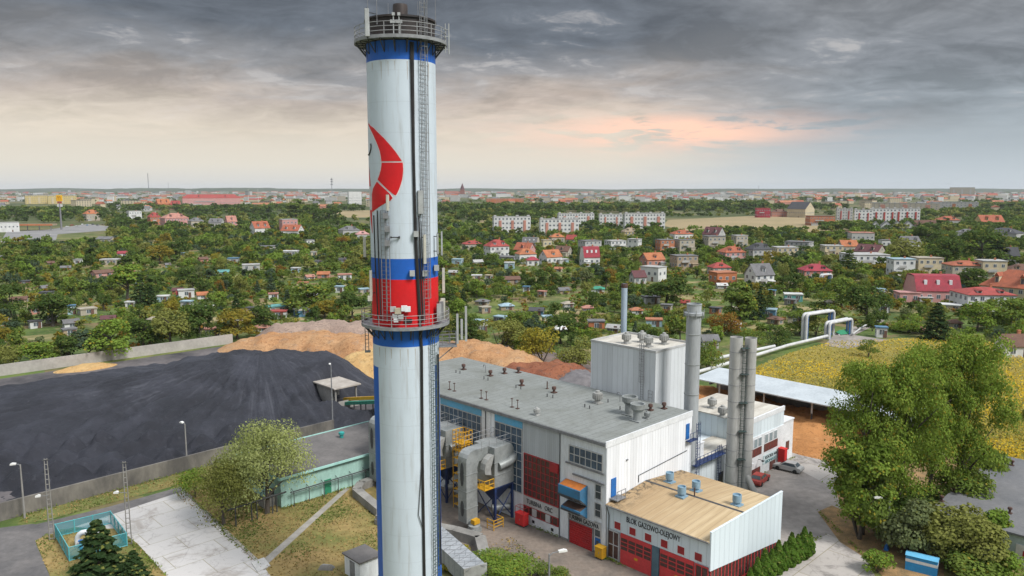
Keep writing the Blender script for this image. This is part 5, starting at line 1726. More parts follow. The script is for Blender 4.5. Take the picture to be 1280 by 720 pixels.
CH2 = chip_mat('sawdust', (.50, .34, .155), (.43, .26, .11), (.52, .39, .21))
CH3 = chip_mat('weathered_chips', (.27, .20, .165), (.33, .25, .20), (.22, .17, .14))
CH4 = chip_mat('dark_bark', (.20, .075, .045), (.26, .11, .06), (.12, .08, .065))
def site_px(x, y, z=0):
    return to_site(gp(x, y, z))
def lump(x, y, wv, wu, h):
    v, u = site_px(x, y); return (v, u, wv, wu, h)
heap('chip_heap', 'orange wood chip heap stretched behind the coal', [lump(318, 436, 9, 10, 3.6), lump(350, 436, 12, 12, 5.0), lump(385, 437, 13, 12, 6.0), lump(420, 440, 13, 12, 6.2), lump(452, 444, 12, 11, 6.2)], CH1)
heap('weathered_heap', 'grey-brown weathered chip heap topping the orange one', [lump(370, 426, 14, 13, 6.3), lump(410, 426, 14, 12, 7.2), lump(445, 428, 14, 12, 7.4)], CH3)
heap('sawdust_heap', 'pale yellow sawdust heap just left of the chimney', [lump(466, 462, 10, 9, 6.0), lump(455, 458, 7, 7, 4.0), lump(480, 462, 8, 8, 6)], CH2)
heap('sand_heap', 'small yellow sand heap at the foot of the far yard wall', [lump(108, 460, 6, 4, 1.2), lump(120, 459, 5, 3, 1.0), lump(95, 462, 5, 3, .8)], CH2, .5)
heap('chip_heap', 'orange wood chip heap seen over the hall roof right of the chimney', [lump(560, 452, 12, 12, 4.8), lump(585, 452, 13, 12, 6.2), lump(610, 456, 12, 11, 5.6), lump(635, 462, 11, 10, 4.6), lump(655, 466, 9, 9, 3.2)], CH1)
heap('bark_heap', 'dark red-brown bark heap next to the chips', [lump(665, 472, 11, 10, 4.0), lump(690, 472, 11, 9, 4.6), lump(708, 474, 8, 8, 3.6)], CH4)
heap('gravel_heap', 'small grey gravel heap left of the cube', [lump(728, 480, 8, 7, 3.6), lump(738, 482, 6, 6, 3.0)], mat('grey_gravel', (.17, .16, .165), (.1, .095, .1), scale=.7, coord='pos', rough=1, detail=8, bump=.6))
heap('chip_heap', 'bright orange chip bed filling the bay beneath the long canopy', [lump(880, 505, 12, 12, 3.6), lump(915, 512, 12, 12, 3.4), lump(955, 525, 12, 11, 2.8), lump(1000, 538, 11, 10, 2.2), lump(1035, 552, 10, 9, 1.8), lump(1060, 560, 9, 8, 1.5), lump(1020, 530, 10, 10, 2.4)],
     chip_mat('fresh_chips', (.44, .21, .08), (.37, .17, .065), (.48, .28, .13)), .6)
sheet('chip_spill', px((1003, 560), (1020, 556), (1050, 590), (1045, 606), (1022, 595)), .024, CH4, 'dark spilled chips at the edge of the bay', 'stuff')
# hut
hp = [site_px(x, y, 4) for x, y in ((398, 478), (420, 471), (446, 480), (420, 486))]
hv, hu = sum(p[0] for p in hp) / 4, sum(p[1] for p in hp) / 4
ht = site_thing('conveyor_hut', 'open grey concrete hut with slab roof at the coal conveyor', 'hut', hv, hu)
b = MB(); b.prism([(-3.0, 3.85), (3.0, 3.85), (3.0, 4.1), (-3.0, 4.1)], 'y', -4.0, 4.0); b.build('roof', mat('pale_slab', (.40, .37, .33), (.27, .24, .21), scale=.6), ht)
b = MB(); b.box(-2.5, -2.2, -2.2, 3.4, 0, 3.85); b.box(-2.2, 2.4, 3.1, 3.4, 0, 3.85); b.box(2.1, 2.4, -3.4, -3.1, 0, 3.85); b.box(-2.5, -2.2, -3.4, -3.1, 0, 3.85); b.box(-2.5, 2.0, -4.6, -4.3, 0, 1.5); b.build('wall', CONC, ht)
cv = site_thing('coal_conveyor', 'sloping yellow and green belt conveyor leading from the hut towards the hall', 'conveyor', hv, hu)
b = MB(); ya, yb2 = -2.5, -18.0
b.prism([(ya, .9), (yb2, 4.4), (yb2, 5.0), (ya, 1.5)], 'x', -.2, .25); b.build('yellow_cover', YELLOW, cv)
b = MB(); b.prism([(ya, .2), (yb2, 3.7), (yb2, 4.3), (ya, .8)], 'x', -1.2, -.25); b.build('green_trough', mat('conveyor_green', (.03, .22, .15), (.03, .15, .1), scale=2), cv)
b = MB()
for y_ in (-6, -10, -14, -17): zz_ = .2 + (ya - y_) * .226; b.box(-1.1, -.95, y_, y_ + .2, 0, zz_); b.box(.0, .15, y_, y_ + .2, 0, zz_ + .5)
b.build('trestle', STEEL, cv)
# perimeter wall far behind the coal
PW = mat('pale_wall', (.40, .38, .35), (.29, .275, .25), scale=.2, rough=.95, detail=7)
wall_run('perimeter_wall', 'pale concrete slab wall along the far edge of the coal yard', 'wall', [S(-70, 150), S(-30, 150), S(0, 149.5), S(24, 149)], 2.6, .3, PW)

# ================================================================ CHIP BAY CANOPY
cp = [site_px(x, y, 5) for x, y in ((871, 474), (907, 464), (1055, 495), (1050, 511))]
cn = thing('canopy', 'long pale lean-to canopy sheltering the wood chips', 'canopy', S(cp[0][0], cp[0][1]), SITE_R)
b = MB(cp[0][0], cp[0][1], 0)
ext = 12
q = [(62.2, 28.0), (72.0, 28.0), (71.0, -12), (61.5, -12)]
b.add([(v, u, 5.0 + (.5 if v > 66 else 0)) for v, u in q] + [(v, u, 5.2 + (.5 if v > 66 else 0)) for v, u in q], [(3, 2, 1, 0), (4, 5, 6, 7), (0, 1, 5, 4), (1, 2, 6, 5), (2, 3, 7, 6), (3, 0, 4, 7)])
b.build('roof', mat('canopy_sheet', (.47, .515, .54), (.37, .41, .435), scale=.25, rough=.4, detail=7), cn)
for v, u in ((62.8, 13.3), (62.6, 4.2), (62.4, -5), (62.9, 22.5)):
    b = MB(cp[0][0], cp[0][1], 0); b.frustum((v, u, 0), (v, u, 3.0), .17, n=8); b.build('post', STEEL, cn)
    b = MB(cp[0][0], cp[0][1], 0); b.frustum((v, u, 3.0), (v, u, 5.0), .17, n=8); b.build('post', GREYP, cn)
b = MB(cp[0][0], cp[0][1], 0)
for u in (24, 18, 10, 2, -6): b.box(62.0, 71.0, u, u + .25, 4.6, 4.98)
b.build('rafters', STEEL, cn)
b = MB(cp[0][0], cp[0][1], 0); b.box(71.2, 71.5, -12, 28, 0, 4.9); b.build('rear_wall', CONC, cn)

# ================================================================ HEATING PIPES
def insulated(name, label, pts, r=.42):
    t = thing(name, label, 'pipeline', pts[0])
    o_ = Vector(pts[0]); o_.z = 0
    bb = MB(o_.x, o_.y, 0); bb.tube(pts, r, 12); bb.build('insulation', mat('pipe_white', (.55, .56, .56), (.40, .41, .41), scale=.6, rough=.5, coord='obj'), t, smooth=True)
    return t
def loop(x0, y0, x1, y1, h, label, w=1.1):
    a, c = gp(x0, y0), gp(x1, y1)
    d = (c - a).normalized(); n_ = Vector((-d.y, d.x, 0))
    t = thing('pipe_loop', label, 'pipe loop', a, 0, 'expansion loops of the heating main')
    for s in (0, 1):
        aa, cc = a + n_ * s * w, c + n_ * s * w
        bb = MB(a.x, a.y, 0)
        def arc(p, q_, up):
            return []
        rr = .8
        pts = [aa + Vector((0, 0, 0)), aa + Vector((0, 0, h - rr)), aa + d * rr * .3 + Vector((0, 0, h - rr * .3)), aa + d * rr + Vector((0, 0, h)),
               cc - d * rr + Vector((0, 0, h)), cc - d * rr * .3 + Vector((0, 0, h - rr * .3)), cc + Vector((0, 0, h - rr)), cc]
        bb.tube(pts, .42, 12); bb.build('insulated_pipe', MATS['pipe_white'], t, smooth=True)
    for p in (a + d * .9, c - d * .9):
        bb = MB(a.x, a.y, 0)
        for s in (.1, .9):
            q_ = p + n_ * s * w; bb.frustum((q_.x, q_.y, 0), (q_.x, q_.y, h - .45), .2, n=8)
        e0, e1 = p + n_ * -.3, p + n_ * (w + .3)
        bb.frustum((e0.x, e0.y, h - .5), (e1.x, e1.y, h - .5), .12, n=6)
        bb.build('support', mat('support_blue', (.05, .15, .38), (.05, .12, .28), scale=2), t)
    return t
insulated('heating_pipe', 'white heating pipe on the ground from the canopy to the nearer loop', [gp(868, 470, .7), gp(930, 452, .7), gp(985, 435, .7), gp(1034, 423, .7)])
insulated('heating_pipe', 'white heating pipe on the ground passing behind the twin stack to the farther loop', [gp(880, 455, .7), gp(935, 443, .7), gp(968, 436, .7)])
insulated('heating_pipe', 'white heating pipe running on from the lower loop to the gardens', [gp(1066, 419, .4), gp(1080, 409, .4), gp(1098, 401, .4)], .22)
loop(1007, 425, 1041, 419, 7.2, 'taller white pipe loop spanning the lane')
loop(1036, 424, 1064, 418, 4.6, 'lower white pipe loop next to the taller one')
loop(1027, 358, 1039, 357, 5.0, 'distant white pipe loop by the fenced red-roofed house', 1.0)
t = thing('tarped_boat', 'green tarpaulin-covered boat lying behind the lower pipe loop', 'boat', gp(1053, 418), R(25))
b = MB(); b.add([(-2.6, 0, .9), (-1.5, -.9, .2), (1.8, -1, .2), (2.6, 0, .9), (1.8, 1, .2), (-1.5, .9, .2), (-1.5, 0, 1.35), (1.8, 0, 1.45)], [(0, 1, 6), (1, 2, 7, 6), (2, 3, 7), (3, 4, 7), (4, 5, 6, 7), (5, 0, 6), (5, 4, 3, 2, 1, 0)]); b.build('tarpaulin', mat('tarp_green', (.03, .25, .13), (.03, .18, .1), scale=2), t)
b = MB(); b.prism([(-1.9, 0), (2.0, 0), (2.4, .3), (-2.3, .3)], 'y', -.6, .6); b.build('hull', WHITE, t)

# ================================================================ RIGHT: garage, blue container
gr = site_thing('flat_garage', 'flat-roofed garage building with grey felt roof and little vents', 'building', 31.0, -24.6)
gg = lambda: MB(31.0, -24.6, 0)
b = gg(); b.box(31.2, 59, -48, -24.9, 0, 3.6); b.build('wall', mat('garage_render', (.42, .50, .50), (.3, .36, .36), scale=.4, detail=7), gr)
b = gg(); b.box(30.9, 59.2, -48.2, -24.5, 3.604, 3.82); r_ = b.build('roof', mat('garage_felt', (.115, .12, .13), (.17, .17, .175), scale=.2, rough=.9, detail=9), gr)
for x, y in ((1177, 625), (1193, 613), (1219, 612) if False else (1207, 603), (1221, 613 - 24), (1238, 578), (1265, 580), (1262, 640)):
    v, u = site_px(x, y + 2, 3.8); b = gg(); b.box(v - .25, v + .25, u - .25, u + .25, 3.82, 3.92); b.lathe([(.13, 3.9), (.13, 4.3), (.25, 4.33), (.25, 4.55), (.08, 4.62)], v, u, 10); b.build('roof_vent', RUST, r_)
for u0 in (-33.5, -37.5, -41.5):
    b = gg(); b.box(31.1, 31.2, u0 - 2.6, u0, 0, 2.6); f_ = b.build('garage_door', mat('garage_white', (.6, .6, .58), (.5, .48, .46), scale=1), gr)
    b = gg(); b.box(31.05, 31.1, u0 - 1.6, u0 - .7, 1.2, 2.0); b.build('door_pane', REDM, f_)
bl = site_thing('blue_kiosk', 'bright blue cladded kiosk with a white stripe near the poplars', 'kiosk', 22.4, -26.2)
blb = mat('bright_blue', (.03, .27, .58), (.03, .22, .48), scale=.8, rough=.4)
a_, c_ = gp(1131, 712), gp(1171, 722)
bl.location = a_; dd_ = (c_ - a_); bl.rotation_euler = (0, 0, math.atan2(dd_.y, dd_.x)); L_ = dd_.length
b = MB(); b.box(0, L_, 0, 1.2, 0, 1.02); b.box(-.0, L_, 0.0, 1.2, 1.36, 1.75); b.build('body', blb, bl)
b = MB(); b.box(-.01, L_ + .01, -.01, 1.21, 1.024, 1.356); b.build('stripe', WHITE, bl)
b = MB(); b.prism([(-.08, 1.755), (.6, 1.95), (1.28, 1.755)], 'x', -.06, L_ + .06); b.build('roof', mat('pale_blue_lid', (.12, .40, .62), (.1, .33, .5), scale=1), bl)
t = thing('leaf_skip', 'white waste container half hidden by the poplar leaves at the chip bay', 'container', gp(1054, 540), SITE_R)
b = MB(); b.box(-1.6, 1.6, -1, 1, .2, 1.7); b.build('body', WHITE, t)
b = MB(); b.box(-1.7, 1.7, -1.1, 1.1, 1.704, 1.8); b.build('lid', GREYP, t)
# ================================================================ HOUSES
C_ = dict(
    red=(.36, .065, .055), brick=(.38, .115, .06), orange=(.44, .16, .07), crimson=(.34, .045, .065), maroon=(.13, .05, .055), brown=(.16, .085, .06),
    grey=(.17, .17, .175), dark=(.07, .072, .08), pale=(.42, .42, .41), white=(.60, .61, .60), cream=(.52, .45, .31), beige=(.40, .36, .29), pink=(.52, .28, .26),
    salmon=(.46, .22, .17), yellow=(.52, .42, .18), green=(.05, .30, .20), blue=(.10, .22, .34), teal=(.12, .34, .33), lightblue=(.32, .45, .52), sand=(.34, .27, .19), terracotta=(.42, .17, .09), ochre=(.42, .27, .09))
def rm(k):
    c = C_[k]
    return mat('roof_' + k, c, tuple(x * .5 + .018 for x in c), scale=.45, rough=.85, fine=.45, coord='pos', amt=.8, detail=8)
def wm(k):
    return mat('wall_' + k, C_[k], tuple(x * .8 for x in C_[k]), scale=.3, rough=.9, fine=.12, coord='pos')
HGL = glassmat('house_glass', (.05, .06, .07))
LAND = []            # (x, y, phrase) landmarks in the photograph, for describing trees
RECTS = []           # what trees must not cover: (x0, x1, y0, y1, distance)
_win = {}
def house_window(w_, h_):
    k = (round(w_, 1), round(h_, 1))
    if k not in _win:
        bb = MB()
        bb.box(-w_ / 2 - .09, w_ / 2 + .09, -.05, 0, -h_ / 2 - .09, h_ / 2 + .09, 0)
        bb.box(-w_ / 2, w_ / 2, -.075, -.052, -h_ / 2, h_ / 2, 1)
        bb.box(-.04, .04, -.09, -.076, -h_ / 2, h_ / 2, 0)
        _win[k] = bb.mesh('window', [WHITE, HGL])
    return _win[k]

def put_windows(parent, w, d, z0, floors, fh, sides=('f', 'l', 'r'), step=3.2, win=(1.3, 1.3), limit=60):
    n = 0
    for f in range(floors):
        z = z0 + fh * f + fh * .55
        for sd in sides:
            L = w if sd in 'fb' else d
            cnt = max(1, int(L / step))
            for i in range(cnt):
                if n >= limit: return
                t = -L / 2 + L * (i + .5) / cnt
                me = house_window(*win)
                if sd == 'f': loc, rz = (t, -d / 2, z), 0
                elif sd == 'l': loc, rz = (-w / 2, t, z), R(-90)
                else: loc, rz = (w / 2, t, z), R(90)
                link('window', me, parent, loc, rz); n += 1

def house(x0, x1, yt, yb, roof, rc, wc, floors, yaw, label, cat='house', name='house', dr=.8, group=None, phrase=None, chimney=True, door=True, rfrac=None, roof_pitch_axis='x', win=True, back=True):
    base = gp((x0 + x1) / 2, yb)
    dist = base.length
    ws = (x1 - x0) * dist / FPX * .98
    a = R(yaw)
    w = ws / (abs(math.cos(a)) + dr * abs(math.sin(a)))
    d = w * dr
    az = math.atan2(-base.x, base.y)
    rz = az + a
    off = (d * abs(math.cos(a)) + w * abs(math.sin(a))) / 2 * .8
    c = base + Vector((base.x, base.y, 0)).normalized() * off
    H = (yb - yt) * math.hypot(c.length, CAM_H) / FPX + .2 * off * CAM_H / dist * 0
    H = max(2.2, H - off * .35 * CAM_H / c.length)
    t = thing(name, label, cat, (c.x, c.y, 0), rz, group)
    rf = rfrac if rfrac is not None else {'gable': .45, 'hip': .36, 'flat': .0, 'mansard': .52, 'shed': .0}[roof]
    hw = H * (1 - rf)
    hr = H * rf
    bb = MB()
    if roof == 'gable':
        if roof_pitch_axis == 'x': bb.prism([(-d / 2, 0), (d / 2, 0), (d / 2, hw), (0, H - .15), (-d / 2, hw)], 'x', -w / 2, w / 2)
        else: bb.prism([(-w / 2, 0), (w / 2, 0), (w / 2, hw), (0, H - .15), (-w / 2, hw)], 'y', -d / 2, d / 2)
    elif roof == 'mansard':
        bb.prism([(-d / 2, 0), (d / 2, 0), (d / 2, hw), (d * .27, hw + hr * .93), (-d * .27, hw + hr * .93), (-d / 2, hw)], 'x', -w / 2, w / 2)
    else:
        bb.box(-w / 2, w / 2, -d / 2, d / 2, 0, hw - (0.02 if roof != 'flat' else .3))
    bb.build('wall', wm(wc), t)
    bb = MB(); o_ = .35
    if roof == 'gable':
        W2, D2, th = (w / 2 + o_, d / 2 + o_, .18)
        if roof_pitch_axis == 'x':
            k = hr / (d / 2)
            for s in (-1, 1):
                bb.prism([(s * .0, H), (s * D2, hw - k * o_), (s * D2, hw - k * o_ + th), (0, H + th)], 'x', -W2, W2)
        else:
            k = hr / (w / 2)
            for s in (-1, 1):
                bb.prism([(s * .0, H), (s * W2, hw - k * o_), (s * W2, hw - k * o_ + th), (0, H + th)], 'y', -D2, D2)
    elif roof == 'hip':
        W2, D2 = w / 2 + o_, d / 2 + o_
        rl = max(.2, W2 - D2 * .9)
        bb.add([(-W2, -D2, hw), (W2, -D2, hw), (W2, D2, hw), (-W2, D2, hw), (-rl, 0, H), (rl, 0, H), (-W2, -D2, hw - .15), (W2, -D2, hw - .15), (W2, D2, hw - .15), (-W2, D2, hw - .15)],
               [(0, 1, 5, 4), (2, 3, 4, 5), (1, 2, 5), (3, 0, 4), (6, 7, 1, 0), (7, 8, 2, 1), (8, 9, 3, 2), (9, 6, 0, 3), (9, 8, 7, 6)])
    elif roof == 'mansard':
        W2, D2 = w / 2 + .12, d / 2 + .3
        P = [(-D2, hw - .3), (-d * .27, hw + hr * .95), (0, H), (d * .27, hw + hr * .95), (D2, hw - .3)]
        Q = [(y, z + .18) for y, z in P]
        bb.prism(P + Q[::-1], 'x', -W2, W2)
    else:
        bb.box(-w / 2 - .2, w / 2 + .2, -d / 2 - .2, d / 2 + .2, hw - .29, hw - .05)
        bb.box(-w / 2 - .25, w / 2 + .25, -d / 2 - .25, d / 2 + .25, hw - .049, hw + .1)
    ro = bb.build('roof', rm(rc), t)
    if chimney and w > 5:
        bb = MB(); cx_ = w * .18; bb.box(cx_ - .35, cx_ + .35, .1, .7, hw, H + .9); bb.box(cx_ - .42, cx_ + .42, .03, .77, H + .904, H + 1.05)
        bb.build('chimney', wm('terracotta') if wc != 'terracotta' else wm('pale'), ro)
    if win:
        fh = hw / max(1, floors)
        put_windows(t, w, d, 0, floors, fh, step=2.9 if w < 20 else 3.0, win=(1.25, min(1.35, fh * .5)))
        if roof == 'gable' and roof_pitch_axis == 'y' and hr > 1.8:
            link('window', house_window(1.1, 1.2), t, (0, -d / 2, hw + hr * .35))
        if roof == 'gable' and roof_pitch_axis == 'x' and hr > 1.8:
            for s in (-1, 1): link('window', house_window(1.1, 1.2), t, (s * w / 2, 0, hw + hr * .35), R(90) * s)
        if roof == 'mansard':
            for i in (-1, 0, 1):
                bb = MB(); bb.box(i * w * .28 - .5, i * w * .28 + .5, -d * .42, -d * .3, hw + hr * .35, hw + hr * .7, 0)
                bb.build('roof_window', WHITE, ro)
    if roof in ('gable', 'hip') and hr > 1.5 and w > 8 and name == 'house' and roof_pitch_axis == 'x':
        for k in ((-.22, .24) if w > 11 else (.0,)):
            bb = MB(); x_ = w * k
            bb.box(x_ - .7, x_ + .7, -d * .40, -d * .1, hw + hr * .15, hw + hr * .62, 0); bb.box(x_ - .45, x_ + .45, -d * .405, -d * .401, hw + hr * .25, hw + hr * .55, 1)
            bb.prism([(x_ - .9, hw + hr * .62), (x_ + .9, hw + hr * .62), (x_, hw + hr * .86)], 'y', -d * .44, -d * .08, 2)
            bb.build('dormer', [wm(wc), HGL, rm(rc)], ro)
    if name == 'house' and w > 8:
        bb = MB(); sx_ = 1 if int(x0) % 2 else -1
        bb.box(sx_ * w * .18, sx_ * w * .46, -d / 2 - 2.2, -d / 2 - .02, 0, 2.5); bb.box(sx_ * w * .16, sx_ * w * .48, -d / 2 - 2.5, -d / 2 - .02, 2.504, 2.7)
        bb.build('porch', wm('pale' if int(x1) % 2 else wc), t)
        if floors > 1:
            bb = MB(); bb.box(-w * .3, w * .05, -d / 2 - 1.2, -d / 2 - .02, hw * .48, hw * .52); bb.box(-w * .3, w * .05, -d / 2 - 1.25, -d / 2 - 1.15, hw * .52, hw * .52 + .95)
            bb.build('balcony', wm('pale'), t)
    if door:
        bb = MB(); bb.box(w * .12, w * .12 + 1.0, -d / 2 - .06, -d / 2, 0, 2.05); bb.build('door', rm('brown'), t)
    LAND.append(((x0 + x1) / 2, yb, phrase or ('the ' + label.split(',')[0])))
    RECTS.append((x0 - 1, x1 + 1, yt - 1, yt + (yb - yt) * (.6 if cat != 'garden hut' else .45), dist))
    return t

H_ = house
H_(604, 637, 300, 322, 'hip', 'red', 'white', 2, 25, 'white two-storey house with red hipped roof above the allotments', phrase='the white house with red hipped roof')
H_(642, 670, 304, 322, 'gable', 'brick', 'pink', 1, -30, 'house with faded red gable behind the bright orange hipped roof', phrase='the faded red gable')
H_(643, 671, 311, 329, 'hip', 'orange', 'white', 1, 20, 'house with bright orange hipped roof and dormer', phrase='the orange hipped roof')
H_(657, 674, 321, 332, 'hip', 'crimson', 'white', 1, 10, 'low house with crimson roof between two orange-roofed houses', phrase='the low crimson roof', chimney=False)
H_(673, 703, 313, 331, 'gable', 'orange', 'white', 1, 35, 'white-walled house with steep orange gable roof', phrase='the steep orange gable')
H_(693, 716, 308, 321, 'gable', 'brown', 'beige', 1, -25, 'beige house with brown gable roof behind the orange gable', phrase='the brown gable')
H_(686, 706, 292, 304, 'hip', 'orange', 'beige', 1, 15, 'house with clustered orange roofs below the white flats', phrase='the clustered orange roofs')
H_(707, 722, 294, 305, 'gable', 'red', 'cream', 1, -20, 'cream house with small red gable below the white flats', phrase='the small red gable below the flats')
H_(724, 750, 309, 333, 'mansard', 'crimson', 'white', 1, 20, 'white house under a big crimson barn roof', phrase='the crimson barn roof')
H_(652, 675, 297, 309, 'mansard', 'grey', 'beige', 1, -15, 'beige house with grey barn roof', phrase='the grey barn roof')
H_(676, 690, 300, 310, 'flat', 'beige', 'cream', 1, 20, 'small cream flat-roofed house', phrase='the small cream flat-roofed house')
H_(722, 752, 301, 313, 'flat', 'grey', 'pale', 2, 30, 'grey flat-roofed house left of the white terrace', phrase='the grey flat-roofed house')
H_(755, 783, 301, 312, 'flat', 'pale', 'white', 2, 30, 'white flat-roofed terrace with dark windows', phrase='the white flat terrace')
H_(784, 802, 299, 312, 'flat', 'pale', 'white', 2, -25, 'white flat-roofed cube house at the end of the terrace', phrase='the white cube house')
H_(776, 797, 285, 298, 'hip', 'sand', 'yellow', 2, 20, 'yellow house with sand-coloured hipped roof', phrase='the yellow house')
H_(577, 603, 301, 312, 'hip', 'red', 'beige', 1, 15, 'low bungalow with long red roof right of the chimney', phrase='the long red bungalow roof')
H_(786, 808, 339, 355, 'gable', 'maroon', 'pale', 1, 30, 'house with maroon roof by the long white outbuilding', phrase='the maroon roof')
H_(800, 833, 334, 352, 'flat', 'pale', 'white', 1, -30, 'long white outbuilding with sloping eaves', phrase='the long white outbuilding', chimney=False)
H_(799, 831, 317, 334, 'gable', 'orange', 'salmon', 1, 30, 'house with broad rusty orange gable roof', phrase='the broad rusty orange roof')
H_(837, 866, 288, 301, 'hip', 'brick', 'white', 1, 20, 'white house with brick-red roof near the stubble field', phrase='the brick-red roof near the field')
H_(819, 843, 300, 314, 'flat', 'grey', 'terracotta', 2, 25, 'terracotta-walled half of a flat-roofed double house', phrase='the terracotta-walled house')
H_(843, 868, 300, 314, 'flat', 'grey', 'beige', 2, 25, 'beige-walled half of a flat-roofed double house', phrase='the beige half-house')
H_(878, 906, 285, 304, 'gable', 'maroon', 'pale', 1, -30, 'pale house with steep purple-brown gable at the field', phrase='the purple-brown gable')
H_(914, 934, 295, 310, 'flat', 'pale', 'beige', 2, 30, 'beige cube-shaped block house with flat roof', phrase='the beige cube house')
H_(878, 906, 296, 312, 'flat', 'grey', 'beige', 2, 25, 'low grey-roofed block below the purple-brown gable', phrase='the low grey block')
H_(837, 872, 320, 336, 'flat', 'grey', 'sand', 2, 25, 'sand-coloured flat-roofed house with two windows in front', phrase='the sand-coloured flat house')
H_(896, 931, 309, 328, 'hip', 'brick', 'pink', 2, 30, 'pink house with brick-red hipped roof', phrase='the pink house')
H_(931, 964, 305, 326, 'hip', 'dark', 'pale', 2, 30, 'large house with dark slate roof', phrase='the dark slate roof')
H_(965, 996, 310, 324, 'flat', 'pale', 'cream', 2, 20, 'cream flat-roofed house right of the slate roof', phrase='the cream flat house')
H_(982, 1015, 303, 314, 'flat', 'grey', 'pale', 2, -15, 'long pale flat-roofed house beneath the dark trees', phrase='the long pale flat house')
H_(884, 913, 329, 345, 'hip', 'red', 'beige', 2, 25, 'beige house with red hipped roof over the orange annex', phrase='the red hipped roof over the annex')
H_(886, 920, 341, 357, 'flat', 'terracotta', 'orange', 1, 30, 'flat orange annex in front of the red hipped roof', phrase='the flat orange annex', chimney=False)
H_(931, 966, 332, 359, 'gable', 'grey', 'white', 2, 38, 'white house with tall gable end and grey-brown roof', phrase='the tall white gable', roof_pitch_axis='x')
H_(998, 1037, 332, 352, 'hip', 'crimson', 'salmon', 2, 20, 'salmon house with red hipped roof behind a post fence', phrase='the fenced salmon house')
H_(985, 1016, 254, 272, 'gable', 'dark', 'cream', 1, -32, 'big hall-like church with dark roof and cream gable', 'church', 'church', phrase='the cream-gabled church', chimney=False)
H_(944, 962, 261, 272, 'flat', 'red', 'crimson', 2, 10, 'low red building left of the cream-gabled church', 'building', phrase='the low red building', chimney=False)
H_(963, 984, 262, 271, 'hip', 'brown', 'salmon', 1, 10, 'brownish row beside the church', 'building', phrase='the brownish row')
H_(1008, 1041, 271, 282, 'flat', 'brown', 'terracotta', 2, 15, 'unfinished brick building at the field corner', 'building', phrase='the unfinished brick building', chimney=False)
H_(1047, 1071, 302, 316, 'gable', 'orange', 'beige', 1, 25, 'small house with orange gable left of the maroon roofs', phrase='the small orange gable')
H_(1026, 1052, 308, 320, 'flat', 'pale', 'cream', 2, 20, 'cream flat-roofed house left of the orange gable', phrase='the cream house by the orange gable')
H_(1070, 1104, 308, 325, 'gable', 'maroon', 'beige', 1, -25, 'house with dark maroon gable above the white terrace', phrase='the dark maroon gable')
H_(1052, 1107, 320, 337, 'flat', 'pale', 'white', 2, 25, 'white double house with low roof below the maroon gable', phrase='the white double house')
H_(1122, 1148, 298, 315, 'gable', 'grey', 'white', 1, 30, 'white house with grey gable roof and small window', phrase='the white grey-gabled house')
H_(1099, 1117, 301, 310, 'flat', 'grey', 'white', 1, 20, 'white bungalow left of the grey gable', phrase='the white bungalow')
H_(1110, 1140, 326, 345, 'flat', 'lightblue', 'white', 2, 25, 'white house with bluish flat roof', phrase='the bluish flat roof')
H_(1140, 1174, 325, 345, 'flat', 'beige', 'cream', 2, 25, 'cream house with balcony joined to the bluish roof', phrase='the cream balcony house')
H_(1134, 1193, 349, 380, 'mansard', 'crimson', 'pink', 1, 22, 'large house with huge crimson roof and pink walls', phrase='the huge crimson roof')
H_(1119, 1147, 367, 380, 'flat', 'pink', 'pink', 1, 22, 'pink garage wing in front of the huge crimson roof', 'garage', 'garage', phrase='the pink wing', chimney=False)
H_(1181, 1224, 330, 352, 'hip', 'brick', 'beige', 2, 25, 'long beige two-storey house with flat red roof', phrase='the long beige two-storey house', rfrac=.2)
H_(1221, 1252, 330, 353, 'flat', 'pale', 'cream', 2, 25, 'cream block joined to the long two-storey house', phrase='the cream block')
H_(1258, 1292, 334, 352, 'hip', 'brown', 'cream', 2, 20, 'cream house with brown hipped roof at the picture edge', phrase='the brown hipped roof')
H_(1234, 1300, 346, 380, 'hip', 'brick', 'cream', 2, -20, 'large cream villa with sweeping brick-red roof', phrase='the sweeping brick-red roof', rfrac=.5)
H_(1194, 1258, 365, 390, 'hip', 'red', 'white', 2, 28, 'white two-storey villa with shallow red roof', phrase='the white villa', rfrac=.25)
H_(1221, 1250, 272, 287, 'gable', 'brick', 'yellow', 1, 25, 'yellow house with broad red gable far off', phrase='the yellow house with red gable')
H_(1236, 1274, 288, 303, 'hip', 'dark', 'pale', 1, -20, 'pale house with dark hipped roof among far trees', phrase='the pale house with dark roof')
H_(1197, 1218, 288, 298, 'hip', 'grey', 'pale', 1, 10, 'bungalow with grey roof among far trees', phrase='the grey far bungalow')
H_(1245, 1269, 313, 331, 'gable', 'dark', 'grey', 1, 20, 'dark-roofed house with two skylights', phrase='the dark skylight roof')
H_(1247, 1285, 424, 447, 'gable', 'brown', 'white', 1, 35, 'small white cottage with brown roof beyond the meadow', phrase='the small white cottage', dr=.7)
H_(1061, 1090, 292, 304, 'flat', 'salmon', 'pale', 1, 15, 'low pale building with pinkish roof beneath the row houses', phrase='the pinkish low roof')
for i, (a, c) in enumerate(((1089, 1099), (1100, 1114), (1115, 1127), (1128, 1141))):
    H_(a, c, 278, 290, 'gable', 'grey', 'white', 1, 10, ['first white row house from the tan field', 'second white row house, a little wider than the first', 'third white row house, between its like', 'last white row house, next to the brown gables'][i], group='white row houses', roof_pitch_axis='y', phrase='the white row houses', chimney=False)
for i, (a, c) in enumerate(((1142, 1154), (1155, 1168))):
    H_(a, c, 277, 288, 'gable', 'brown', 'beige', 1, 10, ['brown-roofed row house touching the white ones', 'brown-roofed row house farther from the white ones'][i], group='brown row houses', phrase='the brown row houses', chimney=False)
H_(1170, 1196, 272, 284, 'hip', 'brick', 'pale', 1, 20, 'house with long red roof right of the brown row houses', phrase='the long far red roof')
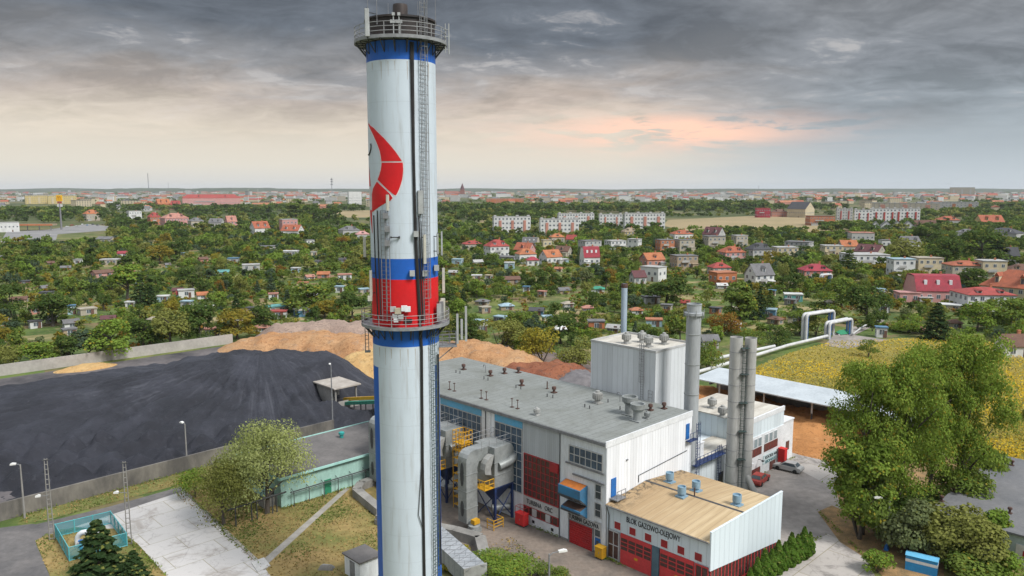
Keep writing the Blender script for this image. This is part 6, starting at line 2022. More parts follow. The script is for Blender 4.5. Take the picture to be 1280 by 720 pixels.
# left side of the photograph
H_(282, 296, 271, 285, 'gable', 'salmon', 'pink', 2, 20, 'pink narrow house left of the white gable', phrase='the narrow pink house')
H_(313, 337, 278, 295, 'gable', 'brick', 'white', 1, 25, 'white-gabled house with red roof in the left gardens', phrase='the white gable with red roof')
H_(350, 372, 275, 292, 'flat', 'pale', 'pink', 2, 15, 'pink two-storey house behind red-roofed wings', phrase='the pink two-storey house')
H_(352, 380, 282, 297, 'gable', 'brick', 'white', 1, -25, 'white house with red roof before the pink two-storey house', phrase='the white house before the pink one')
H_(423, 450, 283, 297, 'hip', 'grey', 'pale', 1, 20, 'pale house with wide grey hipped roof left of the chimney', phrase='the wide grey hipped roof')
H_(444, 462, 289, 300, 'hip', 'pink', 'pale', 1, 10, 'house with pinkish roof half hidden by the chimney', phrase='the pinkish roof')
H_(236, 254, 273, 284, 'hip', 'grey', 'beige', 1, 20, 'house with grey roof left of the narrow pink house', phrase='the left grey roof')
H_(262, 280, 274, 284, 'gable', 'grey', 'pale', 1, -20, 'pale house with grey gable in the left gardens', phrase='the pale grey-gabled house')
H_(186, 200, 267, 281, 'hip', 'red', 'terracotta', 2, 20, 'terracotta house with red roof near the far left estate', phrase='the terracotta house')
H_(203, 234, 268, 283, 'hip', 'salmon', 'pink', 2, 15, 'row of pink houses with salmon roofs', phrase='the pink row', cat='houses')
H_(160, 176, 265, 275, 'flat', 'pale', 'white', 2, 15, 'white flat house left of the red roofs', phrase='the white flat house')
H_(196, 212, 250, 262, 'gable', 'orange', 'terracotta', 1, 15, 'far orange-roofed house above the pink row', phrase='the far orange roof')
H_(214, 226, 252, 262, 'gable', 'red', 'salmon', 1, -15, 'far red-roofed house right of the orange one', phrase='the far red roof')
H_(106, 123, 264, 276, 'hip', 'orange', 'beige', 1, 20, 'restaurant with orange hipped roof near the sign mast', 'restaurant', phrase='the orange restaurant roof')
H_(232, 297, 244, 256, 'hip', 'red', 'pink', 2, 5, 'very long building with bright red roof on the left', 'building', phrase='the very long red roof', dr=.2, chimney=False)
H_(435, 452, 240, 256, 'flat', 'pale', 'white', 5, 10, 'lone white tower block left of the chimney', 'apartment block', 'apartment_block', phrase='the lone white block', dr=.5, chimney=False, door=False)
H_(2, 21, 280, 290, 'flat', 'pale', 'white', 1, 5, 'white filling-station shop at the left edge', 'shop', 'shop', phrase='the white shop', chimney=False)
# white flats (long blocks with salmon balcony bays)
def flats(x0, x1, yt, yb, yaw, label, floors=4, dr=.22, wc='white', bay='salmon', phrase=None, bays=3):
    t = H_(x0, x1, yt, yb, 'flat', 'pale', wc, 0, yaw, label, 'apartment block', 'apartment_block', dr=dr, chimney=False, door=False, win=False, phrase=phrase)
    wall = [c for c in t.children if c.name.startswith('wall')][0]
    xs = [v_.co.x for v_ in wall.data.vertices]; ys = [v_.co.y for v_ in wall.data.vertices]; zs = [v_.co.z for v_ in wall.data.vertices]
    w, d, h = max(xs) - min(xs), max(ys) - min(ys), max(zs)
    put_windows(t, w, d, 0, floors, h / floors, step=w / 13 if w > 40 else 3.4, win=(1.6, 1.5), limit=70)
    for i in range(bays):
        x = -w / 2 + w * (i + .5) / bays
        bb = MB(); bb.box(x - w * .035, x + w * .035, -d / 2 - .6, -d / 2 - .02, 1.0, h * .8); bb.build('balcony_bay', wm(bay), t)
    for i in range(bays + 1):
        x = -w / 2 + w * (i + .15) / (bays + .3)
        bb = MB(); bb.box(x - 1.2, x + 1.2, -1, 1, h + .1, h + 1.6); bb.build('lift_housing', wm('pale'), t)
    return t
flats(615, 664, 271, 293, 12, 'white block of flats nearest the chimney, salmon balconies', phrase='the first white flats')
flats(673, 724, 274, 295, 12, 'white block of flats with dark stair strip, middle of the front row', phrase='the middle white flats')
flats(696, 743, 267, 283, 12, 'white block of flats standing behind the middle one', phrase='the rear white flats')
flats(748, 778, 268, 284, 12, 'white block of flats left of the end block', phrase='the white flats left of the end', bays=2)
flats(779, 831, 267, 286, 12, 'white end block of flats with a dark window strip at the field', phrase='the end white flats')
flats(1068, 1088, 264, 282, 18, 'white and red modern flats, left wing', wc='white', bay='red', phrase='the modern flats', bays=2, floors=5)
flats(1090, 1117, 263, 282, 18, 'white and red modern flats, middle wing', wc='white', bay='red', phrase='the modern flats', bays=3, floors=5)
flats(1118, 1146, 263, 281, 18, 'white and red modern flats, right wing with black balconies', wc='white', bay='red', phrase='the modern flats', bays=3, floors=5)
flats(1046, 1064, 262, 275, 18, 'pale flats with red stripes left of the modern flats', wc='pale', bay='red', phrase='the pale striped flats', bays=2)
flats(1096, 1165, 255, 264, 5, 'long brownish estate behind the modern flats', wc='beige', bay='salmon', phrase='the long brownish estate', dr=.12)
flats(1168, 1215, 254, 264, 5, 'grey estate right of the brownish one', wc='pale', bay='terracotta', phrase='the grey estate', dr=.15)
flats(1190, 1214, 236, 246, 5, 'far slab of tall flats on the right skyline', wc='beige', bay='pale', phrase='the skyline slab', dr=.15, floors=9)
flats(690, 735, 255, 262, 5, 'flat white school-like block in the dark tree belt', wc='pale', bay='white', phrase='the school-like block', dr=.15, floors=2)
flats(607, 655, 248, 255, 5, 'long orange-brown depot beyond the tree belt', wc='terracotta', bay='orange', phrase='the orange depot', dr=.15, floors=2)

flats(36, 62, 246, 255, 5, 'long yellow apartment block far on the left, left part', wc='yellow', bay='cream', phrase='the long yellow block', dr=.25)
flats(64, 92, 246, 255, 5, 'long yellow apartment block behind the sign mast', wc='yellow', bay='cream', phrase='the long yellow block', dr=.25)
# post fence before the salmon house
a_, c_ = gp(968, 357), gp(1003, 360)
ft = thing('post_fence', 'beige post fence with dark panels at the salmon house', 'fence', a_)
b = MB(a_.x, a_.y, 0)
for k in range(9):
    p = a_.lerp(c_, k / 8); b.box(p.x - .3, p.x + .3, p.y - .3, p.y + .3, 0, 2.4)
b.build('posts', wm('cream'), ft)
b = MB(a_.x, a_.y, 0); d = (c_ - a_).normalized(); n = Vector((-d.y, d.x, 0)) * .06
b.prism([((a_ + n).x, (a_ + n).y), ((c_ + n).x, (c_ + n).y), ((c_ - n).x, (c_ - n).y), ((a_ - n).x, (a_ - n).y)], 'z', .2, 1.9); b.build('panels', rm('brown'), ft)

# ================================================================ GARDEN SHEDS
SH = [  # x, y, width px, height px, flat/gable, roof, wall
 (98, 331, 9, 6, 'f', 'pale', 'white'), (152, 321, 12, 6, 'g', 'crimson', 'white'), (138, 331, 22, 6, 'f', 'pale', 'beige'), (128, 347, 24, 8, 'g', 'brown', 'pink'),
 (90, 393, 8, 10, 'f', 'blue', 'lightblue'), (164, 386, 12, 8, 'f', 'white', 'white'), (89, 410, 17, 9, 'g', 'grey', 'white'), (25, 379, 16, 6, 'g', 'brown', 'cream'),
 (43, 393, 11, 5, 'f', 'pale', 'salmon'), (233, 372, 18, 9, 'f', 'pale', 'white'), (223, 368, 13, 7, 'g', 'maroon', 'terracotta'), (109, 394, 20, 6, 'f', 'beige', 'beige'),
 (136, 404, 15, 6, 'g', 'maroon', 'beige'), (133, 304, 20, 7, 'g', 'grey', 'beige'), (338, 314, 24, 6, 'f', 'grey', 'beige'), (362, 320, 24, 6, 'f', 'white', 'pale'),
 (387, 306, 12, 6, 'f', 'grey', 'white'), (314, 338, 20, 7, 'f', 'pale', 'pale'), (370, 341, 12, 6, 'f', 'white', 'lightblue'), (392, 320, 8, 5, 'f', 'pale', 'cream'),
 (405, 348, 16, 8, 'g', 'orange', 'salmon'), (387, 350, 13, 6, 'g', 'salmon', 'white'), (431, 350, 17, 7, 'f', 'salmon', 'white'), (425, 366, 12, 8, 'f', 'lightblue', 'white'),
 (455, 368, 14, 7, 'f', 'lightblue', 'beige'), (280, 344, 13, 6, 'g', 'teal', 'white'), (234, 385, 14, 8, 'f', 'lightblue', 'pale'), (253, 374, 13, 8, 'g', 'orange', 'white'),
 (292, 329, 14, 6, 'f', 'blue', 'pale'), (254, 328, 12, 6, 'g', 'brown', 'salmon'), (342, 374, 11, 7, 'f', 'salmon', 'white'), (316, 394, 15, 9, 'f', 'dark', 'sand'),
 (345, 392, 26, 9, 'f', 'teal', 'sand'), (349, 398, 20, 9, 'f', 'red', 'white'), (378, 396, 21, 9, 'f', 'white', 'blue'), (226, 372, 9, 7, 'g', 'red', 'lightblue'),
 (572, 332, 15, 8, 'f', 'lightblue', 'lightblue'), (597, 332, 14, 7, 'g', 'pale', 'white'), (637, 336, 13, 8, 'f', 'white', 'lightblue'), (633, 327, 34, 6, 'f', 'grey', 'pale'),
 (639, 355, 23, 9, 'g', 'brown', 'sand'), (658, 365, 9, 7, 'f', 'blue', 'white'), (704, 368, 16, 8, 'g', 'grey', 'sand'), (747, 366, 17, 8, 'h', 'green', 'white'),
 (603, 382, 19, 8, 'h', 'grey', 'sand'), (633, 388, 20, 9, 'h', 'lightblue', 'sand'), (671, 394, 19, 9, 'g', 'dark', 'blue'), (606, 392, 16, 7, 'f', 'beige', 'sand'),
 (745, 413, 22, 12, 'f', 'grey', 'orange'), (767, 416, 18, 8, 'g', 'pale', 'grey'), (648, 400, 18, 8, 'f', 'dark', 'brown'), (596, 350, 13, 5, 'f', 'white', 'cream'),
 (611, 350, 10, 5, 'f', 'cream', 'white'), (684, 404, 14, 7, 'f', 'lightblue', 'cream'), (833, 391, 15, 10, 'f', 'grey', 'cream'), (813, 380, 24, 9, 'f', 'dark', 'pale'),
 (856, 383, 11, 7, 'g', 'red', 'cream'), (894, 393, 15, 8, 'f', 'dark', 'terracotta'), (902, 361, 14, 6, 'g', 'white', 'pale'), (960, 399, 20, 12, 'f', 'lightblue', 'blue'),
 (969, 406, 19, 10, 'h', 'brown', 'sand'), (991, 377, 22, 9, 'f', 'white', 'teal'), (965, 370, 9, 7, 'f', 'blue', 'cream'), (886, 436, 24, 16, 'g', 'grey', 'pale'),
 (994, 405, 17, 8, 'f', 'dark', 'beige'), (1105, 391, 12, 9, 'f', 'white', 'pale'), (1101, 422, 13, 12, 'f', 'blue', 'white'), (1200, 366, 14, 8, 'f', 'teal', 'pale'),
 (1192, 411, 17, 10, 'h', 'brown', 'beige'), (1187, 389, 22, 7, 'f', 'white', 'cream'), (1150, 418, 18, 8, 'h', 'salmon', 'beige'), (700, 330, 22, 6, 'f', 'pale', 'lightblue')]
SW = dict(f='flat', g='gable', h='hip')
CN = dict(pale='light grey', lightblue='pale blue', dark='charcoal', sand='sandy', terracotta='brick-coloured', crimson='crimson')
seen_l = {}
for i, (x, y, wpx, hpx, rt, rc, wc) in enumerate(SH):
    kind = {'f': 'flat', 'g': 'gabled', 'h': 'tent-shaped'}[rt]
    lab = f"{CN.get(wc, wc)} garden hut with {kind} {CN.get(rc, rc)} roof"
    wide = ' long' if wpx >= 20 else ''
    lab = lab.replace(' garden', wide + ' garden')
    if lab in seen_l: lab += ' near the ' + ('chimney' if 420 < x < 700 else 'coal yard' if x < 420 else 'canopy')
    seen_l[lab] = 1
    house(x - wpx / 2, x + wpx / 2, y - hpx, y, SW[rt], rc, wc, 1, (i * 37) % 60 - 30, lab, 'garden hut', 'garden_hut', dr=.75, group='huts in the allotment gardens',
          phrase=f"the {CN.get(rc, rc)}-roofed {CN.get(wc, wc)} hut", chimney=False, rfrac=.35 if rt != 'f' else 0)

# ================================================================ FAR TOWN
def far_block(w, d, h, roof, wc, rc, key):
    bb = MB()
    if roof == 'flat':
        bb.box(-w / 2, w / 2, -d / 2, d / 2, 0, h, 0); bb.box(-w / 2 - .3, w / 2 + .3, -d / 2 - .3, d / 2 + .3, h + .002, h + .6, 1)
        n = max(2, int(h / 3))
        for f in range(n):
            z = h * (f + .35) / n
            m_ = int(w / 5)
            for k in range(m_):
                x = -w / 2 + w * (k + .5) / m_
                bb.box(x - 1.1, x + 1.1, -d / 2 - .1, -d / 2 + .1, z, z + 1.5, 2)
    else:
        bb.box(-w / 2, w / 2, -d / 2, d / 2, 0, h * .6, 0)
        bb.prism([(-d / 2 - .5, h * .6), (d / 2 + .5, h * .6), (0, h)], 'x', -w / 2 - .5, w / 2 + .5, 1)
        bb.box(-w * .2 - .5, -w * .2 + .5, -.5, .5, h * .8, h * 1.1, 0)
        for k in (-.3, 0, .3): bb.box(w * k - .8, w * k + .8, -d / 2 - .1, -d / 2 + .1, h * .25, h * .45, 2)
    return bb.mesh(key, [wm(wc), rm(rc), HGL])
FB = [('pale slab', far_block(70, 12, 15, 'flat', 'pale', 'pale', 'far_block')), ('beige slab', far_block(60, 12, 13, 'flat', 'beige', 'grey', 'far_block')),
      ('white slab', far_block(48, 12, 16, 'flat', 'white', 'pale', 'far_block')), ('cream block', far_block(34, 14, 13, 'flat', 'cream', 'grey', 'far_block')),
      ('pinkish block', far_block(40, 13, 12, 'flat', 'pink', 'salmon', 'far_block')), ('grey hall', far_block(80, 30, 9, 'flat', 'pale', 'grey', 'far_block')),
      ('tower block', far_block(24, 16, 30, 'flat', 'pale', 'grey', 'far_block')),
      ('red-roofed house', far_block(18, 12, 11, 'gable', 'cream', 'brick', 'far_house')), ('orange-roofed house', far_block(16, 11, 10, 'gable', 'white', 'orange', 'far_house')),
      ('grey-roofed house', far_block(17, 11, 10, 'gable', 'pale', 'grey', 'far_house')), ('brown-roofed terrace', far_block(44, 12, 12, 'gable', 'salmon', 'terracotta', 'far_house')),
      ('red-roofed terrace', far_block(52, 13, 13, 'gable', 'pink', 'red', 'far_house'))]
rnd = random.Random(21)
FARL = {}
FMARK = [(186, 'the slender far chimney'), (75, 'the sign mast'), (415, 'the lattice transmitter'), (578, 'the church spire'), (265, 'the very long red roof'), (715, 'the school-like block'), (1000, 'the cream-gabled church'),
         (1107, 'the modern flats'), (1202, 'the skyline slab'), (640, 'the orange depot'), (443, 'the lone white block'), (880, 'the dark pine belt'), (1250, 'the picture edge'), (340, 'the twin far poles')]
placed = []
tries = 0
while len(placed) < 470 and tries < 14000:
    tries += 1
    x = rnd.uniform(-10, 1290)
    y = 240.3 + 25 * rnd.random() ** 1.5
    if 450 < x < 550 and rnd.random() < .8: continue
    if 560 < x < 600 or 760 < x < 950: y = 240.3 + 9 * rnd.random()
    if y > 262 and (820 < x < 1075 or x < 130 or 410 < x < 475 or 590 < x < 725): continue
    p = gp(x, y)
    if any((p - q).length < 24 for q in placed): continue
    if any(r[0] - 2 < x < r[1] + 2 and y > r[2] - 1 and p.length < r[4] for r in RECTS): continue
    placed.append(p)
    k = rnd.choices(range(12), [13, 10, 15, 9, 3, 4, 2, 7, 4, 10, 4, 2])[0]
    if y > 249: k = rnd.choice([3, 7, 7, 8, 9, 9, 9, 3, 10])
    mk = min(FMARK, key=lambda q: abs(q[0] - x))
    dist = p.length
    dep = 'nearer' if dist < 1700 else 'distant' if dist < 3800 else 'very distant'
    dx_ = abs(mk[0] - x)
    rel = 'at' if dx_ < 12 else ('close ' if dx_ < 35 else 'a little ' if dx_ < 70 else 'well ') + ('left of' if x < mk[0] else 'right of')
    lab = f"{dep} {FB[k][0]} {rel} {mk[1]}"
    o = link('town_building' if k < 7 else 'town_house', FB[k][1], None, (p.x, p.y, 0), rnd.uniform(-.5, .5) + rnd.choice([0, 0, 1.57]))
    s = rnd.uniform(.8, 1.25); o.scale = (s, s, rnd.uniform(.8, 1.2))
    FARL.setdefault(lab, []).append((dist, o))
    tag(o, lab, 'building' if k < 7 else 'house', 'blocks of the far town' if k < 7 else 'houses of the far town')
    RECTS.append((x - 2, x + 2, y - 5, y, dist)) if y > 249 else None

for lab, v_ in FARL.items():
    if len(v_) > 1:
        for i, (_, o) in enumerate(sorted(v_, key=lambda q: q[0])):
            o['label'] = lab + (', nearest such' if i == 0 else ', farthest such' if i == len(v_) - 1 else ', ' + ['second', 'third', 'fourth', 'fifth', 'sixth', 'seventh', 'eighth'][min(i - 1, 6)] + ' such')
# the rest of the town, past the three hundred largest: one mass of small blocks and roofs
mb = MB()
for k in range(2700):
    x = rnd.uniform(-300, 1560); y = 238.9 + 13 * rnd.random() ** 1.6
    p = gp(x, y)
    if p.length > 8600 or (570 < x < 590 and y > 243): continue
    if any(r[0] < x < r[1] and r[2] < y < r[3] + 2 for r in RECTS): continue
    s = 1 + max(0, p.length - 2500) / 5000
    w_, d_, h_ = rnd.uniform(9, 40) * s, rnd.uniform(8, 13), rnd.choice([6, 7, 9, 12, 15, 17])
    m_ = rnd.choice([0, 0, 0, 1, 1, 2, 3])
    mb.box(p.x - w_ / 2, p.x + w_ / 2, p.y - d_ / 2, p.y + d_ / 2, 0, h_, m_)
    if rnd.random() < .5: mb.prism([(p.y - d_ / 2 - .4, h_), (p.y + d_ / 2 + .4, h_), (p.y, h_ + 4)], 'x', p.x - w_ / 2 - .4, p.x + w_ / 2 + .4, rnd.choice([4, 4, 5, 6]))
    else: mb.box(p.x - w_ / 2 - .2, p.x + w_ / 2 + .2, p.y - d_ / 2 - .2, p.y + d_ / 2 + .2, h_ + .01, h_ + .5, 3)
o = mb.build('distant_town', [wm('white'), wm('pale'), wm('cream'), wm('beige'), rm('brick'), rm('red'), rm('grey')])
o['kind'] = 'stuff'; o['label'] = 'countless small pale blocks and red roofs of the far town'

# landmarks of the skyline
def far_pole(x, yb, yt, label, r0, m, cat='mast', name='mast', extra=None):
    p = gp(x, yb); h = (yb - yt) * p.length / FPX
    t = thing(name, label, cat, (p.x, p.y, 0))
    bb = MB(); bb.frustum((0, 0, 0), (0, 0, h), r0, r0 * .6, n=8); bb.build('shaft', m, t)
    bb = MB()
    if extra == 'tx':
        for z in (.55, .72, .86): bb.box(-r0 * 2.6, r0 * 2.6, -r0 * 2, r0 * 2, h * z, h * z + h * .07)
    else:
        bb.lathe([(r0 * .8, h - 2), (r0 * .9, h - 1), (r0 * .7, h + .2)], 0, 0, 8)
    bb.build('top', m, t)
    return t
GREYFAR = mat('far_grey', (.20, .20, .21), (.15, .15, .16), scale=.1)
far_pole(186, 240, 219, 'slender grey industrial chimney on the left skyline', 5.5, GREYFAR, 'chimney', 'far_chimney')
far_pole(415, 242, 223, 'lattice transmitter mast with dishes on the skyline', 3.2, GREYFAR, extra='tx')
far_pole(311, 257, 238, 'left one of the twin pale far poles', .55, wm('white'), 'pole', 'pole')
far_pole(323, 255, 238, 'right one of the twin pale far poles', .55, wm('white'), 'pole', 'pole')
far_pole(211, 241, 229, 'hair-thin far antenna mast right of the slender chimney', 2.0, GREYFAR)
far_pole(948, 241, 232, 'far antenna mast beyond the dark pine belt', 2.2, GREYFAR)
p = gp(578, 246); t = thing('church', 'brick church with pointed spire on the skyline right of the chimney', 'church', (p.x, p.y, 0))
k = p.length / FPX
BRK = mat('far_brick', (.24, .09, .065), (.18, .08, .06), scale=.05)
b = MB(); b.box(-2.6 * k, 2.6 * k, -2.6 * k, 2.6 * k, 0, 9 * k); b.build('tower', BRK, t)
b = MB(); b.frustum((0, 0, 9 * k), (0, 0, 16.5 * k), 3.0 * k, .2 * k, n=8); b.build('spire', rm('maroon'), t)
b = MB(); b.box(-22 * k, -2.7 * k, -4 * k, 4 * k, 0, 4 * k); b.prism([(-4.6 * k, 4 * k), (4.6 * k, 4 * k), (0, 7 * k)], 'x', -22 * k, -2.7 * k); b.frustum((-21 * k, 0, 5 * k), (-21 * k, 0, 9.5 * k), 1.2 * k, .1, n=6); b.build('nave', BRK, t)
# sign mast with yellow letter box
p = gp(77, 287); k = p.length / FPX
t = thing('sign_mast', 'tall grey mast carrying a yellow square restaurant sign with a letter M', 'sign', (p.x, p.y, 0))
b = MB(); b.frustum((0, 0, 0), (0, 0, 29 * k), 1.0 * k, .7 * k, n=10); b.build('pole', GREYFAR, t)
b = MB(); b.box(-3.1 * k, 3.1 * k, -.6 * k, .6 * k, 30.5 * k, 37 * k); sbx = b.build('sign_box', mat('sign_yellow', (.75, .45, .02), (.7, .4, .02), scale=.1, fine=.05), t)
def arch(x): return [(x - 1.1 * k, -.66 * k, 31.4 * k), (x - .95 * k, -.66 * k, 33.5 * k), (x - .45 * k, -.66 * k, 35.3 * k), (x, -.66 * k, 35.8 * k), (x + .45 * k, -.66 * k, 35.3 * k), (x + .95 * k, -.66 * k, 33.5 * k), (x + 1.1 * k, -.66 * k, 31.4 * k)]
b = MB(); b.tube(arch(-1.0 * k), .3 * k, 5); b.tube(arch(1.0 * k), .3 * k, 5); b.build('letter_mark', mat('sign_amber', (.55, .24, .01), scale=.1), sbx)
b = MB(); b.box(-2.2 * k, 2.2 * k, -.5 * k, .5 * k, 28.0 * k, 30.2 * k); b.build('sign_board', rm('red'), t)
b = MB(); b.box(-2.6 * k, 2.6 * k, -.5 * k, .5 * k, 24.5 * k, 27.2 * k); b.build('sign_board', wm('white'), t)
LAND.append((77, 287, 'the sign mast'))
p = gp(42, 288); k = p.length / FPX
t = thing('filling_station_canopy', 'low filling-station canopy with orange edge at the forecourt', 'canopy', (p.x, p.y, 0), R(4))
b = MB(); b.box(-22 * k, 22 * k, -5 * k, 5 * k, 5.0, 6.6); b.build('roof', wm('sand'), t)
b = MB(); b.box(-22.2 * k, 22.2 * k, -5.2 * k, -5.02 * k, 5.0, 6.7); b.build('edge_band', wm('orange'), t)
for i in range(4):
    b = MB(); b.box((-18 + 12 * i) * k - .4, (-18 + 12 * i) * k + .4, -.4, .4, 0, 5.0); b.build('column', wm('white'), t)
# parked cars at the forecourt, built once and copied
def car_proto():
    t = thing('parked_car', 'x', 'car')
    bb = MB()
    bb.prism([(-2.05, .3), (2.05, .3), (2.15, .5), (2.1, .72), (1.2, .92), (-1.5, .95), (-2.05, .88), (-2.15, .6)], 'y', -.86, .86)
    bb.add([(1.15, -.8, .92), (1.15, .8, .92), (-1.6, .8, .95), (-1.6, -.8, .95), (.35, -.62, 1.42), (.35, .62, 1.42), (-1.15, .62, 1.44), (-1.15, -.62, 1.44)], [(4, 5, 6, 7), (0, 1, 5, 4), (1, 2, 6, 5), (2, 3, 7, 6), (3, 0, 4, 7)])
    bb.build('body', wm('white'), t)
    bb = MB()
    for q in (((1.10, -.70, .97), (1.10, .70, .97), (.42, .56, 1.38), (.42, -.56, 1.38)), ((-1.56, .70, 1.0), (-1.56, -.70, 1.0), (-1.2, -.56, 1.39), (-1.2, .56, 1.39)),
              ((.85, .80, .98), (-1.4, .80, 1.0), (-1.1, .665, 1.36), (.3, .665, 1.36)), ((-1.4, -.80, 1.0), (.85, -.80, .98), (.3, -.665, 1.36), (-1.1, -.665, 1.36))):
        bb.poly(q)
    bb.v = [(x * 1.012, y * 1.012, z) for x, y, z in bb.v]
    bb.build('windows', GLASS, t)
    for sy_ in (-.6, .6):
        bb = MB(); bb.box(2.08, 2.17, sy_ - .18, sy_ + .18, .55, .68); bb.build('headlight', GREYP, t)
    for sx_ in (-1.3, 1.3):
        for sy_ in (-.8, .8):
            bb = MB(); bb.frustum((sx_, sy_ - .1, .33), (sx_, sy_ + .1, .33), .33, n=10); bb.build('wheel', BLACK, t)
    return t
c0 = car_proto()
CARS = [(84, 284, 'white', 'white car at the sign mast'), (90, 282, 'red', 'red car by the sign mast'), (96, 283, 'pale', 'silver car on the forecourt row'), (103, 281, 'white', 'white car between silver and blue cars'), (109, 282, 'blue', 'blue car on the forecourt row'),
        (116, 281, 'dark', 'dark car next to the blue one'), (122, 282, 'grey', 'grey car near the row end'), (128, 281, 'cream', 'cream car at the end of the forecourt row'), (60, 294, 'pale', 'silver car before the filling station'), (985, 588, 'pale', 'silver car parked at the annex corner of the boiler house'), (949, 603, 'red', 'red car parked by the twin stack')]
for i, (x, y, c, lb) in enumerate(CARS):
    o = c0 if i == 0 else copy_tree(c0)
    o.location = gp(x, y); o.rotation_euler = (0, 0, R(70 + 13 * i) if i < 9 else SITE_R + R(95 if i == 9 else 8)); tag(o, lb, 'car', 'parked cars')
    for ch in o.children:
        if ch.name.startswith('body') and i:
            ch.data = ch.data.copy(); ch.data.materials[0] = wm(c)
# ================================================================ FOLIAGE
NR = np.random.default_rng(7)
def quads(P, Nrm, size, rng, asp=1.0):
    """one leaf-clump quad per point, facing roughly Nrm"""
    n = len(P)
    Nrm = Nrm / (np.linalg.norm(Nrm, axis=1, keepdims=True) + 1e-9)
    rv = rng.normal(size=(n, 3))
    A = np.cross(Nrm, rv); A /= (np.linalg.norm(A, axis=1, keepdims=True) + 1e-9)
    B = np.cross(Nrm, A)
    s = (size * rng.uniform(.6, 1.35, (n, 1)))
    A = A * s * asp; B = B * s
    V = np.stack([P - A, P - B * .8, P + A, P + B * .8], 1).reshape(-1, 3)
    F = np.arange(n * 4).reshape(n, 4)
    return V, F

def crown_points(kind, n, rng):
    """points and outward normals of a unit crown: height 1, x/y within about .42, base at z .12"""
    if kind == 'conifer':
        z = rng.random(n) ** 1.35
        lay = np.floor(z * 11) / 11 + .5 / 11 * rng.random(n)
        zz = .06 + .94 * (lay * .75 + z * .25)
        r = .30 * (1 - zz) ** .85 * (.55 + .45 * rng.random(n)) + .012
        th = rng.uniform(0, 2 * np.pi, n)
        r *= 1 + .22 * np.sin(th * 5 + zz * 40)
        P = np.stack([r * np.cos(th), r * np.sin(th), zz - .05 * r / .3], 1)
        N = np.stack([np.cos(th) * .5, np.sin(th) * .5, np.ones(n) * .8], 1) + rng.normal(size=(n, 3)) * .35
        return P, N
    if kind == 'column':
        z = rng.random(n)
        th = rng.uniform(0, 2 * np.pi, n)
        prof = np.minimum(1, (1.02 - z) * 1.55) ** .9 * np.minimum(1, .55 + z * 2.2)
        r = .2 * prof * (.65 + .35 * rng.random(n) ** .5) * (1 + .12 * np.sin(th * 3 + z * 17))
        P = np.stack([r * np.cos(th), r * np.sin(th), .02 + .98 * z], 1)
        N = np.stack([np.cos(th), np.sin(th), np.ones(n) * .6], 1) + rng.normal(size=(n, 3)) * .4
        return P, N
    if kind == 'poplar':
        L = 70; base, top, rad = .05, 1.0, .24
    elif kind == 'maple':
        L = 74; base, top, rad = .04, 1.0, .30
    elif kind == 'willow':
        L = 30; base, top, rad = .20, 1.0, .50
    elif kind == 'bush':
        L = 14; base, top, rad = .02, 1.0, .62
    elif kind == 'tall':
        L = 18; base, top, rad = .03, 1.0, .32
    else:
        L = 18; base, top, rad = .0, 1.0, .44
    C, Rr = [], []
    for k in range(L):
        u = rng.random() ** .8
        z = base + (top - base) * ((.14 if rad > .5 or L > 60 else .16) + .70 * u)
        t_ = (z - base) / (top - base)
        prof = math.sin(math.pi * min(1, max(0, t_ * .86 + .12))) ** .6
        th = rng.uniform(0, 2 * np.pi)
        rr = rad * prof * ((.42 + .38 * rng.random()) if L < 60 else 1.0 * rng.random() ** .6)
        C.append((rr * math.cos(th), rr * math.sin(th), z))
        Rr.append(rad * (.34 + .26 * rng.random()) * (.6 + .4 * prof) * (.62 if L > 60 else 1))
    C = np.array(C); Rr = np.array(Rr)
    li = rng.choice(L, n, p=Rr ** 2 / (Rr ** 2).sum())
    D = rng.normal(size=(n, 3)); D[:, 2] = np.where(D[:, 2] < -.2, -D[:, 2] * .6, D[:, 2])
    D /= np.linalg.norm(D, axis=1, keepdims=True)
    rad_f = 1.0 - .45 * rng.random(n) ** 1.8
    P = C[li] + D * (Rr[li] * rad_f)[:, None] * np.array([1, 1, .85])
    P += rng.normal(size=(n, 3)) * .012
    if kind == 'willow':
        k = rng.random(n) < .45
        out = np.hypot(P[:, 0], P[:, 1])
        P[k, 2] -= (.20 * rng.random(k.sum())) * (out[k] / .4)
    P[:, 2] = np.clip(P[:, 2], .01, 1.02)
    N = D + np.array([0, 0, .35]) + rng.normal(size=(n, 3)) * .55
    return P, N

LEAF = dict(
    mid=((.085, .135, .032), (.165, .215, .058)), bright=((.12, .19, .035), (.20, .28, .065)), dark=((.042, .078, .024), (.09, .13, .042)), olive=((.14, .155, .046), (.235, .24, .085)),
    yellow=((.20, .18, .03), (.30, .25, .05)), ochre=((.24, .165, .03), (.20, .19, .045)), blue=((.045, .075, .055), (.085, .12, .09)), grey=((.10, .125, .065), (.175, .20, .115)),
    poplar=((.095, .155, .028), (.225, .295, .068)), spruce=((.022, .045, .020), (.048, .078, .036)), willow=((.22, .25, .10), (.39, .42, .20)), thuja=((.05, .105, .018), (.10, .17, .035)), autumn=((.22, .09, .03), (.20, .14, .035)))
def lm(k): return leafmat('leaf_' + k, *[(a * 1.2, b_ * 1.22, c * 1.0) for a, b_, c in LEAF[k]])
BARK = mat('bark', (.10, .085, .07), (.055, .05, .042), scale=3, rough=1)

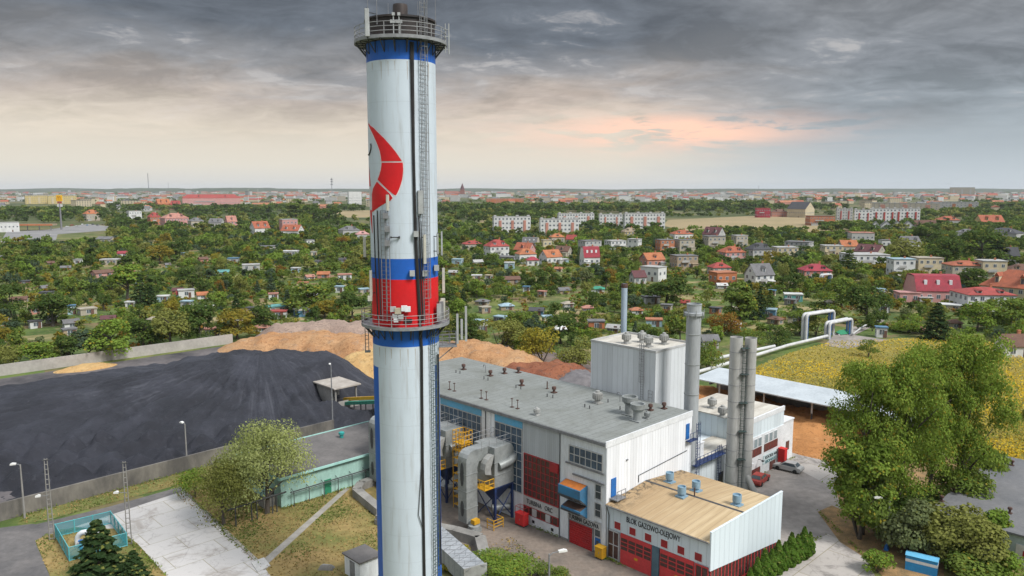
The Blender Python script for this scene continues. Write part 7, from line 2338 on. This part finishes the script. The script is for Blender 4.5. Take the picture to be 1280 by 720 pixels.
def trunk_mesh(kind, rng, thick=.035):
    bb = MB()
    if kind in ('conifer', 'column'):
        bb.frustum((0, 0, 0), (0, 0, .93), thick * .6, .004, n=6)
    elif kind == 'bush':
        for k in range(5):
            a = rng.uniform(0, 6.28); bb.tube([(0, 0, 0), (.12 * math.cos(a), .12 * math.sin(a), .25), (.3 * math.cos(a), .3 * math.sin(a), .6)], [.02, .015, .005], 5)
    else:
        top = .86 if kind in ('poplar', 'maple', 'tall') else .6
        j = lambda s: rng.uniform(-s, s)
        sp = [(0, 0, 0), (j(.015), j(.015), .12), (j(.03), j(.03), .35), (j(.04), j(.04), .6), (j(.04), j(.04), top)]
        bb.tube(sp, [thick, thick * .8, thick * .62, thick * .35, .004], 7)
        for k in range(9 if kind != 'round' else 6):
            a = rng.uniform(0, 6.28); z = rng.uniform(.16, .62); l = rng.uniform(.14, .30) * (1.3 if kind == 'willow' else 1)
            bb.tube([(0, 0, z), (l * .5 * math.cos(a), l * .5 * math.sin(a), z + l * .5), (l * math.cos(a), l * math.sin(a), z + l * .9)], [thick * .45, thick * .28, .003], 5)
    return bb.mesh('trunk', BARK)

PROTO = {}
UNITW = {}
def proto(kind, col, var, n, leaf):
    k = (kind, col, var, n)
    if k not in PROTO:
        rng = np.random.default_rng(sum(ord(c) for c in kind) * 131 + var * 17 + 3)
        P, N = crown_points(kind, n, rng)
        P[:, 2] *= 1.0 / np.percentile(P[:, 2], 99.7)
        UNITW[(kind, var)] = 2 * np.percentile(np.hypot(P[:, 0], P[:, 1]), 93)
        V, F = quads(P, N, leaf, rng)
        PROTO[k] = np_mesh('crown', V, F, [lm(col), lm('yellow' if col in ('poplar', 'bright', 'mid') else 'olive' if col != 'willow' else 'willow')], (rng.random(len(F)) < .06).astype(int))
    tk = ('trunk', kind, var)
    if tk not in PROTO: PROTO[tk] = trunk_mesh(kind, np.random.default_rng(var + 91), .035 if kind not in ('poplar', 'maple') else .02)
    return PROTO[k], PROTO[tk]

def tree(name, kind, col, var, loc, h, wscale, label, cat, n=1100, leaf=.038, group=None, rz=None):
    cm, tm = proto(kind, col, var, n, leaf)
    t = thing(name, label, cat, loc, rz if rz is not None else (var * 1.7 + loc[0] * .37) % 6.28, group)
    t.scale = (h * wscale, h * wscale, h)
    link('crown', cm, t); link('trunk', tm, t)
    return t

def tree_px(name, kind, col, var, x, yb, yt, wpx, label, cat='tree', n=1500, leaf=.036, group=None, unit=None):
    p = gp(x, yb); k = p.length
    lo, hi = .2, 60.0
    for _ in range(40):
        h = (lo + hi) / 2
        if proj((p.x, p.y, h))[1] > yt: lo = h
        else: hi = h
    h *= .98
    proto(kind, col, var, n, leaf)
    unitw = UNITW[(kind, var)]
    w = wpx * k / FPX
    LAND.append((x, yb, 'the ' + label.split(',')[0])) if False else None
    MARKED.append((p, w / 2))
    return tree(name, kind, col, var, p, h, w / (h * unitw), label, cat, n, leaf, group)
MARKED = []
# big trees near the camera
tree_px('poplar', 'maple', 'poplar', 1, 1078, 668, 448, 82, 'upright leafy poplar nearest the concrete yard', n=26000, leaf=.0075)
tree_px('poplar', 'maple', 'poplar', 6, 1122, 662, 434, 88, 'second poplar from the concrete yard, its crown merged with its neighbours', n=28000, leaf=.0075)
tree_px('poplar', 'maple', 'poplar', 3, 1160, 640, 424, 76, 'third poplar, set back between its neighbours', n=24000, leaf=.0075)
tree_px('poplar', 'maple', 'poplar', 2, 1198, 636, 412, 80, 'highest poplar, standing over the garage roof', n=26000, leaf=.0075)
tree_px('poplar', 'maple', 'poplar', 5, 1074, 674, 545, 78, 'lower leafy poplar at the kerb of the concrete yard', n=12000, leaf=.013)
tree_px('willow', 'willow', 'willow', 1, 334, 642, 530, 100, 'broad pale-leaved willow by the turquoise building', n=17000, leaf=.011)
tree_px('willow', 'willow', 'olive', 2, 280, 656, 572, 66, 'darker leaning willow at the edge of the slabs', n=10000, leaf=.0145)
tree_px('willow', 'willow', 'bright', 3, 244, 622, 586, 40, 'small bright willow clump left of the darker one', n=2800, leaf=.025)
tree_px('willow_bush', 'bush', 'grey', 4, 1133, 690, 622, 72, 'grey-green willow bush behind the street lamp', 'bush', n=6000, leaf=.03)
tree_px('willow_bush', 'bush', 'olive', 5, 1200, 700, 636, 92, 'wide olive willow bush in front of the garage', 'bush', n=7500, leaf=.028)
tree_px('shrub', 'bush', 'bright', 6, 1097, 716, 690, 34, 'small green shrub at the bottom by the concrete road', 'bush', n=1600, leaf=.05)
tree_px('shrub', 'bush', 'mid', 7, 1215, 722, 690, 60, 'green shrub below the olive willow bush', 'bush', n=2600, leaf=.045)
tree_px('shrub', 'bush', 'bright', 8, 1248, 722, 688, 46, 'fresh green weeds clump beside the garage wall', 'bush', n=2000, leaf=.045)
tree_px('sapling', 'tall', 'bright', 9, 1240, 690, 636, 34, 'young bright tree leaning over the garage roof', n=1600, leaf=.034)
tree_px('shrub', 'bush', 'dark', 10, 1160, 650, 612, 60, 'dark undergrowth shrub between poplars and garage', 'bush', n=2600, leaf=.04)
tree_px('tree', 'round', 'olive', 11, 1294, 590, 490, 34, 'olive tree cut by the right picture edge', n=2500, leaf=.03)
tree_px('spruce', 'conifer', 'spruce', 1, 125, 722, 650, 56, 'dark young spruce before the fenced valve pit', n=3600, leaf=.028)
tree_px('spruce', 'conifer', 'spruce', 2, 168, 728, 688, 34, 'small dark spruce right of the taller one', n=1800, leaf=.036)
tree_px('shrub', 'bush', 'bright', 12, 632, 722, 696, 86, 'light green weedy shrub at the bottom below the brown yard', 'bush', n=9000, leaf=.02)
tree_px('shrub', 'bush', 'yellow', 13, 575, 702, 684, 34, 'yellowish shrub inside the channel elbow', 'bush', n=1500, leaf=.06)
tree_px('shrub', 'bush', 'mid', 14, 690, 724, 706, 50, 'low grass-green shrub at the street lamp', 'bush', n=4000, leaf=.026)
tree_px('shrub', 'bush', 'yellow', 15, 562, 712, 700, 26, 'small yellow shrub beside the quilted duct', 'bush', n=900, leaf=.07)
tree_px('shrub', 'bush', 'mid', 18, 1196, 642, 586, 66, 'leafy shrub at the foot of the highest poplar', 'bush', n=5000, leaf=.03)
tree_px('shrub', 'bush', 'mid', 19, 1228, 612, 560, 46, 'shrub at the far left edge of the garage roof', 'bush', n=3500, leaf=.034)
tree_px('shrub', 'bush', 'mid', 16, 1072, 672, 588, 72, 'dense green shrub at the foot of the lower poplar', 'bush', n=5000, leaf=.03)
tree_px('shrub', 'bush', 'dark', 17, 1098, 668, 600, 70, 'dark shrub filling the foot of the huge bushy poplar', 'bush', n=4000, leaf=.03)
# thuja hedge along the low block, one plant each
for k in range(10):
    v = 5.2 + k * 1.32; u = -15.2 - k * .12
    hh = [2.4, 3.1, 3.6, 3.2, 3.8, 3.2, 3.9, 3.3, 3.8, 2.8][k]
    tree('thuja', 'column', 'thuja', k % 4, S(v, u), hh, 1.12, ['first', 'second', 'third', 'fourth', 'fifth', 'sixth', 'seventh', 'eighth', 'ninth', 'last'][k] + ' thuja of the row along the low block, counted from the bottom edge', 'thuja', 1800, .04, 'thuja row beside the low block')
# marked trees of the gardens
MT = [(50, 456, 426, 40, 'round', 'bright', 'bright rounded tree over the perimeter wall, nearest the left edge'), (16, 458, 430, 36, 'bush', 'olive', 'olive bush by the wall at the left edge'),
 (84, 452, 418, 30, 'round', 'dark', 'dark tree behind the perimeter wall, left of the sand heap'), (112, 448, 412, 34, 'tall', 'blue', 'grey-green tree straight behind the sand heap'),
 (140, 450, 398, 46, 'round', 'bright', 'big light-green tree hanging over the wall right of the sand heap'), (180, 434, 396, 40, 'round', 'dark', 'dark bushy tree right of the big light-green one'),
 (214, 434, 386, 42, 'round', 'olive', 'brownish-olive tree above the middle of the perimeter wall'), (250, 428, 378, 44, 'round', 'dark', 'dark broad tree near the right end of the perimeter wall'),
 (297, 424, 386, 42, 'round', 'ochre', 'ochre autumn tree left of the chip heap'), (330, 412, 380, 34, 'round', 'dark', 'dark tree behind the left of the chip heap'), (270, 426, 402, 30, 'bush', 'dark', 'dark bush between wall end and ochre tree'),
 (176, 384, 342, 20, 'conifer', 'spruce', 'tall dark spruce of the left gardens'), (190, 382, 356, 16, 'conifer', 'spruce', 'shorter spruce beside the tall one'), (160, 374, 330, 34, 'tall', 'bright', 'fresh green tree left of the dark spruces'),
 (386, 392, 352, 56, 'round', 'mid', 'very broad green tree in front of the orange huts'), (406, 398, 374, 34, 'round', 'ochre', 'yellow-tinted tree behind the chip heap'), (440, 400, 362, 40, 'round', 'dark', 'dark tree next to the chimney above the chips'),
 (66, 408, 366, 44, 'round', 'dark', 'wide dark tree among the left plots'), (14, 396, 352, 30, 'round', 'dark', 'dark tree at the left edge among plots'), (360, 390, 362, 18, 'conifer', 'blue', 'bluish spruce beside the teal-roofed hut'),
 (252, 366, 346, 12, 'conifer', 'dark', 'small dark conifer by the orange-roofed hut'), (220, 326, 298, 30, 'round', 'dark', 'dark round tree in the middle distance on the left'), (200, 330, 306, 26, 'round', 'ochre', 'yellow-brown tree beside the dark round one'),
 (412, 284, 258, 30, 'round', 'dark', 'dark tree in front of the small far field'), (392, 282, 254, 28, 'round', 'dark', 'highest dark tree left of the small far field'), (370, 274, 248, 24, 'tall', 'mid', 'tall tree by the white twin poles'), (380, 288, 266, 24, 'round', 'mid', 'green tree below the highest dark one on the left'),
 (625, 442, 398, 66, 'bush', 'olive', 'big olive shrub behind the chip heap right of the chimney'), (678, 454, 408, 56, 'bush', 'yellow', 'yellow-green round shrub over the red bark heap'), (720, 462, 420, 56, 'bush', 'olive', 'dark olive shrub left of the cube'),
 (588, 434, 398, 36, 'round', 'dark', 'dark tree just right of the chimney platform'), (572, 408, 372, 24, 'tall', 'bright', 'narrow bright tree touching the chimney platform'), (652, 424, 388, 40, 'round', 'mid', 'green tree behind the big olive shrub'),
 (700, 430, 392, 44, 'round', 'dark', 'dark tree behind the yellow-green shrub'), (1170, 424, 378, 30, 'conifer', 'spruce', 'single dark spruce beyond the meadow'), (1222, 414, 376, 34, 'round', 'bright', 'bright green tree right of the dark spruce'),
 (1083, 402, 356, 46, 'round', 'dark', 'dark rounded tree behind the pipe loops'), (1052, 384, 346, 40, 'round', 'mid', 'mid-green tree left of the dark rounded one'), (1030, 392, 364, 30, 'round', 'mid', 'tree directly behind the taller pipe loop'),
 (884, 464, 424, 44, 'bush', 'mid', 'green shrub beside the grey stack and canopy'), (1086, 446, 424, 24, 'bush', 'mid', 'lone green bush standing in the yellow meadow'), (833, 384, 346, 54, 'round', 'dark', 'broad dark tree between the two white stacks'),
 (935, 398, 350, 22, 'conifer', 'spruce', 'first of the dark conifers before the tall white gable'), (950, 398, 356, 20, 'conifer', 'spruce', 'second conifer before the tall white gable'), (962, 396, 362, 18, 'conifer', 'dark', 'third and lowest conifer by the tall white gable'),
 (925, 404, 352, 40, 'tall', 'mid', 'leafy tree left of the dark conifers'), (905, 420, 390, 40, 'bush', 'autumn', 'reddish shrub left of the twin stack top'), (1020, 420, 396, 34, 'bush', 'olive', 'olive bush at the foot of the taller pipe loop'),
 (1000, 418, 386, 36, 'round', 'mid', 'green tree left of the taller pipe loop'), (970, 432, 406, 40, 'bush', 'dark', 'dark bush by the ground pipes'), (940, 436, 412, 36, 'bush', 'mid', 'green bush between the ground pipes and twin stack'),
 (1060, 342, 312, 26, 'conifer', 'dark', 'dark conifer left of the white double house'), (1182, 342, 296, 36, 'round', 'dark', 'tall dark tree left of the long beige house'), (1225, 332, 284, 44, 'round', 'dark', 'large dark tree behind the cream block'),
 (1212, 366, 334, 34, 'round', 'dark', 'dark tree hiding the front of the beige two-storey house'), (1158, 312, 282, 36, 'round', 'dark', 'dark tree behind the bluish flat roof'), (1130, 334, 298, 40, 'round', 'olive', 'olive-green tree before the grey gable'),
 (1263, 412, 372, 46, 'round', 'mid', 'green tree below the white villa'), (1245, 330, 292, 30, 'conifer', 'spruce', 'spruce near the skylight roof'), (1135, 416, 392, 36, 'bush', 'bright', 'light green shrub below the pink wing')]
for i, (x, yb, yt, wpx, kind, col, lb) in enumerate(MT):
    nm = 'spruce' if kind == 'conifer' else 'bush' if kind == 'bush' else 'tree'
    tree_px(nm, kind, col, i % 5, x, yb, yt, wpx, lb, 'spruce' if nm == 'spruce' else nm, n=2200 if wpx > 28 else 1300, leaf=.030 if wpx > 28 else .036)
    LAND.append((x, yb, 'the ' + lb))

# ---------------------------------------------------------------- scattered garden trees
rnd = random.Random(77)
def blocked(p):
    x, y = p.x, p.y
    v, u = to_site(p)
    if v < 60 and u < 152 and v > -120: return True                       # plant, coal yard
    if -20 < u < 80 and v < 84: return True                               # hall, chips, canopy
    if 80 <= u < 152 and v < 66: return True
    if u < 45 and v < 166 and u > -30 and v > 66: return True             # meadow and pipes
    px_, py_ = proj(p)
    if 900 < px_ < 1420 and py_ > 428: return True
    if 826 < px_ < 1072 and 270 < py_ < 294: return True                  # stubble field
    if 598 < px_ < 722 and 265 < py_ < 276: return True
    if 412 < px_ < 472 and 262 < py_ < 273: return True
    if -60 < px_ < 136 and 279 < py_ < 306: return True
    if px_ < -330 or px_ > 1600: return True
    return False
COLS = ['mid'] * 6 + ['dark'] * 5 + ['olive'] * 4 + ['bright'] * 4 + ['blue', 'ochre', 'yellow', 'grey', 'autumn']
CW_ = dict(mid='mid-green', dark='dark green', olive='olive', bright='light green', blue='bluish green', ochre='ochre', yellow='yellowish', grey='grey-green', autumn='reddish')
used = set()
LM = [l for l in LAND]
def describe(x, y, base_words):
    near = sorted(LM, key=lambda q: (q[0] - x) ** 2 + ((q[1] - y) * 1.6) ** 2)[:7]
    for l in near:
        dx, dy = x - l[0], y - l[1]
        for rel in ([('just behind' if dy < 0 else 'just before')] if abs(dx) < 18 else ['left of' if dx < 0 else 'right of']):
            s = f"{base_words} {rel} {l[2]}"
            if len(s.split()) <= 16 and s not in used: used.add(s); return s
    for i in range(4):
        for j in range(i + 1, 5):
            s = f"{base_words} between {near[i][2]} and {near[j][2]}"
            if len(s.split()) <= 16 and s not in used: used.add(s); return s
    return f"{base_words} near {near[0][2]}"
hrnd = random.Random(5)
n_h = 0
while n_h < 44:
    x, y = hrnd.uniform(2, 1275), 312 + 110 * hrnd.random()
    p = gp(x, y)
    if blocked(p) or 455 < x < 560 or (x > 780 and y < 362) or (x > 1120 and y < 395): continue
    if any(r[0] - 14 < x < r[1] + 14 and abs(y - (r[2] + r[3]) / 2) < 11 for r in RECTS): continue
    k = 185 / p.length
    wpx, hpx = hrnd.uniform(14, 27) * k, hrnd.uniform(9, 13) * k
    rc = hrnd.choice(['pale', 'grey', 'grey', 'brown', 'white', 'dark', 'salmon', 'lightblue', 'terracotta', 'beige']); wc = hrnd.choice(['white', 'pale', 'beige', 'sand', 'brown', 'cream', 'lightblue', 'grey'])
    rt = hrnd.choice(['flat', 'flat', 'gable', 'hip'])
    lb = describe(x, y, f"small {CN.get(wc, wc)} hut with {CN.get(rc, rc)} roof")
    house(x - wpx / 2, x + wpx / 2, y - hpx, y, rt, rc, wc, 1, hrnd.uniform(-35, 35), lb, 'garden hut', 'garden_hut', dr=.75, group='huts in the allotment gardens', phrase='x', chimney=False, rfrac=.35 if rt != 'flat' else 0)
    LAND.pop(); n_h += 1
cells = {}
cand = []
def far_enough(p, r):
    ci, cj = int(p.x // 12), int(p.y // 12)
    for i in (-1, 0, 1):
        for j in (-1, 0, 1):
            for q, rq in cells.get((ci + i, cj + j), ()):
                if (q.x - p.x) ** 2 + (q.y - p.y) ** 2 < (r + rq) ** 2 * .52: return False
    return True
for p, r in MARKED:
    cells.setdefault((int(p.x // 12), int(p.y // 12)), []).append((p, r * .8))
for k in range(34000):
    Y = math.sqrt(rnd.uniform(165 ** 2, 760 ** 2)); X = rnd.uniform(-1.0, 1.0) * Y
    p = Vector((X, Y, 0))
    if blocked(p): continue
    big = noise.noise(Vector((X * .017, Y * .017, 5)))
    if big < -.10 and rnd.random() < .8: continue                        # open plots
    h = rnd.choice([1.9, 2.3, 2.7, 3.1, 3.6, 4.2, 5.0, 6.0, 7.4]) * rnd.uniform(.85, 1.15) * (1.1 if Y > 380 else 1)
    r = h * rnd.uniform(.40, .56)
    if not far_enough(p, r): continue
    x, y = proj(p); dist = p.length
    yt = proj(p + Vector((0, 0, h)))[1]; wp = r * FPX / dist
    bad = False
    for (a, c, y0, y1, dd) in RECTS:
        if dist < dd + 6 and x + wp > a and x - wp < c and yt < y1 and y > y0:
            ov = (min(x + wp, c) - max(x - wp, a))
            if ov > .30 * (c - a) or dist > dd - 6: bad = True; break
    if bad:
        continue
    cells.setdefault((int(X // 12), int(Y // 12)), []).append((p, r))
    cand.append((h * 2 * r / dist ** 2, p, h, r, x, y))
cand.sort(key=lambda q: -q[0] if -4 < q[4] < 1284 else 1)
for i, (_, p, h, r, x, y) in enumerate(cand[:285]):
    col = COLS[(i * 7 + int(p.x)) % len(COLS)]
    kind = rnd.choices(['round', 'tall', 'bush', 'conifer'], [6, 2, 3, 1])[0]
    if kind == 'conifer': col = rnd.choice(['spruce', 'dark', 'blue'])
    size = 'large' if h > 5.6 else 'low' if h < 3 else 'middling'
    nm = {'conifer': 'spruce', 'bush': 'shrub'}.get(kind, 'tree')
    lb = describe(x, y, f"{size} {CW_.get(col, 'dark')} {dict(spruce='conifer', shrub='shrub', tree='tree')[nm]}")
    wsc = 2 * r / h / {'round': 1.0, 'tall': .9, 'bush': 1.5, 'conifer': .9}[kind]
    tree('garden_' + nm if nm != 'spruce' else 'garden_spruce', kind, col, i % 5, p, h, wsc, lb, nm, 1000, .042, 'trees and shrubs of the allotment gardens')

# the rest of the gardens, too many to count: one mass
def mass(name, items, per, label, cols, leafk=.5, kind='round'):
    rng = np.random.default_rng(3)
    protos = []
    for v_ in range(6):
        P, N = crown_points('round' if v_ < 4 else ('tall' if v_ == 4 else 'bush'), per, np.random.default_rng(v_ + 40))
        protos.append((P, N))
    VV, FF, MI = [], [], []
    off = 0
    for i, (p, h, r) in enumerate(items):
        P, N = protos[i % 6]
        a = rng.uniform(0, 6.28); ca, sa = math.cos(a), math.sin(a)
        Q = P.copy()
        k = r / .44
        Q[:, 0], Q[:, 1] = (P[:, 0] * ca - P[:, 1] * sa) * k + p.x, (P[:, 0] * sa + P[:, 1] * ca) * k + p.y
        Q[:, 2] = P[:, 2] * h
        V, F = quads(Q, N, leafk * h * .16, rng)
        VV.append(V); FF.append(F + off); off += len(V)
        MI.append(np.full(len(F), rng.integers(len(cols))))
    o = link(name, np_mesh(name, np.concatenate(VV), np.concatenate(FF), [lm(c) for c in cols], np.concatenate(MI)))
    o['kind'] = 'stuff'; o['label'] = label
    return o
GC = ['mid', 'dark', 'olive', 'mid', 'dark', 'bright', 'mid', 'dark', 'olive', 'ochre', 'blue']
mass('garden_greenery', [(p, h, r) for _, p, h, r, x, y in cand[285:]], 200, 'dense patchwork of garden trees and hedges between the houses', GC, .62)
# low growth on the plots
low = []
for k in range(15000):
    Y = math.sqrt(rnd.uniform(165 ** 2, 520 ** 2)); X = rnd.uniform(-.74, .74) * Y
    p = Vector((X, Y, 0))
    if blocked(p): continue
    if noise.noise(Vector((X * .05, Y * .05, 9))) < -.08: continue
    h = rnd.uniform(.5, 1.7); low.append((p, h, h * rnd.uniform(.5, 1.0)))
low = low[:8000]
for k in range(170):
    Y = math.sqrt(rnd.uniform(165 ** 2, 430 ** 2)); X = rnd.uniform(-.72, .72) * Y
    a_ = R(38) + (math.pi / 2 if rnd.random() < .5 else 0); L_ = rnd.uniform(8, 26); hh = rnd.uniform(1.1, 2.0)
    for i in range(int(L_ / 1.0)):
        p = Vector((X + math.cos(a_) * i, Y + math.sin(a_) * i, 0))
        if not blocked(p): low.append((p, hh, .75))
mass('garden_undergrowth', low, 24, 'low shrubs, vegetable beds and hedges of the plots', ['mid', 'bright', 'olive', 'dark', 'yellow', 'mid', 'autumn'], 1.5)
# woods and hedgerows out to the horizon
fw = []
def belt(x0, x1, yb, depth, h, n, wob=1.0):
    for k in range(n):
        x = rnd.uniform(x0, x1); p = gp(x, yb + rnd.uniform(-.3, .3) * wob)
        dvec_ = Vector((p.x, p.y, 0)).normalized(); p = p + dvec_ * rnd.uniform(0, depth)
        hh = h * rnd.uniform(.7, 1.15); fw.append((p, hh, hh * rnd.uniform(.45, .7)))
belt(545, 830, 266, 260, 15, 330, 4); belt(830, 955, 263, 200, 17, 260, 2); belt(560, 700, 274, 90, 13, 80, 4)
belt(790, 900, 271, 40, 5, 60, 1)
belt(225, 340, 268, 160, 14, 110, 5); belt(340, 460, 264, 120, 13, 50, 5); belt(0, 130, 272, 250, 13, 120, 8); belt(120, 240, 264, 300, 12, 70, 5)
belt(1000, 1100, 252, 300, 14, 80, 2); belt(1200, 1290, 262, 350, 14, 90, 6); belt(1150, 1290, 272, 200, 12, 80, 5); belt(950, 1060, 262, 160, 12, 50, 2)
belt(1060, 1290, 292, 120, 9, 120, 8); belt(1030, 1080, 290, 60, 9, 40, 4); belt(860, 1000, 296, 50, 8, 40, 3)
for k in range(2200):
    x = rnd.uniform(-300, 1560); y = rnd.uniform(262, 293)
    p = gp(x, y)
    if blocked(p) or p.length < 765: continue
    if any(r[0] - 1 < x < r[1] + 1 and r[2] < y < r[3] + 9 and p.length < r[4] + 8 for r in RECTS): continue
    hh = rnd.uniform(5, 11); fw.append((p, hh, hh * rnd.uniform(.45, .7)))
for k in range(2100):
    y = 238.6 + 15 * rnd.random() ** 2.2; x = rnd.uniform(-300, 1560)
    p = gp(x, y)
    if p.length > 9800: continue
    s = max(1, p.length / 2600); hh = rnd.uniform(8, 13) * (1 + .25 * (s - 1)); fw.append((p, hh, hh * rnd.uniform(.6, 1.1) * s))
mass('distant_woods', fw, 90, 'far woods, hedgerows and street trees fading to the horizon', ['dark', 'dark', 'mid', 'dark', 'olive', 'dark'], .95)
# low wooded hills closing the view
def hill(name, x0, x1, Y, h, label):
    nx = 60; V = []; F = []
    for i in range(nx + 1):
        x = x0 + (x1 - x0) * i / nx; t_ = i / nx
        hh = h * min(1, min(t_, 1 - t_) * 7) * (.75 + .25 * noise.noise(Vector((x * .0012, 3, Y))) + .1 * noise.noise(Vector((x * .006, 1, Y))))
        V += [(x, Y - 350, -1), (x, Y, hh), (x, Y + 500, -1)]
    for i in range(nx):
        for j in (0, 1): F.append((i * 3 + j, (i + 1) * 3 + j, (i + 1) * 3 + j + 1, i * 3 + j + 1))
    o = link(name, np_mesh(name, np.array(V), np.array(F), mat('hill_woods', (.035, .05, .022), (.055, .07, .03), scale=.004, coord='pos', rough=1), smooth=True))
    o['kind'] = 'structure'; o['label'] = label
hill('hills', -9000, 9000, 9300, 56, 'low dark wooded ridge along the horizon')
hill('hills', -4600, -1700, 8200, 62, 'slightly higher wooded hill on the left horizon')

# yellow weeds on the meadow
rng = np.random.default_rng(12)
pts = []
while len(pts) < 80000:
    x, y = rng.uniform(905, 1420), rng.uniform(421, 610)
    p = gp(x, y)
    # even density on the ground
    pts.append((p.x, p.y))
    if len(pts) > 80000: break
pts = np.array(pts)
def inside(P, poly):
    c = np.zeros(len(P), bool); n_ = len(poly)
    for i in range(n_):
        x1, y1 = poly[i][0], poly[i][1]; x2, y2 = poly[(i + 1) % n_][0], poly[(i + 1) % n_][1]
        k = ((y1 > P[:, 1]) != (y2 > P[:, 1])) & (P[:, 0] < (x2 - x1) * (P[:, 1] - y1) / (y2 - y1 + 1e-12) + x1)
        c ^= k
    return c
mpoly = px((908, 484), (938, 464), (986, 443), (1040, 428), (1180, 424), (1300, 436), (1420, 470), (1420, 620), (1240, 575), (1180, 560), (1056, 508))
pts = pts[inside(pts, mpoly)]
P3 = np.concatenate([pts, rng.uniform(.25, .65, (len(pts), 1))], 1)
V, F = quads(P3, rng.normal(size=(len(pts), 3)) * .6 + np.array([0, -.1, 1.3]), .20, rng)
pat = np.array([noise.noise(Vector((a * .05, c * .05, 2))) + .35 * noise.noise(Vector((a * .2, c * .2, 7))) for a, c in pts])
mi = np.where(pat + rng.normal(size=len(pts)) * .25 > .0, 0, np.where(rng.random(len(pts)) < .55, 1, 2))
o = link('goldenrod', np_mesh('goldenrod', V, F, [leafmat('weed_gold', (.50, .345, .028), (.58, .41, .045), .2), leafmat('weed_olive', (.30, .24, .04), (.36, .29, .055), .2), leafmat('weed_green', (.19, .19, .04), (.25, .24, .06), .2)], mi))
o['kind'] = 'stuff'; o['label'] = 'waist-high yellow goldenrod covering the meadow'
# grass tufts on the near lawns
rng = np.random.default_rng(31)
lawn_polys = [px((216, 616), (345, 600), (478, 606), (500, 640), (520, 720), (336, 720)), px((44, 676), (75, 662), (148, 661), (172, 680), (208, 720), (62, 720)), px((560, 690), (640, 672), (700, 715), (690, 730), (560, 730)), px((22, 656), (30, 640), (232, 590), (245, 598), (225, 606), (60, 650))]
PT = []
for poly in lawn_polys:
    xs = [q.x for q in poly]; ys = [q.y for q in poly]
    n_ = int((max(xs) - min(xs)) * (max(ys) - min(ys)) * 26)
    Q = np.stack([rng.uniform(min(xs), max(xs), n_), rng.uniform(min(ys), max(ys), n_)], 1)
    PT.append(Q[inside(Q, poly)])
Q = np.concatenate(PT)
Q = Q[~inside(Q, px((321, 707), (335, 707), (438, 610.5), (429, 610.5)))]
g = np.array([noise.noise(Vector((a * .13, c * .13, 4))) for a, c in Q])
Q = Q[rng.random(len(Q)) < np.clip(.55 + g, .1, 1)]; g = np.array([noise.noise(Vector((a * .13, c * .13, 4))) for a, c in Q])
P3 = np.concatenate([Q, rng.uniform(.02, .12, (len(Q), 1)) + .02], 1)
V, F = quads(P3, rng.normal(size=(len(Q), 3)) * .7 + np.array([0, 0, .6]), .11, rng)
mi = np.where(g + rng.normal(size=len(Q)) * .12 > .05, 1, 0)
o = link('grass', np_mesh('grass', V, F, [leafmat('straw', (.33, .235, .10), (.25, .19, .075), .1), leafmat('grass_green', (.10, .145, .035), (.15, .17, .05), .15)], mi))
o['kind'] = 'stuff'; o['label'] = 'dry tufted grass on the lawns'
# weeds rooted along walls and kerbs
rng = np.random.default_rng(8)
lines = [(S(-.3, 12), S(-.3, 7.2), .25), (S(-.4, -.2), S(-.4, -13), .2), (S(-.3, 1), S(-.3, -1), .2), (WALL_P[0] - UX * .3, WALL_P[1] - UX * .3, .35), (WALL_P[1] - UX * .3, WALL_P[2] - UX * .3, .35), (WALL_P[2] - UX * .3, WALL_P[3] - UX * .3, .35), (S(31.0, -30), S(31.0, -48), .4),
         (S(-20.3, 38.2), S(-2, 38.2), .3), (S(32, -.3), S(39, -.3), .2), (S(43.6, -.2), S(47, -.2), .2), (S(15.5, -13.9), S(15.5, -1), .3), (S(3, -13.9), S(15, -13.9), .35), (gp(228, 612), gp(332, 712), .12), (gp(150, 665), gp(208, 720), .25),
         (S(62, 28), S(62, -2), .4), (gp(985, 690), gp(1035, 668), .25), (gp(1022, 640), gp(1085, 700), .3), ]
PW_ = []
for a_, c_, wd in lines:
    n_ = int((c_ - a_).length * 26)
    t_ = rng.random(n_); clump = np.array([noise.noise(Vector((float(k) * (c_ - a_).length * .35, a_.x, a_.y))) for k in t_])
    t_ = t_[clump + rng.normal(size=n_) * .15 > -.05]
    q = np.stack([a_.x + (c_.x - a_.x) * t_, a_.y + (c_.y - a_.y) * t_, np.zeros(len(t_))], 1) + rng.normal(size=(len(t_), 3)) * wd * np.array([.6, .6, 0])
    q[:, 2] = rng.uniform(.04, .4, len(t_)) * (.5 + wd); PW_.append(q)
PW_ = np.concatenate(PW_)
V, F = quads(PW_, rng.normal(size=(len(PW_), 3)) + np.array([0, 0, .5]), .10, rng)
o = link('weeds', np_mesh('weeds', V, F, [lm('bright'), lm('olive'), lm('mid')], rng.integers(3, size=len(F))))
o['kind'] = 'stuff'; o['label'] = 'weeds growing along wall feet, kerbs and yard edges'
# ================================================================ HAZE
m = bpy.data.materials.new('haze')
m.use_nodes = True
m.node_tree.nodes.clear()
t = NT(m.node_tree)
pv = t.n('ShaderNodeVolumePrincipled')
pv.inputs['Color'].default_value = (.80, .86, .93, 1)
pv.inputs['Density'].default_value = 4.0e-5
pv.inputs['Anisotropy'].default_value = .0
o_ = t.n('ShaderNodeOutputMaterial')
t.l(pv.outputs[0], o_.inputs['Volume'])
b = MB(); b.box(-9500, 9500, -150, 11500, -3, 95)
hz = b.build('haze', m)
hz['kind'] = 'stuff'
hz['label'] = 'thin grey-blue summer haze over the town'
